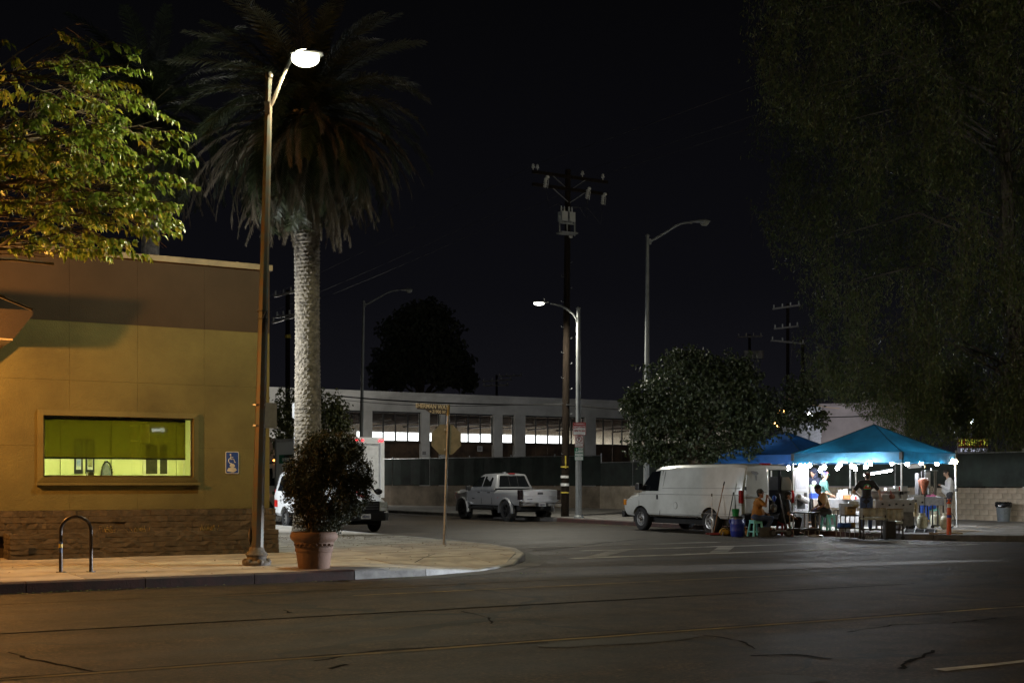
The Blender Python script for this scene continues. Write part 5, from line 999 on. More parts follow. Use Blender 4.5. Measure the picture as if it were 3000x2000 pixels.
# ================================================================== trees and shrubs
BARK = M('bark', (.10,.075,.05), .9, var=.35, vs=6, bump=.7, bs=18); BARKP = M('pale_bark', (.07,.062,.055), .85, var=.35, vs=4, bump=.5, bs=10)
def rot_about(v, ax, q): return Matrix.Rotation(q, 3, ax) @ v
def grow(g, p, d, L, r, depth, segs, tips, spread=.7, droop=0.0, ratio=.68, kids=3, lim=None):
    """recursive limbs; segs collects (points, radii), tips collects (point, direction)"""
    n = 5; pts = [p.copy()]; rr = [r]; q = p.copy(); dd = d.copy()
    for i in range(n):
        dd = (dd+Vector((g.uniform(-.16,.16), g.uniform(-.16,.16), g.uniform(-.12,.12)-droop*.12))).normalized(); q = q+dd*(L/n); pts.append(q.copy()); rr.append(r*(1-.5*(i+1)/n))
        if depth <= 1: tips.append((q.copy(), dd.copy()))
    segs.append((pts, rr))
    if depth == 0: return
    for k in range(kids):
        i = g.randint(2, n); b = pts[i]; ax = dd.orthogonal().normalized(); ax = rot_about(ax, dd, g.uniform(0,6.283))
        nd = rot_about(dd, ax, g.uniform(.35,1)*spread)
        if lim and not lim(b+nd*L*ratio): continue
        grow(g, b, nd.normalized(), L*ratio*g.uniform(.75,1.1), max(rr[i]*.75,.004), depth-1, segs, tips, spread, droop, ratio, kids, lim)
def branch_mesh(segs, name, mat, parent, n=6):
    m = MB()
    for pts, rr in segs: m.tube(pts, rr, n if rr[0] > .03 else 4, cap=False)
    return m.build(name, mat, parent, smooth=True)
def foliage(tips, parent, n_per, L, W, mat, seed, jitter=.18, droop=.5, name='crown', fold=.25, fine=False):
    g = np.random.default_rng(seed); P = np.array([t[0] for t in tips]); D = np.array([t[1] for t in tips])
    P = np.repeat(P, n_per, 0); D = np.repeat(D, n_per, 0); n = len(P)
    P = P+g.normal(0, jitter, (n,3)); d = D*.5+g.normal(0,.7,(n,3)); d[:,2] -= droop
    nr = g.normal(0,.6,(n,3)); nr[:,2] += .8
    o = leaves_np(name, P, d, nr, g.uniform(L*.65,L*1.2,n), g.uniform(W*.7,W*1.15,n), mat, parent, fold, fine); o['kind'] = 'stuff'; return o
# ---- tree at the frame's left edge, lit from the street lamp
LTP = Vector((.55,20.2,.15)); lt = thing('street_tree', 'leafy yellow-green street tree reaching in from the frame edge', 'tree', LTP)
g = random.Random(21); segs = []; tips = []
segs.append(([Vector((0,0,0)),Vector((.05,.02,1.4)),Vector((-.02,.05,2.9)),Vector((.1,.0,4.0)),Vector((.05,0,5.5))],[.15,.13,.12,.10,.06]))
def lim(p):
    w = p+LTP; c = w.x*CA-w.y*SA; d = w.x*SA+w.y*CA; x = 1500+c/d*FPX; y = HOR-(w.z-CAMZ)/d*FPX
    return x < 575-max(0,(y-560))*.30-max(0,(300-y))*.75 and y < 745 and y > 60+max(0,(300-x))*.1 and d > 15.6
for k in range(20):
    el = -.05+k*.075; az = g.uniform(-.35,.35); L = 2.5*g.uniform(.85,1.15)
    grow(g, Vector((.1,0,4.5+.07*k)), Vector((math.cos(az)*math.cos(el),math.sin(az)*math.cos(el)-.25,math.sin(el))).normalized(), L, .045, 3, segs, tips, .62, .10, .66, 4, lim)
branch_mesh(segs, 'branches', M('twig_bark', (.17,.13,.085), .85, var=.2), lt, 6)
tips = [t for t in tips if lim(t[0])]
random.Random(3).shuffle(tips); gs = random.Random(17); LP = []; LD = []; tw = []; used = []
for p, dd in tips:                              # leaf sprays along short twigs, kept apart so that dark gaps stay
    if any((p-u).length < .20 for u in used): continue
    used.append(p)
    if len(used) > 330: break
    ax = Vector((dd.x+gs.uniform(-.5,.5), dd.y+gs.uniform(-.5,.5), gs.uniform(-.25,.15))).normalized(); L = gs.uniform(.30,.55)
    if not lim(p+ax*L): L *= .5
    tw.append(([p-ax*.1, p+ax*L*.5+Vector((0,0,.02)), p+ax*L-Vector((0,0,.05))],[.007,.005,.003]))
    sd = ax.cross(Vector((0,0,1))).normalized(); n = int(L*42)
    for i in range(n):
        q = p+ax*(L*(i+.5)/n)-Vector((0,0,.05*(i/n)**2)); s_ = 1 if i % 2 else -1
        LP.append(q+Vector((gs.uniform(-.03,.03),gs.uniform(-.03,.03),gs.uniform(-.03,.03)))); LD.append(ax*.45+sd*s_*gs.uniform(.3,.9)+Vector((gs.uniform(-.25,.25),gs.uniform(-.25,.25),-gs.uniform(.25,1.1))))
branch_mesh(tw, 'twigs', M('twig_bark', (.17,.13,.085), .85, var=.2), lt, 4)['kind'] = 'stuff'
_g = np.random.default_rng(3); n = len(LP); nr = _g.normal(0,.45,(n,3)); nr[:,2] += .9
o = leaves_np('crown', np.array(LP), np.array(LD), nr, _g.uniform(.08,.145,n), _g.uniform(.047,.072,n), leaf_mat('lime_leaf', (.15,.26,.032), (.36,.44,.085), .38, .38), lt, .25, True); o['kind'] = 'stuff'
# ---- palms
FRG = leaf_mat('palm_green', (.025,.038,.013), (.05,.065,.02), .5, .2); FRD = leaf_mat('palm_dead', (.11,.085,.05), (.20,.165,.11), .75, .2)
def frond_mesh(name, L, arc, wid, n, mat, seed, dead=False):
    """a feather frond along +x, arching down by arc radians"""
    g = random.Random(seed); pts = []; q = 0.0; x = z = 0.0; k = 16
    for i in range(k+1):
        pts.append(Vector((x, 0, z))); q = -arc*(i/k)**1.25; x += L/k*math.cos(q); z += L/k*math.sin(q)
    m = MB(); m.tube(pts, [.028*(1-.85*i/k) for i in range(k+1)], 4)
    for i in range(n):
        u = .10+.9*i/n; f = u*k; j = min(int(f), k-1); p = pts[j]+(pts[j+1]-pts[j])*(f-j); t = (pts[j+1]-pts[j]).normalized(); nn = Vector((-t.z,0,t.x))
        ll = wid*math.sin(math.pi*min(1,.12+u*.83))**.6*g.uniform(.85,1.1)
        for s in (-1,1):
            d = (t*(.75 if not dead else 1.15)+Vector((0,s*(1.0 if not dead else .55),0))+nn*g.uniform(-.15,.3)-(Vector((0,0,.25)) if dead else Vector((0,0,.12)))).normalized()
            w = t*.018; e = p+d*ll+Vector((0,0,-.14*ll*g.uniform(.3,1.4))); mid = p+d*ll*.55
            m.add([p-w*.6, p+w*.6, mid+w, e, mid-w],[(0,1,2,4),(4,2,3)])
    return m.mesh(name, mat)
gf = [frond_mesh('frond', 3.5, a, .48, 64, FRG, s) for s, a in ((1,1.0),(2,1.5),(3,1.9),(4,2.2))]; df = [frond_mesh('dead_frond', 3.0, a, .30, 52, FRD, s, True) for s, a in ((5,.5),(6,.8),(7,.3))]; wf = [frond_mesh('dead_frond', 3.5, a, .34, 58, FRD, s, True) for s, a in ((15,1.35),(16,1.6),(17,1.15))]
def palm(label, base, H, r, seed, nfr, ndead, scale, lean=(0,0), scars=True, low=False):
    t = thing('palm_tree', label, 'palm tree', base); g = random.Random(seed)
    nr, ns = (330, 60) if scars else (30, 16); secs = []
    for i in range(nr+1):
        u = i/nr; z = u*H; bul = 1+.38*math.exp(-u*22)+.05*math.sin(u*9)+.10*max(0,u-.93)/.07; ring_ = []
        for j in range(ns):
            q = 6.283*j/ns
            if scars:
                ph = (i/3.0) % 1.0; s = .5+.5*math.sin(q*15+(int(i/3)%2)*math.pi+g.uniform(-.6,.6)); off = .030*(1-ph)*(.4+.6*s)+g.uniform(-.010,.010)
            else: off = g.uniform(-.02,.02)
            rr = r*bul+off-.015; ring_.append((lean[0]*u**1.3+rr*math.cos(q), lean[1]*u**1.3+rr*math.sin(q), z))
        secs.append(ring_)
    MB().loft(secs).build('trunk', M('palm_bark', (.30,.265,.215), .9, var=.45, vs=7, bump=.8, bs=22), t, smooth=False)
    top = Vector((lean[0], lean[1], H))
    for k in range(nfr):
        q = k*2.39996; u = (k+.5)/nfr; el = R(80)-R(128)*u**.85; me = gf[min(3,int(u*4))] if u > .18 else gf[0]
        o = inst('frond', me, t, top+Vector((.18*math.cos(q),.18*math.sin(q),.25-.5*u)), (g.uniform(-.2,.2),-el,q), (scale*g.uniform(.9,1.08),)*3)
    for k in range(ndead):
        q = k*2.39996+.7; el = -R(g.uniform(40,86)); o = inst('dead_frond', df[k%3], t, top+Vector((r*.9*math.cos(q),r*.9*math.sin(q),-.25-g.uniform(0,.7))), (g.uniform(-.3,.3),-el,q), (scale*g.uniform(.7,1.0),)*3)
    for k in range(int(ndead*.8)):
        q = k*2.39996+1.3; el = -R(g.uniform(-12,34)); inst('dead_frond', wf[k%3], t, top+Vector((.2*math.cos(q),.2*math.sin(q),-.2-g.uniform(0,.3))), (g.uniform(-.3,.3),-el,q), (scale*g.uniform(.75,1.0),)*3)
    return t
DP = 32.3; pb = wp((903-1500)/FPX*DP, DP, .14)
pc = PX(893, 330, DP); palm('tall palm with a pale ringed trunk behind the potted shrub', pb, pc.z-.14, .325, 7, 96, 130, 1.0, ((pc.x-pb.x)*.6, (pc.y-pb.y)*.6))
d5 = 43.5; pb2 = wp((440-1500)/FPX*d5, d5, .14); palm('dim second palm rising behind the corner building', pb2, ZZ(330,d5)-.14, .32, 9, 60, 40, 1.15, (0,0), False)
# ---- shrub in the pot
sb = thing('potted_shrub', 'dark bushy conifer shrub growing in the terracotta pot', 'shrub', GP(920,1664,.15)+Vector((0,0,.52)))
g = random.Random(5); segs = []; tips = []
c0 = GP(920,1664,.15); dsh = 20.1
def shp(x, y, dd=0.0): w = PX(x, y, dsh+dd); return w-c0-Vector((0,0,.52))
blobs = [(900,1400,75,80),(1010,1380,80,85),(945,1335,85,70),(1000,1330,70,60),(880,1450,55,70),(1045,1440,50,75),(960,1450,95,80),(920,1500,60,50),(1000,1490,55,50),(950,1300,45,35),(1015,1320,35,40),(870,1400,40,60),(1060,1400,32,40),(925,1315,45,40),(905,1540,40,25),(960,1545,50,25)]
P = []
for k, (x, y, rx_, ry_) in enumerate(blobs):
    for i in range(int(rx_*ry_/26)):
        u = Vector((g.gauss(0,1),g.gauss(0,1),g.gauss(0,1))).normalized()*(g.uniform(.55,1.0)); P.append(shp(x+u.x*rx_, y+u.y*ry_, u.z*rx_*dsh/FPX*1.1))
for k in range(26):
    e = P[g.randrange(len(P))]; s0 = Vector((g.uniform(-.08,.08),g.uniform(-.08,.08),0)); segs.append(([s0, s0.lerp(e,.4)+Vector((0,0,.05)), s0.lerp(e,.75), e],[.022,.016,.009,.004]))
branch_mesh(segs, 'stems', BARK, sb, 5)
tp_ = [(p, Vector((p.x, p.y, p.z*.5+.1)).normalized()) for p in P]
foliage(tp_, sb, 20, .042, .022, leaf_mat('conifer_leaf', (.018,.026,.008), (.042,.040,.014), .7, .12), 8, .030, -.25)
# ---- round tree behind the van
def crown_tree(name, label, base, blobs, d0, n_leaf, L, W, mat, seed, trunk_r, depthf=.8, limbs=14, trunkmat=BARK, droop=.8, parts=True, inner=.35, hang=0):
    t = thing(name, label, 'tree', base); g = random.Random(seed); P = []; B = Vector(base); tot = sum(b[2]*b[3] for b in blobs)
    for (x, y, rx_, ry_) in blobs:
        for i in range(int(n_leaf*rx_*ry_/tot)):
            u = Vector((g.gauss(0,1),g.gauss(0,1),g.gauss(0,1))).normalized()*(g.uniform(inner,1.0)); P.append(PX(x+u.x*rx_*(1+.14*math.sin(u.y*9+x)), y+u.y*ry_*(1+.14*math.sin(u.x*8+y)), d0+u.z*rx_*d0/FPX*depthf)-B)
    segs = []; cz = sum(p.z for p in P)/len(P); top = Vector((0,0,max(1.6,min(p.z for p in P)*.9+.6)))
    segs.append(([Vector((0,0,0)),top*.5+Vector((.05,.03,0)),top],[trunk_r*1.15,trunk_r,trunk_r*.85]))
    for k in range(limbs):
        e = P[g.randrange(len(P))]*.96; md = top.lerp(e,.5)+Vector((0,0,.1*(e-top).length)); segs.append(([top*g.uniform(.7,1), top.lerp(md,.55), md, e],[trunk_r*.55,trunk_r*.4,trunk_r*.25,.012]))
    branch_mesh(segs, 'trunk', trunkmat, t, 7)
    gn = np.random.default_rng(seed); P = np.array(P); n = len(P); d = gn.normal(0,.6,(n,3)); d[:,2] -= droop; nr = gn.normal(0,.7,(n,3)); nr[:,2] += .5
    o = leaves_np('crown', P, d, nr, gn.uniform(L*.6,L*1.25,n), gn.uniform(W*.7,W*1.2,n), mat, t, fine=(d0 < 60)); o['kind'] = 'stuff'; return t
FIC = leaf_mat('ficus_leaf', (.012,.024,.006), (.036,.046,.012), .55, .2)
crown_tree('round_tree', 'round glossy-leaved tree spreading over the white cargo van', wp((2030-1500)/FPX*43, 43, .15), [(2010,1110,150,90),(1960,1230,120,100),(2120,1170,150,110),(2200,1210,130,85),(1900,1200,75,95),(2060,1290,140,65),(2190,1275,70,55),(1890,1310,65,60),(2320,1215,75,60),(2150,1090,90,70),(2020,1050,80,45),(2350,1150,70,65),(1850,1180,40,55),(2205,1325,38,28),(1960,1330,90,40),(2400,1225,35,40),(2080,1330,50,32)], 43, 19000, .13, .085, FIC, 31, .17)
crown_tree('street_tree', 'dark street tree half hidden behind the palm trunk', wp((905-1500)/FPX*57, 57, .15), [(830,1210,45,80),(960,1210,70,75),(840,1300,50,90),(1000,1260,45,60),(900,1190,60,70),(950,1300,80,60),(985,1215,30,55),(890,1330,80,70),(905,1160,25,50)], 57, 7000, .15, .10, leaf_mat('street_leaf', (.035,.048,.016), (.075,.075,.024), .4, .2), 33, .14)
crown_tree('distant_tree', 'big dark tree standing beyond the white building roof', wp((1230-1500)/FPX*150, 150, 0), [(1230,1000,130,115),(1170,1070,90,70),(1310,1060,80,80),(1250,930,85,60),(1130,1110,50,35),(1370,1110,35,40)], 150, 15000, .6, .4, leaf_mat('far_leaf', (.08,.09,.06), (.12,.13,.08), .8, .1), 35, .4, inner=.2)
# ---- huge weeping eucalyptus over the stall
EUC = leaf_mat('eucalyptus_leaf', (.040,.075,.020), (.105,.110,.032), .42, .25)
ec = thing('eucalyptus_tree', 'huge weeping eucalyptus filling the sky above the food stall', 'tree', wp((2985-1500)/FPX*50, 50, .15))
g = random.Random(41); gn = np.random.default_rng(41); EB = ec.location.copy(); segs = []
segs.append(([Vector((0,0,0)),Vector((.2,.1,3.5)),Vector((.1,.3,7)),Vector((-.4,.2,11)),Vector((-.6,.3,16)),Vector((-.3,.2,21))],[.6,.5,.42,.36,.28,.16]))
edge = [(0,2190),(120,2170),(400,2180),(560,2190),(700,2260),(800,2290),(900,2340),(1000,2330),(1080,2360),(1150,2380),(1190,2500),(1260,2600),(1330,2760),(1400,2850)]
def exl(y):
    for (y0,x0),(y1,x1) in zip(edge, edge[1:]):
        if y0 <= y <= y1: return x0+(x1-x0)*(y-y0)/(y1-y0)
    return 2190 if y < 0 else 2900
streams = []; cl = []
while len(cl) < 120:
    y = g.uniform(-280,1190); x = g.uniform(2160,3240)
    if x < exl(max(0,y))+70 or any(abs(x-u[0]) < 62 and abs(y-u[1]) < 75 for u in cl): continue
    cl.append((x, y, 50+g.uniform(-4.5,3)*(1 if x > 2450 else .6)))
for x in range(2500,2960,45): cl.append((x, 1090+(x-2500)*.22+g.uniform(-30,30), 49+g.uniform(-2,2)))
for x, y, d in cl:
    for k in range(int(g.uniform(11,24))): streams.append((x+g.gauss(0,40), y+g.gauss(0,38)-20, d+g.gauss(0,.6)))
Lp = []; Ld = []
for k, (x, y, d) in enumerate(streams):
    s0 = PX(x, y, d)-EB; L = g.uniform(.9,2.4); sway = Vector((g.uniform(-.25,.25), g.uniform(-.25,.25), -1)); n = int(L*44)
    lowlim = PX(x, 1385 if x > 2820 else 1300 if x > 2640 else 1270 if x > 2570 else 1225 if x > 2510 else 1190, d).z-EB.z
    if (s0+sway*L).z > lowlim: segs.append(([s0, s0+sway*L*.5, s0+sway*L],[.012,.008,.004]))
    for i in range(n):
        p = s0+sway*(L*i/n)+Vector((g.gauss(0,.24),g.gauss(0,.24),g.gauss(0,.12)))
        if p.z < lowlim: continue
        w = p+EB; cc = w.x*CA-w.y*SA; dd = w.x*SA+w.y*CA; xx = 1500+cc/dd*FPX; yy = HOR-(w.z-CAMZ)/dd*FPX
        if xx < exl(max(0,yy))-12: continue
        Lp.append(p); Ld.append((g.gauss(0,.6), g.gauss(0,.6), -.8))
    if k % 40 == 0:
        c_ = Vector((-.4,.2,min(20,max(4,s0.z)))); segs.append(([c_*.98, c_.lerp(s0,.5)+Vector((0,0,1.2)), s0],[.07,.045,.012]))
branch_mesh(segs, 'trunk', BARKP, ec, 5)
Lp = np.array(Lp); n = len(Lp); o = leaves_np('crown', Lp, np.array(Ld), gn.normal(0,1,(n,3)), gn.uniform(.11,.22,n), gn.uniform(.034,.056,n), EUC, ec, .1); o['kind'] = 'stuff'
# ================================================================== food stall
def AT(x, d, z=.15): return wp((x-1500)/FPX*d, d, z)
def T(name, label, cat, x, d, z=.15, rz=0.0, group=None): return thing(name, label, cat, AT(x, d, z), YAW+rz, group)
def Wd(x0, x1, d): return (x1-x0)/FPX*d
SST = M('stainless', (.50,.50,.50), .28, .9, var=.2, vs=3, dirt=(.30,.29,.27)); SST2 = M('scuffed_stainless', (.42,.42,.38), .38, .85, var=.4, vs=5, dirt=(.20,.17,.09)); BLKM = M('black_frame', (.02,.02,.02), .5, .3, var=.2)
MINT = M('mint_plastic', (.22,.60,.52), .4, var=.08); CARD = M('cardboard'); CARD2 = M('brown_carton', (.30,.21,.10), .85, var=.15, vs=6); WPL = M('white_plastic', (.66,.66,.68), .4, var=.06); CLR = M('cloudy_plastic', (.55,.57,.60), .35, trans=.35)
def canvas(name, col, tr=.45):
    m = M(name, col, .75, var=.22, vs=1.6, bump=.25, bs=9); n = m.node_tree.nodes; l = m.node_tree.links; b = n['Principled BSDF']
    t = n.new('ShaderNodeBsdfTranslucent'); l.new(b.inputs['Base Color'].links[0].from_socket, t.inputs[0]); x = n.new('ShaderNodeMixShader'); x.inputs[0].default_value = tr
    l.new(b.outputs[0], x.inputs[1]); l.new(t.outputs[0], x.inputs[2]); l.new(x.outputs[0], n['Material Output'].inputs[0]); return m
def tent(label, x, d, L, eave, apex, mat, legz, rz=R(45), val=.32, seed=0):
    t = T('canopy_tent', label, 'tent', x, d, 0, rz); h = L/2; g = random.Random(seed); n = 10
    cor = [(-h,-h),(h,-h),(h,h),(-h,h)]
    for k in range(4):
        (x0,y0),(x1,y1) = cor[k], cor[(k+1)%4]; rows = []
        for i in range(n+1):
            u = i/n; row = []
            for j in range(n+1):
                w = j/n; ex, ey = x0+(x1-x0)*w, y0+(y1-y0)*w; z = eave+(apex-eave)*(u**1.12)-.05*math.sin(math.pi*w)*(1-u)*math.sin(math.pi*min(1,u*1.0+.1))+g.uniform(-.006,.006)*(0 < j < n)
                row.append((ex*(1-u), ey*(1-u), z))
            rows.append(row)
        MB().loft(rows, cap=False, close=False).build('roof_panel', mat, t, smooth=True)
        rows = [[(x0+(x1-x0)*j/12+(y1-y0)/L*0.004*math.sin(j*2.1+i), y0+(y1-y0)*j/12+.012*math.sin(j*1.9+i*2+k)*(i/3), eave-val*i/3+(.02*math.sin(math.pi*j/12) if i == 3 else 0)) for j in range(13)] for i in range(4)]
        MB().loft(rows, cap=False, close=False).build('valance', mat, t, smooth=True)
        sx, sy = (1 if x0 > 0 else -1), (1 if y0 > 0 else -1)
        lz = legz[k]; fx, fy = x0*.99+lz[0], y0*.99+lz[1]; tx_, ty_ = x0*.985, y0*.985; mzz = (eave-.05)*.45
        MB().box(((tx_*.55+fx*.45),(ty_*.55+fy*.45),(eave-.06+lz[2])/2*1.0+.0),(.001,.001,.001)) 
        MB().tube([(tx_,ty_,eave-.05),(tx_*.5+fx*.5,ty_*.5+fy*.5,(eave+lz[2])/2)], .028, 4).build('leg', M('tent_leg', (.55,.55,.53), .4, .4), t); MB().tube([(tx_*.52+fx*.48,ty_*.52+fy*.48,(eave+lz[2])/2+.05),(fx,fy,lz[2])], .021, 4).build('leg_lower', M('tent_leg'), t); MB().box((tx_*.5+fx*.5,ty_*.5+fy*.5,(eave+lz[2])/2),(.08,.08,.09)).build('leg_lock', BLKM, t)
        MB().box((tx_,ty_,eave-.12),(.1,.1,.22)).build('corner_block', BLKM, t)
        MB().tube([(x0*.97,y0*.97,eave-.06),(x1*.97*.5+x0*.97*.5,y1*.97*.5+y0*.97*.5,eave-.3),(x1*.97,y1*.97,eave-.06)], .013, 4).tube([(x0*.97,y0*.97,eave-.32),(x1*.97*.5+x0*.97*.5,y1*.97*.5+y0*.97*.5,eave-.08),(x1*.97,y1*.97,eave-.32)], .013, 4).build('truss', M('tent_leg'), t)
        MB().tube([(x0,y0,eave),(x0*.5,y0*.5,eave+(apex-eave)*.46),(0,0,apex)], .014, 5).build('seam', M('dark_canvas', (.01,.04,.06), .8), t)
    MB().tube([(0,0,apex),(0,0,apex-.7)], .02, 6).build('king_post', M('tent_leg'), t); return t
CAN1 = canvas('canvas_teal', (.007,.080,.150), .16); CAN2 = canvas('canvas_blue', (.007,.062,.22), .22)
tent('teal-blue pitched canopy tent over the taco counter', 2561, 39.7, 3.68, 2.43, 3.35, CAN1, [(0,0,.0),(.22,.05,.15),(0,0,.15),(0,0,.15)], R(46.5), seed=1)
tent('darker blue canopy tent behind the cargo van', 2302, 44.0, 3.5, 2.46, 3.30, CAN2, [(0,0,.15)]*4, R(45), seed=2)
# string lights
BULBM = emit_mat('bulb_glass', (.90,.95,1), BULB); BULBW = emit_mat('bulb_warm', (1,.66,.30), BULB*.5)
def dline(x): return 39.8-(x-2312)/258*2.5 if x < 2570 else 37.3+(x-2570)/238*2.5
def string(label, spots):
    ps = [PX(x, y, dline(x)) for x, y, _ in spots]; t = thing('string_light', label, 'string lights', ps[0]); o = ps[0]
    cab = [q-o+Vector((0,0,.13)) for q in ps]; pp = []
    for i in range(len(cab)-1): pp += [cab[i], cab[i].lerp(cab[i+1],.5)-Vector((0,0,.03))]
    MB().tube(pp+[cab[-1]], .007, 4).build('cable', M('dark_cable'), t)
    for q, (x, y, w) in zip(ps, spots):
        b = MB().lathe([(.004,-.075),(.035,-.068),(.055,-.04),(.058,-.01),(.043,.03),(.025,.06),(.02,.07)], 12).build('bulb', BULBW if w else BULBM, t, smooth=True, loc=q-o); MB().cyl((0,0,.065),(0,0,.13),.022,n=8).build('socket', BLKM, b)
string('row of bare white bulbs along the street side of the teal canopy, van end', [(2310,1370,0),(2345,1364,0),(2358,1365,0),(2372,1362,0),(2404,1376,0),(2416,1367,0),(2453,1370,0),(2461,1361,0),(2495,1364,1),(2506,1371,0),(2536,1366,0),(2550,1356,0)])
string('row of bare white bulbs along the pavement side of the teal canopy, orange post end', [(2613,1355,0),(2658,1357,0),(2699,1354,0),(2745,1356,0),(2787,1348,0),(2800,1351,1)])
_dl = dline; dline = lambda x: 44.2
string('short row of added fill bulbs under the darker blue canopy, hidden behind the van roof', [(2195,1366,1),(2240,1366,0)]); dline = _dl  # unseen bulbs added to brighten the blue canopy
tb = T('tube_light', 'slanting white tube light under the teal canopy', 'light', 2572, 40.5, ZZ(1383,40.5)); MB().tube([(-.47,0,-.07),(.47,0,.09)], .035, 6).build('housing', WPL, tb); MB().tube([(-.45,-.03,-.10),(.45,-.03,.06)], .018, 6).build('tube', emit_mat('tube_lit', (.9,.95,1), TENTTUBE), tb)
# ---- seats
def stool(label, x, d, z, h=.46, mat=MINT, rz=R(20), grp='plastic stools at the stall'):
    t = T('plastic_stool', label, 'stool', x, d, z, rz, grp)
    MB().box((0,0,h-.02),(.28,.28,.04)).build('seat', mat, t, bevel=.015)
    for sx in (-1,1):
        for sy in (-1,1): MB().add([(sx*.13,sy*.13,h-.03),(sx*.085,sy*.13,h-.03),(sx*.085,sy*.085,h-.03),(sx*.13,sy*.085,h-.03),(sx*.185,sy*.185,0),(sx*.135,sy*.185,0),(sx*.135,sy*.135,0),(sx*.185,sy*.135,0)],[(0,1,2,3),(7,6,5,4)]+[(i,(i+1)%4,4+(i+1)%4,4+i) for i in range(4)]).build('leg', mat, t)
    for s in (-1,1): MB().box((0,s*.155,.13),(.31,.02,.035)).build('rung', mat, t); MB().box((s*.155,0,.13),(.02,.31,.035)).build('rung', mat, t); MB().box((0,s*.135,h-.07),(.25,.015,.05)).build('apron', mat, t); MB().box((s*.135,0,h-.07),(.015,.25,.05)).build('apron', mat, t)
    return t
stool('mint plastic stool under the man in the orange shirt', 2214, 35.9, 0); stool('mint plastic stool under the man in the beige shirt', 2427, 36.4, .15); stool('mint plastic stool under the person in blue trousers', 2734, 44.4, .15, .48); stool('dark red plastic stool under the man in black', 2296, 36.6, 0, .42, M('red_plastic', (.22,.02,.03), .45))
# ---- things along the van
br = T('plastic_barrel', 'blue plastic barrel with a black lid beside the van', 'barrel', 2160, 35.5, 0)
MB().lathe([(.005,0),(.165,0),(.175,.02),(.195,.15),(.20,.17),(.197,.19),(.203,.34),(.208,.36),(.203,.38),(.185,.50),(.165,.53)], 24).build('drum', M('blue_plastic', (.015,.03,.25), .4, var=.12), br, smooth=35); MB().lathe([(.19,.51),(.20,.52),(.20,.565),(.18,.58),(.005,.58)], 24).build('lid', BLKM, br, smooth=35); MB().lathe([(.203,.505),(.208,.505),(.208,.52),(.203,.52)], 24, cap=False).build('clamp_ring', GALV, br)
for s in (-1,1): MB().box((s*.21,0,.43),(.03,.1,.1)).build('handle', M('blue_plastic'), br)
bk_ = T('bucket', 'small green plastic bucket on top of the blue barrel', 'bucket', 2155, 35.5, .58); MB().lathe([(.005,0),(.08,0),(.108,.19),(.115,.195),(.112,.2),(.105,.195),(.085,.02),(.005,.02)], 18).build('pail', M('green_plastic', (.01,.22,.05), .4), bk_, smooth=35); MB().tube([(-.11,0,.17),(-.1,-.05,.1),(0,-.09,.06),(.1,-.05,.1),(.11,0,.17)], .004, 4).build('bail', GALV, bk_)
yb_ = T('tool_bag', 'yellow and black bag slumped on the road beside the barrel', 'bag', 2124, 36.2, 0)
MB().ell((0,0,.11),(.17,.12,.12),14,8).jit(.012,3).build('bag_body', M('yellow_fabric', (.42,.24,.01), .7, var=.3), yb_, smooth=True); MB().tube([(-.16,-.04,.03),(-.1,-.1,.18),(0,-.11,.22),(.12,-.1,.15)], .012, 5).build('strap', BLKM, yb_); MB().box((0,-.0,.2),(.2,.05,.04)).build('zip_flap', BLKM, yb_)
def pole_tool(name, label, x0, y0, x1, y1, d, zb, mat, r, head):
    b = AT(x1, d, zb); t = thing(name, label, 'cleaning tool', b, YAW); hx = (x0-x1)/FPX*d; hz = ZZ(y0,d)-zb
    MB().tube([(0,0,.05),(hx,.10,hz)], r, 6).build('handle', mat, t); MB().tube([(hx*.93,.095,hz*.93),(hx,.10,hz)], r*1.35, 6).build('grip', BLKM, t); head(t); return t
pole_tool('floor_squeegee', 'white-handled squeegee leaning on the van wheel', 2087, 1445, 2086, 1560, 36.8, 0, WPL, .012, lambda t: MB().box((.0,0,.035),(.36,.05,.05)).build('red_head', M('red_plastic'), t))
pole_tool('push_broom', 'broom with a long wooden handle leaning on the van', 2124, 1410, 2090, 1558, 36.4, 0, M('broom_wood', (.24,.12,.05), .6), .014, lambda t: (MB().box((.06,-.02,.05),(.34,.07,.06)).build('broom_block', M('red_plastic'), t), MB().box((.06,-.02,.015),(.33,.06,.03)).build('bristles', BLKM, t)))
pole_tool('dustpan', 'long-handled black dustpan leaning beside the green bucket', 2151, 1441, 2126, 1560, 36.1, 0, BLKM, .013, lambda t: (MB().add([(-.1,-.13,.0),(.14,-.13,.0),(.14,.1,.0),(-.1,.1,.0),(-.08,-.08,.10),(.12,-.08,.10),(.12,.1,.16),(-.08,.1,.16)],[(0,1,2,3),(0,4,7,3),(1,2,6,5),(3,7,6,2)]).build('pan', M('grey_plastic', (.07,.07,.07), .5), t)))
sk = T('trash_bag', 'crumpled grey plastic bag tied in the open van doorway', 'bag', 2266, 36.2, ZZ(1500,36.2)); MB().ell((0,0,.13),(.11,.1,.14),12,8).jit(.022,5).build('sack', M('grey_film', (.16,.17,.18), .3, var=.3), sk); MB().cyl((0,0,.25),(.01,0,.33),.02,.05,8).build('knot', M('grey_film'), sk)
bc = T('blue_helmet', 'blue plastic helmet hanging in the open van doorway', 'helmet', 2268, 36.1, ZZ(1470,36.1)); MB().ell((0,0,.11),(.06,.085,.085),12,8).build('shell', M('bright_blue_plastic', (.01,.10,.45), .35), bc, smooth=True); MB().box((-.02,-.08,.10),(.04,.03,.16)).build('vent', M('blue_plastic'), bc)
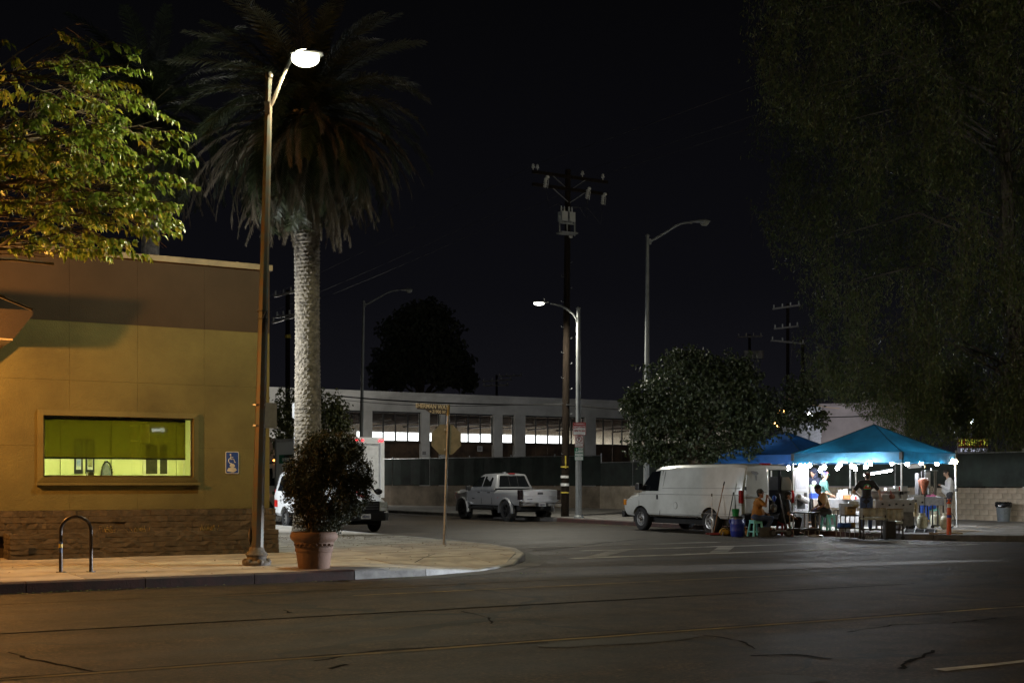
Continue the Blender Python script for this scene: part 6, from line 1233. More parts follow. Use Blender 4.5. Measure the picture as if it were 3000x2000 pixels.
og = T('fruit_bag', 'small orange net bag on the road behind the mint stool', 'bag', 2190, 36.3, 0); MB().ell((0,0,.08),(.07,.06,.09),10,6).jit(.01,2).build('bag_body', M('orange_net', (.5,.2,.02), .7), og); MB().tube([(-.03,0,.15),(-.08,0,.24)], .012, 5).build('handle', M('orange_net'), og)
pj = T('soap_bottle', 'pink soap bottle with a green cap by the work table', 'bottle', 2318, 35.9, 0); MB().lathe([(.004,0),(.05,0),(.055,.14),(.03,.2),(.02,.22)], 12).build('bottle_body', M('pink_soap', (.35,.12,.22), .4), pj, smooth=True); MB().cyl((0,0,.22),(0,0,.27),.024,n=8).build('screw_cap', M('green_plastic'), pj)
cr = T('milk_crate', 'grey milk crate on the road under the van bumper', 'crate', 2240, 35.8, 0); 
for x0, x1, y0, y1, z0, z1 in ((-.17,.17,-.15,-.13,0,.26),(-.17,.17,.13,.15,0,.26),(-.17,-.15,-.13,.13,0,.26),(.15,.17,-.13,.13,0,.26),(-.15,.15,-.13,.13,0,.02)): MB().b2(x0,x1,y0,y1,z0,z1).build('crate_side', M('grey_plastic', (.07,.07,.07), .5), cr)
# ---- scooter
so = T('electric_scooter', 'black electric scooter parked before the man in black', 'scooter', 2288, 35.5, 0); q = lambda x, y: (Wd(2288,x,35.5), ZZ(y,35.5))
def sct(name, pts, r, mat, y=0.0): return MB().tube([(a, y, z) for a, z in (q(*p) for p in pts)], r, 6).build(name, mat, so)
sct('stem', [(2307,1552),(2299,1520),(2283,1446)], .019, M('scooter_grey', (.10,.10,.105), .4, .5)); a, z = q(2283,1444); MB().tube([(a-.02,-.24,z-.01),(a,0,z),(a-.02,.24,z-.01)], .015, 6).build('handlebar', BLKM, so); MB().tube([(a,0,z),(a+.11,-.1,z+.025)], .013, 6).build('grip', BLKM, so)
a0, z0 = q(2270,1554); a1, z1 = q(2305,1554); MB().b2(a0,a1,-.08,.08,z0-.03,z0+.02).build('deck', M('scooter_deck', (.14,.14,.145), .5), so)
for x in (2266,2310):
    a, z = q(x, 1560); MB().cyl((a,-.03,.11),(a,.03,.11),.11,n=20).build('wheel', RUB, so, smooth=40); MB().cyl((a,-.034,.11),(a,.034,.11),.06,n=14).build('hub', M('scooter_grey'), so)
sct('rear_fender', [(2260,1553),(2263,1546),(2268,1545),(2273,1549)], .02, WPL); a, z = q(2259,1550); MB().box((a,0,z),(.03,.05,.05)).build('rear_light', LENSR, so)
# ---- tables and carts
def cart(name, label, x0, x1, d, zg, tops, leg_mat, depth=.5, legr=.014, legs=None, rz=0.0, cat='cart', topmat=BLKM, side=True):
    xm = (x0+x1)/2; t = T(name, label, cat, xm, d, zg, rz); w = Wd(x0, x1, d)/2; hi = 0
    for k, y in enumerate(tops):
        z = ZZ(y, d)-zg; hi = max(hi, z); MB().b2(-w, w, -depth/2, depth/2, z-.035, z).build('shelf', topmat, t)
    for sx in (legs or (-1,1)):
        for sy in (-1,1): MB().cyl((sx*(w-.03),sy*(depth/2-.03),0),(sx*(w-.03),sy*(depth/2-.03),hi-.03),legr,n=8).build('leg', leg_mat, t)
    return t, w, hi
ALU = M('tube_chrome', (.45,.44,.38), .25, .9, var=.15)
tt, w, hi = cart('folding_table', 'black work table with chrome legs beside the open van door', 2316, 2398, 35.7, 0, (1499,1547), ALU, .5, .018, (-1,.15,1), cat='table')
MB().tube([(w-.35,-.25,hi-.02),(w-.33,-.25,hi+.06),(w-.05,-.25,hi+.06),(w-.02,-.25,hi-.02)], .014, 6).build('handle', BLKM, tt)
t2, w2, hi2 = cart('utility_cart', 'black two-shelf cart holding a carton and a white bin', 2453, 2514, 34.7, 0, (1507,1543), ALU, .5, .016, (-1,.0,1))
MB().tube([(-w2-.04,-.2,hi2),(-w2-.04,-.2,hi2+.12),(-w2+.05,.0,hi2+.14),(-w2-.04,.2,hi2+.12),(-w2-.04,.2,hi2)], .014, 6).tube([(w2,-.2,hi2),(w2,-.2,hi2+.1),(w2+.12,.0,hi2+.13)], .014, 6).build('handle', BLKM, t2)
def on(px_x, py_y, d): return AT(px_x, d, ZZ(py_y, d))
def boxy(name, label, cat, x0, x1, y0, y1, d, dep, mat, rz=0.0, lid=None, taper=1.0, extra=None):
    t = thing(name, label, cat, on((x0+x1)/2, y1, d), YAW+rz); w, h = Wd(x0,x1,d), (y1-y0)/FPX*d
    b = MB().box((0,0,h/2),(w,dep,h), tap=taper).build('box_body', mat, t, bevel=.006)
    if lid: MB().box((0,0,h+.012),(w*taper*1.05,dep*taper*1.05,.024)).build('lid', lid, t)
    else: MB().box((0,0,h+.001),(w*taper*.9,dep*taper*.9,.004)).build('opening', M('dark_opening', (.03,.03,.03), .9), t)
    if extra: extra(t, w, h, dep)
    return t
boxy('cardboard_box', 'open brown carton on the top shelf of the utility cart', 'box', 2478, 2504, 1484, 1507, 34.6, .24, CARD2, extra=lambda t, w, h, dd: (MB().box((0,-dd/2-.05,h-.02),(w,.12,.006),rx=R(-35)).build('flap', CARD2, t), MB().box((w/2+.05,0,h-.01),(.12,dd,.006),ry=R(20)).build('flap', CARD2, t), MB().box((0,-dd/2-.002,h*.45),(.05,.003,.05)).build('print', M('print_dark'), t)))
boxy('plastic_bin', 'tall cloudy white bin on the top shelf of the utility cart', 'bin', 2461, 2475, 1474, 1507, 34.8, .2, CLR, taper=1.12); boxy('plastic_bin', 'low white bin of bagged goods beside the carton', 'bin', 2475, 2492, 1474, 1486, 35.0, .2, CLR, taper=1.1)
fl = T('plastic_bag', 'pale plastic bag with cloth lying above the carton', 'bag', 2500, 35.1, ZZ(1482,35.1)); MB().ell((0,0,.06),(.17,.12,.09),12,8).jit(.02,8).build('bag_body', M('white_film', (.5,.5,.48), .35, var=.3), fl); MB().ell((.06,-.05,.02),(.1,.08,.05),10,6).jit(.012,9).build('cloth', M('beige_cloth', (.38,.33,.22), .9), fl)
boxy('tin_tray', 'blue printed tray on the lower shelf of the utility cart', 'tray', 2457, 2489, 1531, 1543, 34.6, .3, M('blue_print_tray', (.02,.09,.35), .4, var=.5, vs=12)); boxy('goods_box', 'small mustard box on the lower shelf of the utility cart', 'box', 2491, 2503, 1530, 1543, 34.6, .2, M('mustard_print', (.25,.19,.06), .6, var=.5, vs=14))
def pot_(label, x, d, y, r, h, zbase=None):
    t = thing('cooking_pot', label, 'pot', AT(x, d, zbase if zbase is not None else ZZ(y,d)), YAW); MB().lathe([(.005,0),(r*.95,0),(r,.02),(r,h),(r*1.04,h+.004),(r*.97,h),(r*.94,.03),(.005,.03)], 20).build('pot_body', SST, t, smooth=35); MB().tube([(r,0,h*.8),(r+.03,.02,h*.8),(r+.03,-.02,h*.8),(r,-.03,h*.8)], .006, 4).build('handle', SST, t)
pot_('steel pot on the pavement under the utility cart', 2468, 35.6, 1558, .10, .11, .15); pot_('smaller steel pot behind the one under the utility cart', 2482, 35.9, 1558, .085, .10, .15)
def knobs(t, pts, y): 
    for x, z in pts: MB().cyl((x,y,z),(x,y-.04,z),.03,n=10).build('knob', BLKM, t)
def steel_cart(label, x0, x1, d, y0, y1, ydr, yleg, wheels=True):
    t = T('burner_cart', label, 'grill', (x0+x1)/2, d, 0, R(-4)); w = Wd(x0,x1,d)/2; z0, z1 = ZZ(y1,d), ZZ(y0,d)
    m = MB(); n = 10; m.loft([[(-w+2*w*i/n, -.22+.012*math.sin(i*2.1), z) for i in range(n+1)] for z in (z0, (z0+z1)/2, z1)], cap=False, close=False); m.build('front_shield', SST2, t, smooth=True)
    MB().b2(-w,w,-.215,.25,z1-.03,z1-.015).build('top_plate', SST2, t); MB().b2(-w,-w+.012,-.215,.25,z0,z1-.02).b2(w-.012,w,-.215,.25,z0,z1-.02).build('side_shield', SST2, t)
    m = MB()
    for i in range(12): m.box((-w+.03+i*(2*w-.06)/11,-.225,z1-.006),(.03,.02,.02))
    m.build('scorched_rim', M('scorched_steel', (.25,.17,.06), .6, .5), t)
    zd = ZZ(ydr,d); MB().b2(-w+.02,w-.02,-.235,.2,zd-.02,zd+.035).build('drawer', M('bright_steel', (.55,.55,.45), .3, .8), t); MB().b2(-.03,.03,-.245,-.236,zd,zd+.02).build('pull', BLKM, t)
    for sx in (-1,1):
        for sy in (-1,1):
            MB().box((sx*(w-.02),sy*.21,(z0+.10)/2),(.035,.035,z0-.0)).build('leg', M('rusty_black', (.035,.03,.025), .7, .3), t)
            MB().cyl((sx*(w-.02),sy*.21-.03,.05),(sx*(w-.02),sy*.21+.03,.05),.05,n=12).build('caster', RUB, t)
    MB().b2(-w,w,-.22,-.19,.25,.28).b2(-w,w,.19,.22,.25,.28).build('rail', M('rusty_black'), t); return t
steel_cart('shiny steel burner cart with a drawer at the road edge', 2523, 2590, 33.9, 1487, 1513, 1519, 1580); steel_cart('stained steel burner cart beside the shiny one, nearer the ramp', 2592, 2641, 33.9, 1489, 1524, 1530, 1580)
sp_ = T('speaker_case', 'black wheeled speaker case under the stained burner cart', 'speaker', 2606, 33.6, 0); w = Wd(2590,2622,33.6); MB().box((0,0,.26),(w,.24,.47)).build('case_body', BLKM, sp_, bevel=.03); MB().box((0,-.122,.27),(w*.75,.01,.34)).build('grille', M('grille_cloth', (.03,.03,.032), .9), sp_)
for z in (.20,.36): MB().cyl((0,-.128,z),(0,-.135,z),.07,n=16).build('driver', M('driver_cone', (.015,.015,.015), .6), sp_)
MB().tube([(-.1,.05,.49),(-.1,.05,.53),(.1,.05,.53),(.1,.05,.49)], .01, 5).build('handle', GALV, sp_)
# griddle range with a back shelf
gr = T('griddle_range', 'long stainless griddle range where the cook in black works', 'grill', 2618, 36.9); x0, x1 = Wd(2618,2555,36.9), Wd(2618,2668,36.9); zt = ZZ(1462,36.9)-.15
MB().b2(x0,x1,-.35,.3,zt-.03,zt).build('griddle_plate', SST, gr); MB().b2(x0,x1,-.34,-.30,zt-.36,zt-.035).build('control_panel', SST, gr); knobs(gr, [(x0+.2+k*.2, zt-.13-.03*(k%2)) for k in range(5)], -.345)
MB().b2(x0+.02,x1-.02,-.30,.28,.12,zt-.36).build('oven_body', M('burnt_steel', (.09,.085,.08), .45, .6, var=.4), gr)
for sx in (x0+.04,x1-.04):
    for sy in (-.3,.26): MB().cyl((sx,sy,0),(sx,sy,.13),.03,n=8).build('foot', BLKM, gr)
MB().b2(x0,x1,.27,.30,zt,zt+.22).build('splash_back', SST, gr); MB().b2(x0,x1,.12,.42,ZZ(1437,37.1)-.17,ZZ(1437,37.1)-.15).build('back_shelf', SST, gr)
MB().prism([(x1-.02,ZZ(1437,37.1)-.17),(x1+.0,ZZ(1437,37.1)-.17),(x1,zt+.2),(x1-.02,zt+.2)], .12, .42).build('shelf_bracket', SST, gr)
boxy('steel_tray', 'steel tray of chopped meat on the griddle', 'tray', 2578, 2602, 1448, 1461, 36.8, .3, SST); 
ol = thing('clay_pot', 'brown clay pot with a red spoon on the griddle', 'pot', on(2612,1461,36.7), YAW); MB().lathe([(.005,0),(.07,0),(.105,.05),(.10,.11),(.075,.14),(.08,.15)], 18).build('pot_body', M('clay', (.16,.06,.035), .5), ol, smooth=True); MB().tube([(0,0,.1),(-.03,0,.25)], .012, 5).build('spoon', M('red_spoon', (.45,.02,.02), .4), ol)
boxy('paper_pack', 'white paper pack on the shelf above the griddle', 'pack', 2594, 2617, 1428, 1436, 37.4, .25, WPL); boxy('napkin_box', 'white and red box on the shelf above the griddle', 'box', 2619, 2634, 1424, 1436, 37.4, .2, WPL, extra=lambda t, w, h, dd: MB().box((w*.38,-.002,h/2),(w*.25,dd+.004,h*.96)).build('red_end', M('red_spoon'), t)); boxy('steel_box', 'grey steel box at the end of the shelf above the griddle', 'box', 2637, 2655, 1423, 1436, 37.5, .25, SST)
# counter at the back with tubs and cups
ct = T('back_counter', 'long folding counter with a grey skirt behind the stall', 'table', 2448, 40.3); x0, x1 = Wd(2448,2375,40.3), Wd(2448,2545,40.3); zt = ZZ(1459,40.3)-.15
MB().b2(x0,x1,-.35,.35,zt-.03,zt).build('counter_top', M('grey_laminate', (.42,.43,.44), .4), ct); MB().b2(x0+.01,Wd(2448,2402,40.3),-.352,-.34,zt-.36,zt-.031).build('cream_skirt', M('cream_cloth', (.40,.32,.26), .9), ct); MB().b2(Wd(2448,2403,40.3),x1,-.352,-.34,zt-.29,zt-.031).build('grey_skirt', M('grey_skirt', (.20,.20,.21), .5), ct)
for sx in (x0+.1,x1-.1):
    for sy in (-.28,.28): MB().cyl((sx,sy,0),(sx,sy,zt-.03),.016,n=6).build('leg', GALV, ct)
boxy('blue_crate', 'blue crate on the counter behind the van door', 'crate', 2374, 2395, 1444, 1459, 40.2, .3, M('blue_crate', (.02,.06,.40), .45)); boxy('food_tub', 'white tub with a lime green lid stacked on the blue crate', 'tub', 2375, 2394, 1423, 1443.5, 40.2, .26, CLR, lid=M('lime_lid', (.25,.55,.12), .4), taper=1.06)
boxy('water_jug', 'tall clear plastic jug on the back counter', 'jug', 2457, 2470, 1436, 1459, 40.2, .15, CLR, lid=WPL); boxy('spray_bottle', 'slim white bottle beside the clear jug', 'bottle', 2451, 2456, 1443, 1459, 40.2, .06, WPL, taper=.7); boxy('paper_cups', 'upturned stack of white paper cups on the back counter', 'cups', 2471, 2482, 1431, 1446, 40.4, .13, WPL, taper=.85); boxy('cup_rack', 'low glass rack under the stack of paper cups', 'rack', 2471, 2484, 1446.5, 1459, 40.4, .2, CLR)
boxy('bread_basket', 'orange-brown plastic basket on the back counter', 'basket', 2471, 2493, 1450, 1462, 39.8, .2, M('orange_basket', (.42,.16,.05), .6, var=.3, vs=14)); boxy('salsa_tub', 'white and red tub beside the orange basket', 'tub', 2492, 2509, 1453, 1462, 39.7, .16, WPL, extra=lambda t, w, h, dd: MB().box((w*.25,-.002,h/2),(w*.35,dd+.004,h*.9)).build('red_label', M('red_spoon'), t))
for k, (x, y) in enumerate(((2497,1452),(2505,1453),(2513,1455))):
    c = thing('plastic_cup', 'clear plastic cup on the back counter, %s from the orange basket' % ('first','second','third')[k], 'cup', on(x,y+6,39.9), YAW, 'cups on the back counter'); MB().lathe([(.005,0),(.03,0),(.045,.1),(.048,.1)], 12).build('cup_body', CLR, c, smooth=True); MB().cyl((0,0,.1),(0,0,.108),.048,n=12).build('lid', WPL, c)
for k, (x0, x1, y0, y1, d, mt, lab) in enumerate(((2452,2470,1512,1560,39.5,'grey_laminate','grey tub standing under the back counter'),(2475,2520,1500,1530,39.3,'pale_bin','long pale bin under the back counter'),(2335,2365,1505,1545,38.0,'pale_bin','pale cool box behind the work table'))):
    boxy('storage_bin', lab, 'bin', x0, x1, y0, y1, d, .35, M(mt, (.42,.42,.44), .5), lid=WPL)
# trompo
tr = T('spit_grill_stand', 'steel stand carrying the vertical meat spit and its burner', 'grill', 2710, 38.2); D = 38.2; X = lambda x: Wd(2710,x,D); Z = lambda y: ZZ(y,D)-.15
MB().b2(X(2664),X(2698),-.33,.25,Z(1478),Z(1453)).build('side_burner_box', SST, tr, bevel=.012); MB().b2(X(2699),X(2756),-.32,.25,Z(1479),Z(1454)).build('spit_table', M('blue_steel', (.30,.31,.36), .35, .8, var=.3), tr, bevel=.01)
knobs(tr, [(X(2672),Z(1466)),(X(2691),Z(1470))], -.335); MB().tube([(X(2680),-.1,Z(1453)),(X(2681),-.1,Z(1446)),(X(2689),-.1,Z(1446)),(X(2690),-.1,Z(1453))], .012, 5).build('lid_handle', BLKM, tr)
MB().b2(X(2656),X(2662)+.4,-.2,.3,Z(1453),Z(1449)).build('shelf', SST, tr)
for x in (2667,2700,2723,2754):
    for y in (-.28,.2): MB().box((X(x),y,Z(1478)/2+.03),(.035,.035,Z(1478)-.06)).build('leg', BLKM, tr)
    MB().cyl((X(x),-.31,.05),(X(x),-.25,.05),.05,n=12).build('caster', RUB, tr)
MB().b2(X(2665),X(2702),-.29,-.26,Z(1538),Z(1536)).b2(X(2722),X(2756),-.29,-.26,Z(1539),Z(1536)).build('foot_rail', BLKM, tr)
MB().b2(X(2690),X(2694),-.02,.3,Z(1449),Z(1385)).build('wind_shield', M('dark_shield', (.10,.10,.11), .4, .7), tr); m = MB(); m.loft([[(X(2738)+.13*math.sin(q_),.12-.16*math.cos(q_)+.1,z) for q_ in [k*.28 for k in range(9)]] for z in (Z(1449),Z(1378))], cap=False, close=False); m.build('wind_shield', SST, tr, smooth=True)
MB().b2(X(2706),X(2734),.2,.26,Z(1450),Z(1378)).build('burner_wall', M('burner_black', (.03,.03,.03), .5, .4), tr); MB().b2(X(2718),X(2731),.16,.2,Z(1444),Z(1382)).build('burner_grid', SST, tr)
MB().cyl((X(2724),-.05,Z(1447)),(X(2724),-.05,Z(1424)),.085,n=16).build('fat_can', M('perforated_can', (.38,.36,.33), .4, .6, var=.6, vs=30), tr)
MB().tube([(X(2706),-.14,Z(1452)),(X(2706),-.14,Z(1378)),(X(2748),-.0,Z(1378))], .013, 6).tube([(X(2732),.1,Z(1378)),(X(2732),.1,Z(1372))], .012, 5).build('spit_frame', SST, tr); MB().cyl((X(2706),-.14,Z(1370)),(X(2706),-.14,Z(1362)),.03,.015,8).build('spit_knob', M('brass_clamp'), tr)
MB().box((X(2706),-.14,Z(1450)),(.05,.06,.08)).build('spit_bearing', M('rusty_black'), tr); MB().tube([(X(2752),-.2,Z(1454)),(X(2765),-.25,Z(1460)),(X(2773),-.3,Z(1480)),(X(2774),-.3,Z(1510))], .014, 6).build('gas_hose', BLKM, tr)
mt_ = thing('spit_meat', 'brown cone of stacked marinated meat on the vertical spit', 'meat', on(2706,1447,38.05), YAW); g = random.Random(6); prof = [(.02,0),(.03,.02),(.045,.06),(.07,.14),(.105,.22),(.14,.30),(.16,.37),(.165,.41),(.15,.44),(.09,.46),(.02,.465)]
secs = [[(r*(1+g.uniform(-.07,.07))*math.cos(k*6.283/22), r*(1+g.uniform(-.07,.07))*math.sin(k*6.283/22), z+g.uniform(-.008,.008)) for k in range(22)] for r, z in prof for _ in (0,)]
MB().loft(secs).build('meat_cone', M('marinated_meat', (.20,.055,.022), .45, var=.5, vs=16, bump=.7, bs=30, dirt=(.06,.02,.012)), mt_, smooth=50); MB().ell((0,0,.46),(.13,.13,.025),14,6).jit(.008,2).build('onion_top', M('raw_top', (.5,.30,.26), .5), mt_)
rag = thing('kitchen_rag', 'tan rag hanging from the spit stand', 'cloth', on(2681,1512,37.8), YAW); m = MB(); m.loft([[(-.06+.02*i+.015*math.sin(i*1.7+z*14), .02*math.sin(i*2.2+z*6), z) for i in range(7)] for z in (0,.12,.25,.36,.42)], cap=False, close=False); m.build('cloth', M('tan_rag', (.36,.29,.17), .9), rag, smooth=True); MB().box((0,.02,.42),(.05,.02,.02)).build('hook', BLKM, rag)
def tank(label, x, d, y, r=.155):
    t = T('propane_tank', label, 'gas tank', x, d, .15, 0, 'propane tanks under the spit stand'); m = MB().lathe([(.005,.03),(r*.6,.025),(r*.9,.05),(r,.11),(r,.30),(r*.9,.36),(r*.6,.40),(.03,.415)], 22); m.build('cylinder', M('tank_paint', (.40,.39,.30), .5, var=.35, vs=5, dirt=(.22,.20,.13)), t, smooth=True); MB().lathe([(r*.62,0),(r*.62,.05)], 18, cap=False).build('foot_ring', M('tank_paint'), t)
    MB().lathe([(r*.6,.39),(r*.62,.47),(r*.60,.475)], 18, cap=False).build('collar', M('tank_paint'), t); MB().cyl((0,0,.40),(0,0,.47),.025,n=8).box((-.04,0,.455),(.08,.035,.035)).build('valve', M('brass_clamp'), t); return t
tank('cream propane tank nearest the kitchen rag', 2702, 37.2, 1553); tank('grimy propane tank behind the casters of the spit stand', 2741, 38.9, 1550); tank('cream propane tank half behind the orange post', 2771, 36.9, 1553)
hs = MB().tube([AT(2777,37,.5),AT(2788,37,.62),AT(2797,37.1,.5),AT(2797,37.1,.28),AT(2789,37,.2),AT(2784,37,.26)], .013, 6).build('gas_hose', M('dark_cable')); tag(hs, 'black looped gas hose at the propane tank behind the orange post', 'hose')
for x, y, d, r, h, lab in ((2657,1540,37.8,.17,.40,'large dark stock pot beneath the spit stand'),(2640,1538,37.6,.22,.34,'wide brown stock pot beneath the griddle range')):
    t = thing('stock_pot', lab, 'pot', AT(x,d,.15), YAW); MB().lathe([(.005,0),(r*.96,0),(r,.03),(r,h),(r*1.03,h+.01),(r*.95,h)], 22).build('pot_body', M('burnt_steel'), t, smooth=35); MB().lathe([(r,h+.012),(r*.6,h+.05),(.03,h+.06),(.02,h+.08)], 18).build('lid', M('dark_shield'), t)
# ramp, cardboard, post, bin
rp = T('rubber_ramp', 'black ribbed ramp propped from the road to the pavement', 'ramp', 2692, 34.6, 0, R(-24)); MB().add([(-.42,-.55,.02),(.42,-.55,.02),(.42,.5,.24),(-.42,.5,.24),(-.42,-.55,-.0),(.42,-.55,0),(.42,.5,.20),(-.42,.5,.20)],[(0,1,2,3),(7,6,5,4),(0,4,5,1),(1,5,6,2),(2,6,7,3),(3,7,4,0)]).build('deck', M('ramp_black', (.014,.014,.016), .95, spec=.1, var=.4, vs=14, bump=.6, bs=60), rp)
for x in (-.40,-.13,.13,.40): MB().tube([(x,-.55,.035),(x,.5,.255)], .018, 4).build('rib', BLKM, rp)
for k, (x, d, w, dp, rz, lab) in enumerate(((2770,34.6,.9,.7,.3,'flattened cardboard sheet on the pavement behind the orange post'),(2742,36.2,1.1,.6,-.2,'thin cardboard sheet lying under the spit stand'),(2800,35.4,1.2,.6,.1,'long cardboard sheet near the canopy leg'))):
    t = T('cardboard_sheet', lab, 'cardboard', x, d, .158+.006*k, rz); MB().box((0,0,.004),(w,dp,.006)).build('sheet', CARD, t); MB().box((0,0,.0085),(w*.98,.006,.002)).build('crease', M('print_dark'), t)
t = T('cardboard_sheet', 'cardboard flap folded down over the kerb behind the orange post', 'cardboard', 2772, 33.6, .0, .15); MB().box((0,.03,.09),(.95,.012,.19),rx=R(14)).build('sheet', CARD2, t); MB().box((.05,.0,.10),(.5,.012,.13),rx=R(14)).build('printed_panel', M('dark_red_print', (.06,.03,.03), .7, var=.6, vs=10), t)
dl = T('delineator_post', 'orange plastic traffic post with white bands at the kerb', 'traffic post', 2780, 33.2, 0); ORG = M('traffic_orange', (.62,.085,.015), .45, var=.08)
MB().lathe([(.24,0),(.24,.03),(.12,.05),(.06,.055)], 16).build('rubber_base', RUB, dl); MB().lathe([(.062,.04),(.055,.55),(.052,.95),(.045,1.0),(.02,1.03)], 16).build('tube', ORG, dl, smooth=True)
for z0, z1, mt in ((.86,.96,SW),(.72,.82,SW),(.60,.67,M('band_blue', (.02,.04,.30), .5))): MB().lathe([(.0575-.004*(z0>.7),z0),(.0565-.004*(z0>.7),z1)], 16, cap=False).build('band', mt, dl, smooth=True)
for z in (.98,.84,.69): MB().lathe([(.055,z-.015),(.064,z),(.055,z+.015)], 16, cap=False).build('collar', ORG, dl)
MB().tube([(-.045,0,1.09),(0,0,1.06),(.045,0,1.09)], .018, 6).cyl((0,0,1.0),(0,0,1.07),.018,n=8).build('handle', ORG, dl); MB().ell((0,-.052,.20),(.016,.01,.06),8,6).build('slot', M('pale_slot', (.45,.40,.36), .8), dl)
tc_ = T('trash_can', 'grey plastic trash can lined with a black bag against the wall', 'trash can', 2940, 44.6); MB().lathe([(.005,0),(.20,0),(.205,.02),(.25,.56),(.26,.57),(.26,.60)], 20).build('can_body', M('grey_bin_plastic', (.12,.14,.155), .55, var=.12), tc_, smooth=35)
MB().lathe([(.262,.50),(.275,.54),(.29,.60),(.285,.66),(.25,.69),(.20,.67),(.005,.62)], 22).jit(.016,4).build('bag_rim', M('black_film', (.012,.012,.014), .25), tc_); MB().box((0,-.225,.33),(.14,.01,.14)).build('embossed_mark', M('grey_bin_dark', (.09,.105,.115), .6), tc_)
# scraps
for k, (x, d, z, s, lab) in enumerate(((2385,35.4,0,.16,'crumpled white foil on the road by the work table'),(2402,35.3,0,.11,'flat white napkin on the road by the mint stool'))):
    t = T('litter_scrap', lab, 'litter', x, d, z); MB().ell((0,0,.03),(s,.09,.035),10,6).jit(.02,k+1).build('paper', M('foil_white', (.6,.6,.62), .35, .3), t)
gm = np.random.default_rng(4); n = 260; base_ = np.array([list(AT(2543+gm.normal(0,12), 34.0+gm.normal(0,.12), .01+abs(gm.normal(0,.02)))) for _ in range(n)])
tag(leaves_np('kerb_debris', base_, gm.normal(0,1,(n,3)), gm.normal(0,1,(n,3)), gm.uniform(.02,.06,n), gm.uniform(.02,.04,n), leaf_mat('scrap_mix', (.10,.09,.07), (.38,.36,.30), .7, .1)), 'heap of scraps and grit swept below the kerb under the burner cart', 'debris', kind='stuff')
# small white pennant on the fence behind
pn = T('paper_sign', 'white paper sign hung on the dark fence behind the stall', 'sign', 2679, 46.0, ZZ(1372,46)); MB().box((0,0,.09),(.5,.004,.14),ry=R(-5)).build('sheet', WPL, pn); MB().tube([(-.24,0,.16),(-.26,0,.3)], .004, 4).tube([(.24,0,.15),(.26,0,.3)], .004, 4).build('string', CABLE, pn)

# ================================================================== lit places behind the stall
PINK = M('pale_pink_wall', (.28,.235,.235), .85, var=.18, vs=.6, bump=.2, bs=20); BRICKW = M('painted_brick', (.5,.5,.55), .8, var=.2, vs=9, bump=.4, bs=20)
pb_ = thing('pale_building', 'pale pinkish building with a flood-lit brick corner behind the tents', 'building', AT(2480,72,0), YAW-R(12)); D = 72.0
MB().b2(-1.4,3.2,0,8,0,ZZ(1188,D)).build('wall', PINK, pb_); MB().b2(-1.5,3.3,-.1,8.1,ZZ(1188,D),ZZ(1181,D)).build('parapet', PINK, pb_); MB().prism([(.2,ZZ(1183,D)),(3.2,ZZ(1183,D)),(1.7,ZZ(1158,D))], 2, 7).build('gable', PINK, pb_)
hh = ZZ(1190,D); lowz = ZZ(1285,D); nby = 18; bh_ = (hh-lowz)/nby
bme = MB().box((0,0,0),(.40,.06,bh_-.012)).mesh('brick', BRICKW)
for r in range(nby):
    for k in range(5): inst('brick', bme, pb_, (-3.5+.43*k+(.2 if r % 2 else 0), -.02, lowz+(r+.5)*bh_))
MB().b2(-3.8,-1.41,0,6,0,hh).build('brick_wing', BRICKW, pb_); MB().b2(-1.35,3.2,-.4,-.01,2.9,3.1).build('canopy_edge', PINK, pb_)
def flood(label, x, y, d, P, r=.1, off=(0,-.5,0), col=(.9,.95,1), st=60, pole=True):
    t = T('flood_lamp', label, 'light', x, d, ZZ(y,d)); MB().box((0,.1,.03),(.3,.16,.22)).build('housing', M('dark_metal'), t); MB().ell((0,-.0,0),(r,.04,r),12,8).build('lens', emit_mat('flood_lens', (.92,.96,1), 60), t)
    if pole: MB().cyl((0,.14,-ZZ(y,d)+.15),(0,.14,.1),.06,n=8).build('pole', M('dark_metal'), t)
    if P: lamp('flood_glow', 'POINT', off, P, col, t, .1)
    return t
flood('white flood lamp shining through the round tree beside the brick corner', 2372, 1213, 66, FLOOD, .09); flood('white flood lamp glaring through the eucalyptus above the banner', 2845, 1235, 62, FLOOD*.7, .11); flood('bright lot lamp half hidden above the teal canopy', 2632, 1238, 80, FLOOD, .28)
flood('faint small lot lamp beside the glaring one', 2637, 1228, 84, 0, .1)
sod2 = T('lot_lamp', 'amber lot lamp glinting through the round tree', 'light', 2288, 60, ZZ(1205,60)); MB().box((0,.1,.1),(.4,.2,.12)).build('housing', M('dark_metal'), sod2); MB().ell((0,0,0),(.22,.08,.12),10,6).build('lens', emit_mat('amber_lens_lit', (1,.5,.16), 12), sod2); MB().cyl((0,.1,-ZZ(1205,60)+.15),(0,.1,.1),.06,n=8).build('pole', M('dark_metal'), sod2)
sod3 = T('lot_lamp', 'lower amber lot lamp glinting low through the round tree', 'light', 2283, 62, ZZ(1240,62)); MB().box((0,.1,.1),(.4,.2,.12)).build('housing', M('dark_metal'), sod3); MB().ell((0,0,0),(.25,.08,.18),10,6).build('lens', emit_mat('amber_lens_lit'), sod3); MB().cyl((0,.1,-ZZ(1240,62)+.15),(0,.1,.1),.06,n=8).build('pole', M('dark_metal'), sod3)
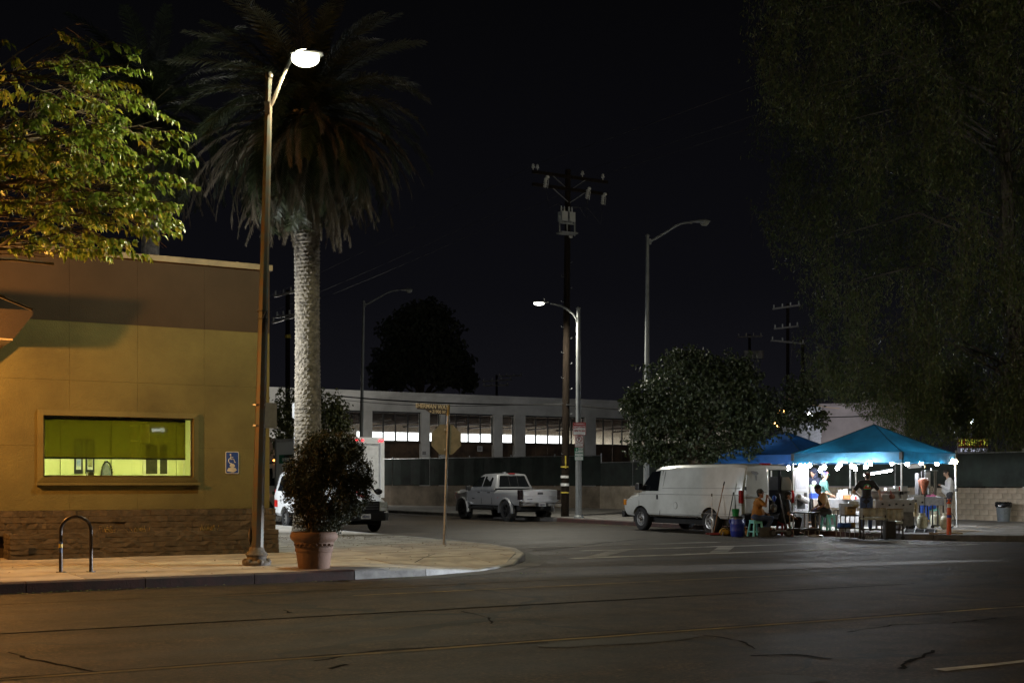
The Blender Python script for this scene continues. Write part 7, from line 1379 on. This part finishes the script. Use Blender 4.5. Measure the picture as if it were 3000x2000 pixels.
# banner on a rack above the fence
bn = T('roof_banner', 'lit banner with yellow letters over white ones above the dark fence', 'sign', 2850, 50.5, ZZ(1328,50.5)); w = Wd(2806,2894,50.5)/2
MB().b2(-w,w,0,.05,0,.66).build('backing', M('banner_dark', (.03,.025,.04), .5), bn); MB().b2(-w,w,-.012,-.002,.25,.62).build('red_field', M('banner_red', (.10,.012,.01), .5, emit=.12, ecol=(.5,.05,.03)), bn); MB().b2(-w,w,-.012,-.002,.03,.23).build('grey_field', M('banner_grey', (.10,.10,.12), .5, emit=.10, ecol=(.4,.4,.5)), bn)
txt('LL EVERYTH', .36, M('banner_yellow', (.6,.55,.05), .5, emit=.8, ecol=(.75,.85,.10)), bn, (0,-.02,.43), RT, bold=.012, sx=.60); txt('EDIT CHECK - FI', .17, M('banner_white', (.6,.6,.62), .5, emit=.7, ecol=(.75,.8,1)), bn, (0,-.02,.13), RT, bold=.004, sx=.80)
for x in (-w+.1,w-.1): MB().cyl((x,.1,-ZZ(1328,50.5)+.15),(x,.1,.6),.04,n=8).build('post', M('dark_metal'), bn)
# ================================================================== people (local x = the way they face, y left, z up, feet at 0)
SKIN = M('skin', (.36,.20,.13), .55, var=.08, vs=9); HAIR = M('black_hair', (.012,.010,.009), .6, var=.2, vs=30); DENIM = M('blue_denim', (.035,.055,.115), .85, var=.25, vs=14); BLACKC = M('black_cloth', (.014,.014,.016), .9, var=.2)
def organic(name, caps, mat, parent, vox=.016, it=5):
    m = MB()
    for c in caps:
        if c[0] == 'e': m.ell(c[1], c[2], 12, 8)
        else: m.cap_(c[0], c[1], c[2], c[3], 8)
    o = m.build(name, mat, parent, smooth=180); r = o.modifiers.new('skin_surface', 'REMESH'); r.mode = 'VOXEL'; r.voxel_size = vox; r.use_smooth_shade = True
    s = o.modifiers.new('relax', 'SMOOTH'); s.factor = .5; s.iterations = it; return o
V = lambda *a: Vector(a)
def hand_caps(w, d, side, curl=.5, spread=1.0):
    d = d.normalized(); s = d.cross(V(0,0,1)); s = s.normalized() if s.length > .1 else V(0,1,0); u = s.cross(d); out = [(w, w+d*.07, .030, .034)]
    for k, (o, L) in enumerate(((-.030,.062),(-.010,.072),(.011,.068),(.030,.052))):
        b = w+d*.075+s*o; m_ = b+d*L*.55-u*L*.35*curl; e = m_+d*L*.45*(1-curl)-u*L*.5*curl; out += [(b, m_, .0105, .0095), (m_, e, .0095, .008)]
    b = w+d*.02+s*.03*side; m_ = b+d*.035+s*.028*side-u*.01; out += [(b, m_, .013, .011), (m_, m_+d*.028-u*.012, .011, .009)]
    return out
def person(label, pos, rz, P, S):
    """P: joints; S: colours and clothing"""
    t = thing('person', label, 'person', pos, YAW+rz); sc = S.get('scale', 1.0); t.scale = (sc,)*3
    hip, chest, neck, head = P['hip'], P['chest'], P['neck'], P['head']; body = []; up = (chest-hip).normalized(); belly = S.get('belly', 0)
    sh = [chest+V(0,.165,.115)+P.get('sho',V(0,0,0)), chest+V(0,-.165,.115)+P.get('sho',V(0,0,0))]; hp = [hip+V(0,.09,-.02), hip+V(0,-.09,-.02)]
    body += [(hip+V(0,.06,0), hip+V(0,-.06,0), .115,.115),(hip, chest, .12,.13),(chest+V(0,.07,.02), chest+V(0,-.07,.02), .125,.125),(sh[0],sh[1],.065,.065),(neck-V(0,0,.06),head-V(.01,0,.05),.055,.05)]
    hy = P.get('yaw', 0.0); pit = P.get('pitch', 0.0); HR = Matrix.Rotation(hy,3,'Z')@Matrix.Rotation(pit,3,'Y'); H = lambda x,y,z: head+HR@V(x,y,z)
    body += [(H(-.02,0,.035),H(.012,0,.03),.088,.085),(H(.02,0,-.04),H(.035,0,-.075),.066,.045),(H(.092,0,.01),H(.105,0,-.022),.010,.015),('e',H(.0,.083,-.005),(.02,.012,.032)),('e',H(.0,-.083,-.005),(.02,.012,.032)),(H(.08,.035,.03),H(.08,-.035,.03),.014,.014)]
    for k, (a, s) in enumerate(((P['armL'],1),(P['armR'],-1))):
        e, h = a; body += [(sh[k], e, .052,.043),(e, h, .042,.030)]+hand_caps(h, (h-e).normalized()*.7+P.get('hd', [V(0,0,0)]*2)[k], -s, a_curl := .55)
    for k, l in enumerate((P['legL'],P['legR'])):
        kn, an = l; body += [(hp[k], kn, .088,.062),(kn, an, .060,.042),(an, an+V(.13,0,-.045), .042,.035)]
    organic('body', body, S.get('skin', SKIN), t, .0125, 3)
    # clothes
    if S.get('shirt'):
        sw = .022; c = [(hip+V(0,.055,-.03 if not S.get('tuck') else .05), hip+V(0,-.055,-.03 if not S.get('tuck') else .05), .125,.125),(hip+up*.03, chest, .13,.142),(chest+V(0,.075,.02), chest+V(0,-.075,.02), .138,.138),(sh[0]+V(0,-.01,0),sh[1]+V(0,.01,0),.078,.078)]
        if belly: c.append(('e', hip.lerp(chest,.35)+V(.05,0,0), (.16+belly,.165,.17)))
        for k, a in enumerate((P['armL'],P['armR'])):
            e, h = a
            if S.get('long'): c += [(sh[k], e, .07,.06),(e, e.lerp(h,.93), .06,.045)]
            else: c.append((sh[k], sh[k].lerp(e,.72), .072,.066))
        organic('shirt', c, S['shirt'], t, .017, 4)
    c = [(hip+V(0,.06,-.01), hip+V(0,-.06,-.01), .128,.128)]
    for k, l in enumerate((P['legL'],P['legR'])):
        kn, an = l; c += [(hp[k], kn, .102,.078),(kn, kn.lerp(an,.94), .076,.062)]
    organic('trousers', c, S.get('trousers', DENIM), t, .018, 4)
    for k, l in enumerate((P['legL'],P['legR'])):
        an = l[1]; organic('shoe', [(an+V(-.03,0,-.045), an+V(.15,0,-.05), .048,.042),(an, an+V(.02,0,-.02), .048,.05)], S.get('shoes', BLACKC), t, .016, 3)
    if S.get('hood'): organic('hood', [(H(-.035,0,.05),H(-.01,0,.05),.118,.112),(H(-.06,0,-.06),H(-.05,0,-.1),.10,.10)], S['hood'], t, .016, 3)
    else: organic('hair', [(H(-.035,0,.06),H(.005,0,.07),.088,.080),(H(-.055,0,-.005),H(-.05,0,-.04),.062,.05)]+([('e',H(-.0,.07,.02),(.04,.02,.05)),('e',H(0,-.07,.02),(.04,.02,.05))]), S.get('hair', HAIR), t, .014, 2)
    for s in (1,-1): MB().ell(H(.083,s*.032,.008),(.008,.012,.008),8,6).build('eye', M('eye_dark', (.02,.015,.012), .2), t)
    MB().ell(H(.088,0,-.058),(.008,.024,.006),8,5).build('mouth', M('lip', (.26,.10,.08), .5), t)
    if S.get('beard'): MB().ell(H(.062,0,-.085),(.028,.032,.022),10,6).build('beard', HAIR, t); MB().ell(H(.092,0,-.043),(.008,.028,.006),8,5).build('moustache', HAIR, t)
    if S.get('cap'):
        mt, bmt, back = S['cap']; q = HR.to_4x4(); m = MB(); n = 16; rows = []
        for j in range(6):
            v_ = math.pi/2*j/5.2; rows.append([tuple(H(-.012+.108*math.cos(v_)*math.cos(6.283*i/n), .100*math.cos(v_)*math.sin(6.283*i/n), .055+.09*math.sin(v_))) for i in range(n)])
        cp = m.loft(rows).build('cap', mt, t, smooth=True); bs = -1 if back else 1
        m = MB(); bz = [(.06,.07),(.13,.075),(.175,.05),(.185,0),(.175,-.05),(.13,-.075),(.06,-.07)]; m.add([tuple(H(bs*x-.012,y,.058-.12*(x-.06)*(1 if not back else 1.4))) for x, y in bz]+[tuple(H(bs*x-.012,y,.050-.12*(x-.06)*(1 if not back else 1.4))) for x, y in bz],[tuple(range(7)),tuple(range(13,6,-1))]+[(i,(i+1)%7,7+(i+1)%7,7+i) for i in range(7)]); m.build('brim', bmt, cp)
        if S.get('badge'): MB().ell(H((-.10 if back else .075),-.05 if not back else 0,.10),(.03,.035,.03),10,6).build('badge', S['badge'], cp)
    if S.get('apron'):
        c = [(hip+V(.06,.05,-.06),hip+V(.06,-.05,-.06),.115,.115),(hip+V(.05,0,.05),chest+V(.045,0,-.06),.118,.115)]
        for k, l in enumerate((P['legL'],P['legR'])): c.append((hp[k]+V(.03,0,.025), hp[k].lerp(l[0],.55)+V(.0,0,.025), .098,.095))
        organic('apron', c, BLACKC, t, .018, 4)
    return t, H, sh
def sit(seat, lean=.06, knee=.42, ank=.30, **k):
    h = seat+.10; P = dict(hip=V(0,0,h), chest=V(lean,0,h+.36), neck=V(lean+.03,0,h+.53), head=V(lean+.06,0,h+.68), legL=(V(knee,.13,seat+.07),V(ank,.13,.09)), legR=(V(knee,-.13,seat+.07),V(ank,-.13,.09)), armL=(V(lean+.08,.26,h+.20),V(knee*.75,.16,seat+.15)), armR=(V(lean+.08,-.26,h+.20),V(knee*.75,-.16,seat+.15))); P.update(k); return P
def stand(lean=0.0, **k):
    P = dict(hip=V(0,0,.92), chest=V(lean,0,1.28), neck=V(lean*1.2+.01,0,1.46), head=V(lean*1.4+.035,0,1.60), legL=(V(.03,.10,.49),V(-.01,.11,.09)), legR=(V(.02,-.10,.49),V(0.0,-.11,.09)), armL=(V(lean-.02,.24,1.10),V(lean+.10,.24,.88)), armR=(V(lean-.02,-.24,1.10),V(lean+.10,-.24,.88))); P.update(k); return P
p1, H1, _ = person('seated man in an orange-brown shirt and cap drinking from a cup', AT(2213,35.9,0), 0, sit(.44, .08, .43, .27, armR=(V(.24,-.27,.86),V(.30,-.13,1.09)), armL=(V(.18,.26,.74),V(.36,.12,.62)), head=V(.15,0,1.20), neck=V(.10,0,1.06), pitch=-.05), dict(shirt=M('orange_shirt', (.30,.125,.02), .85, var=.15), belly=.03, cap=(M('olive_cap', (.05,.045,.035), .9), M('olive_cap'), False), skin=M('skin_warm', (.27,.135,.08), .55, var=.08)))
cu = thing('drink_cup', 'small clear cup of drink in the hand of the man in orange', 'cup', p1.location+Euler((0,0,YAW)).to_matrix()@V(.385,-.13,1.07), YAW); MB().lathe([(.005,-.06),(.028,-.06),(.038,.05),(.04,.052)], 12).build('cup_body', CLR, cu, rot=(0,R(-38),0)); MB().lathe([(.005,-.055),(.027,-.055),(.033,.0),(.005,.0)], 12).build('drink', M('tea_drink', (.30,.15,.05), .2), cu, rot=(0,R(-38),0))
person('seated man all in black with a black cap beside the scooter', AT(2293,36.5,0), 0, sit(.40, .10, .46, .40, armR=(V(.12,-.28,.62),V(.30,-.18,.52)), head=V(.17,0,1.13), neck=V(.12,0,1.0), yaw=.12), dict(shirt=M('charcoal_shirt', (.022,.024,.028), .9, var=.2), trousers=BLACKC, apron=True, cap=(BLACKC, BLACKC, True), belly=.02))
person('seated man in a beige shirt, black apron and purple glove', AT(2424,36.4,.15), R(180), sit(.44, .13, .40, .36, head=V(.27,0,1.17), neck=V(.17,0,1.05), pitch=.35, armL=(V(.17,.27,.72),V(.36,.14,.60)), armR=(V(.17,-.25,.74),V(.38,-.10,.62))), dict(shirt=M('beige_shirt', (.44,.30,.16), .85, var=.12), trousers=M('grey_trousers', (.045,.045,.05), .9), apron=True, cap=(M('black_red_cap', (.02,.018,.02), .8), M('red_brim', (.30,.02,.03), .7), True), skin=M('skin_warm')))
gl = thing('rubber_glove', 'purple rubber glove on the hand of the man in beige', 'glove', AT(2424,36.4,.15)+Euler((0,0,YAW+R(180))).to_matrix()@V(.36,.14,.60), YAW+R(180)); organic('glove_body', hand_caps(V(0,0,0), V(.8,-.1,-.4), -1)+[(V(-.05,.01,.03),V(.02,0,0),.040,.040),(V(0,0,0),V(.06,0,-.03),.037,.041)], M('purple_glove', (.06,.045,.26), .45), gl, .012, 2); 
person('standing man in a green shirt and blue cap with green brim', AT(2413,39.4,.15), R(8), stand(0.0, armR=(V(.0,-.25,1.07),V(.22,-.18,.98)), armL=(V(.0,.25,1.07),V(.24,.16,.98))), dict(shirt=M('green_shirt', (.025,.085,.075), .85), long=False, trousers=BLACKC, cap=(M('royal_cap', (.03,.03,.16), .8), M('green_brim', (.02,.28,.12), .7), False), badge=M('cap_badge', (.5,.08,.10), .7), beard=True, scale=.985, belly=.02))
p5, H5, _ = person('hooded person in a navy sweatshirt with a white print behind the open van door', AT(2385,41.0,.15), R(-128), stand(.0, yaw=-.4), dict(shirt=M('navy_hoodie', (.018,.022,.045), .9), long=True, hood=M('navy_hoodie'), trousers=BLACKC, scale=1.05)); 
for x, y, z, rr in ((.155,.07,1.30,.075),(.165,-.03,1.20,.06),(.16,.05,1.14,.04)): MB().ell((x,y,z),(.012,rr,rr*.9),12,8).build('print', M('print_white', (.65,.65,.66), .8), p5)
p6, H6, _ = person('cook in a black print t-shirt and red-brimmed cap seen from behind', AT(2538,36.0,.15), R(72), stand(.10, armL=(V(-.02,.36,1.12),V(.20,.22,1.02)), armR=(V(.12,-.36,1.14),V(.26,-.38,.98)), head=V(.15,-.03,1.56), neck=V(.12,0,1.44), pitch=.25), dict(shirt=BLACKC, trousers=DENIM, cap=(M('black_red_cap'), M('red_brim'), True), badge=M('cap_letters', (.55,.5,.5), .8), belly=.0, scale=.985, skin=M('skin_light', (.42,.26,.18), .55)))
bpx = -.075
for nm, pts, mt in (('print_arch', [(.085*math.cos(R(k)), .075*math.sin(R(k))) for k in range(-10,191,20)], 'print_green'),):
    MB().tube([(bpx+.012-(z)*.0, -.03-y, 1.26+z) for y, z in pts], .012, 5).build(nm, M(mt, (.05,.30,.10), .8), p6)
MB().box((bpx+.0,-.03,1.235),(.02,.2,.03)).build('print_band', M('print_red', (.45,.06,.04), .8), p6); MB().box((bpx+.0,-.03,1.205),(.02,.19,.02)).build('print_band', M('print_green'), p6); MB().ell((bpx+.0,-.05,1.29),(.012,.03,.03),10,6).build('print_figure', M('print_white'), p6); MB().ell((bpx+.0,.0,1.28),(.012,.035,.03),10,6).build('print_figure', M('print_red'), p6)
MB().box((-.135,0,.97),(.03,.26,.05)).build('apron_tie', BLACKC, p6); MB().box((-.15,.0,.87),(.012,.04,.2)).build('apron_bow', BLACKC, p6)
p7, H7, _ = person('standing man in a white sweatshirt looking down at a phone', AT(2781,45.0,.15), R(168), stand(.0, head=V(.09,0,1.60), neck=V(.03,0,1.47), pitch=.5, armL=(V(.03,.25,1.08),V(.27,.08,1.20)), armR=(V(-.03,-.26,1.08),V(.04,-.22,.90))), dict(shirt=M('white_sweat', (.62,.63,.66), .85, var=.05), long=True, trousers=M('dark_grey_trousers', (.035,.035,.042), .9), shoes=M('pale_shoes', (.30,.28,.26), .7), beard=True, belly=.045, scale=1.06, skin=M('skin_light')))
ph = thing('smartphone', 'phone held up by the man in the white sweatshirt', 'phone', p7.location+Euler((0,0,YAW+R(168))).to_matrix()@(V(.38,.07,1.23)*1.06), YAW+R(168)); MB().box((0,0,0),(.012,.075,.15),ry=R(-50)).build('handset', BLKM, ph); MB().box((-.008,0,.006),(.003,.066,.135),ry=R(-50)).build('screen', M('phone_screen', (.5,.55,.65), .2, emit=.6), ph)
person('seated person in bright blue trousers behind the spit stand', AT(2730,44.4,.15), R(-150), sit(.46, .05, .40, .36), dict(shirt=M('pink_top', (.40,.10,.20), .85), trousers=M('bright_blue_trousers', (.025,.08,.36), .8), shoes=M('mixed_shoes', (.45,.28,.12), .7), scale=.96))
# turn every lettering into a plain mesh
bpy.context.view_layer.update(); _dg = bpy.context.evaluated_depsgraph_get()
for o in [o for o in C.objects if o.type == 'FONT']:
    me = bpy.data.meshes.new_from_object(o.evaluated_get(_dg)); n_ = bpy.data.objects.new('lettering', me); C.objects.link(n_)
    n_.parent = o.parent; n_.location = o.location; n_.rotation_euler = o.rotation_euler; n_.scale = o.scale
    if not me.materials: me.materials.append(o.data.materials[0])
    cu_ = o.data; bpy.data.objects.remove(o, do_unlink=True); bpy.data.curves.remove(cu_)
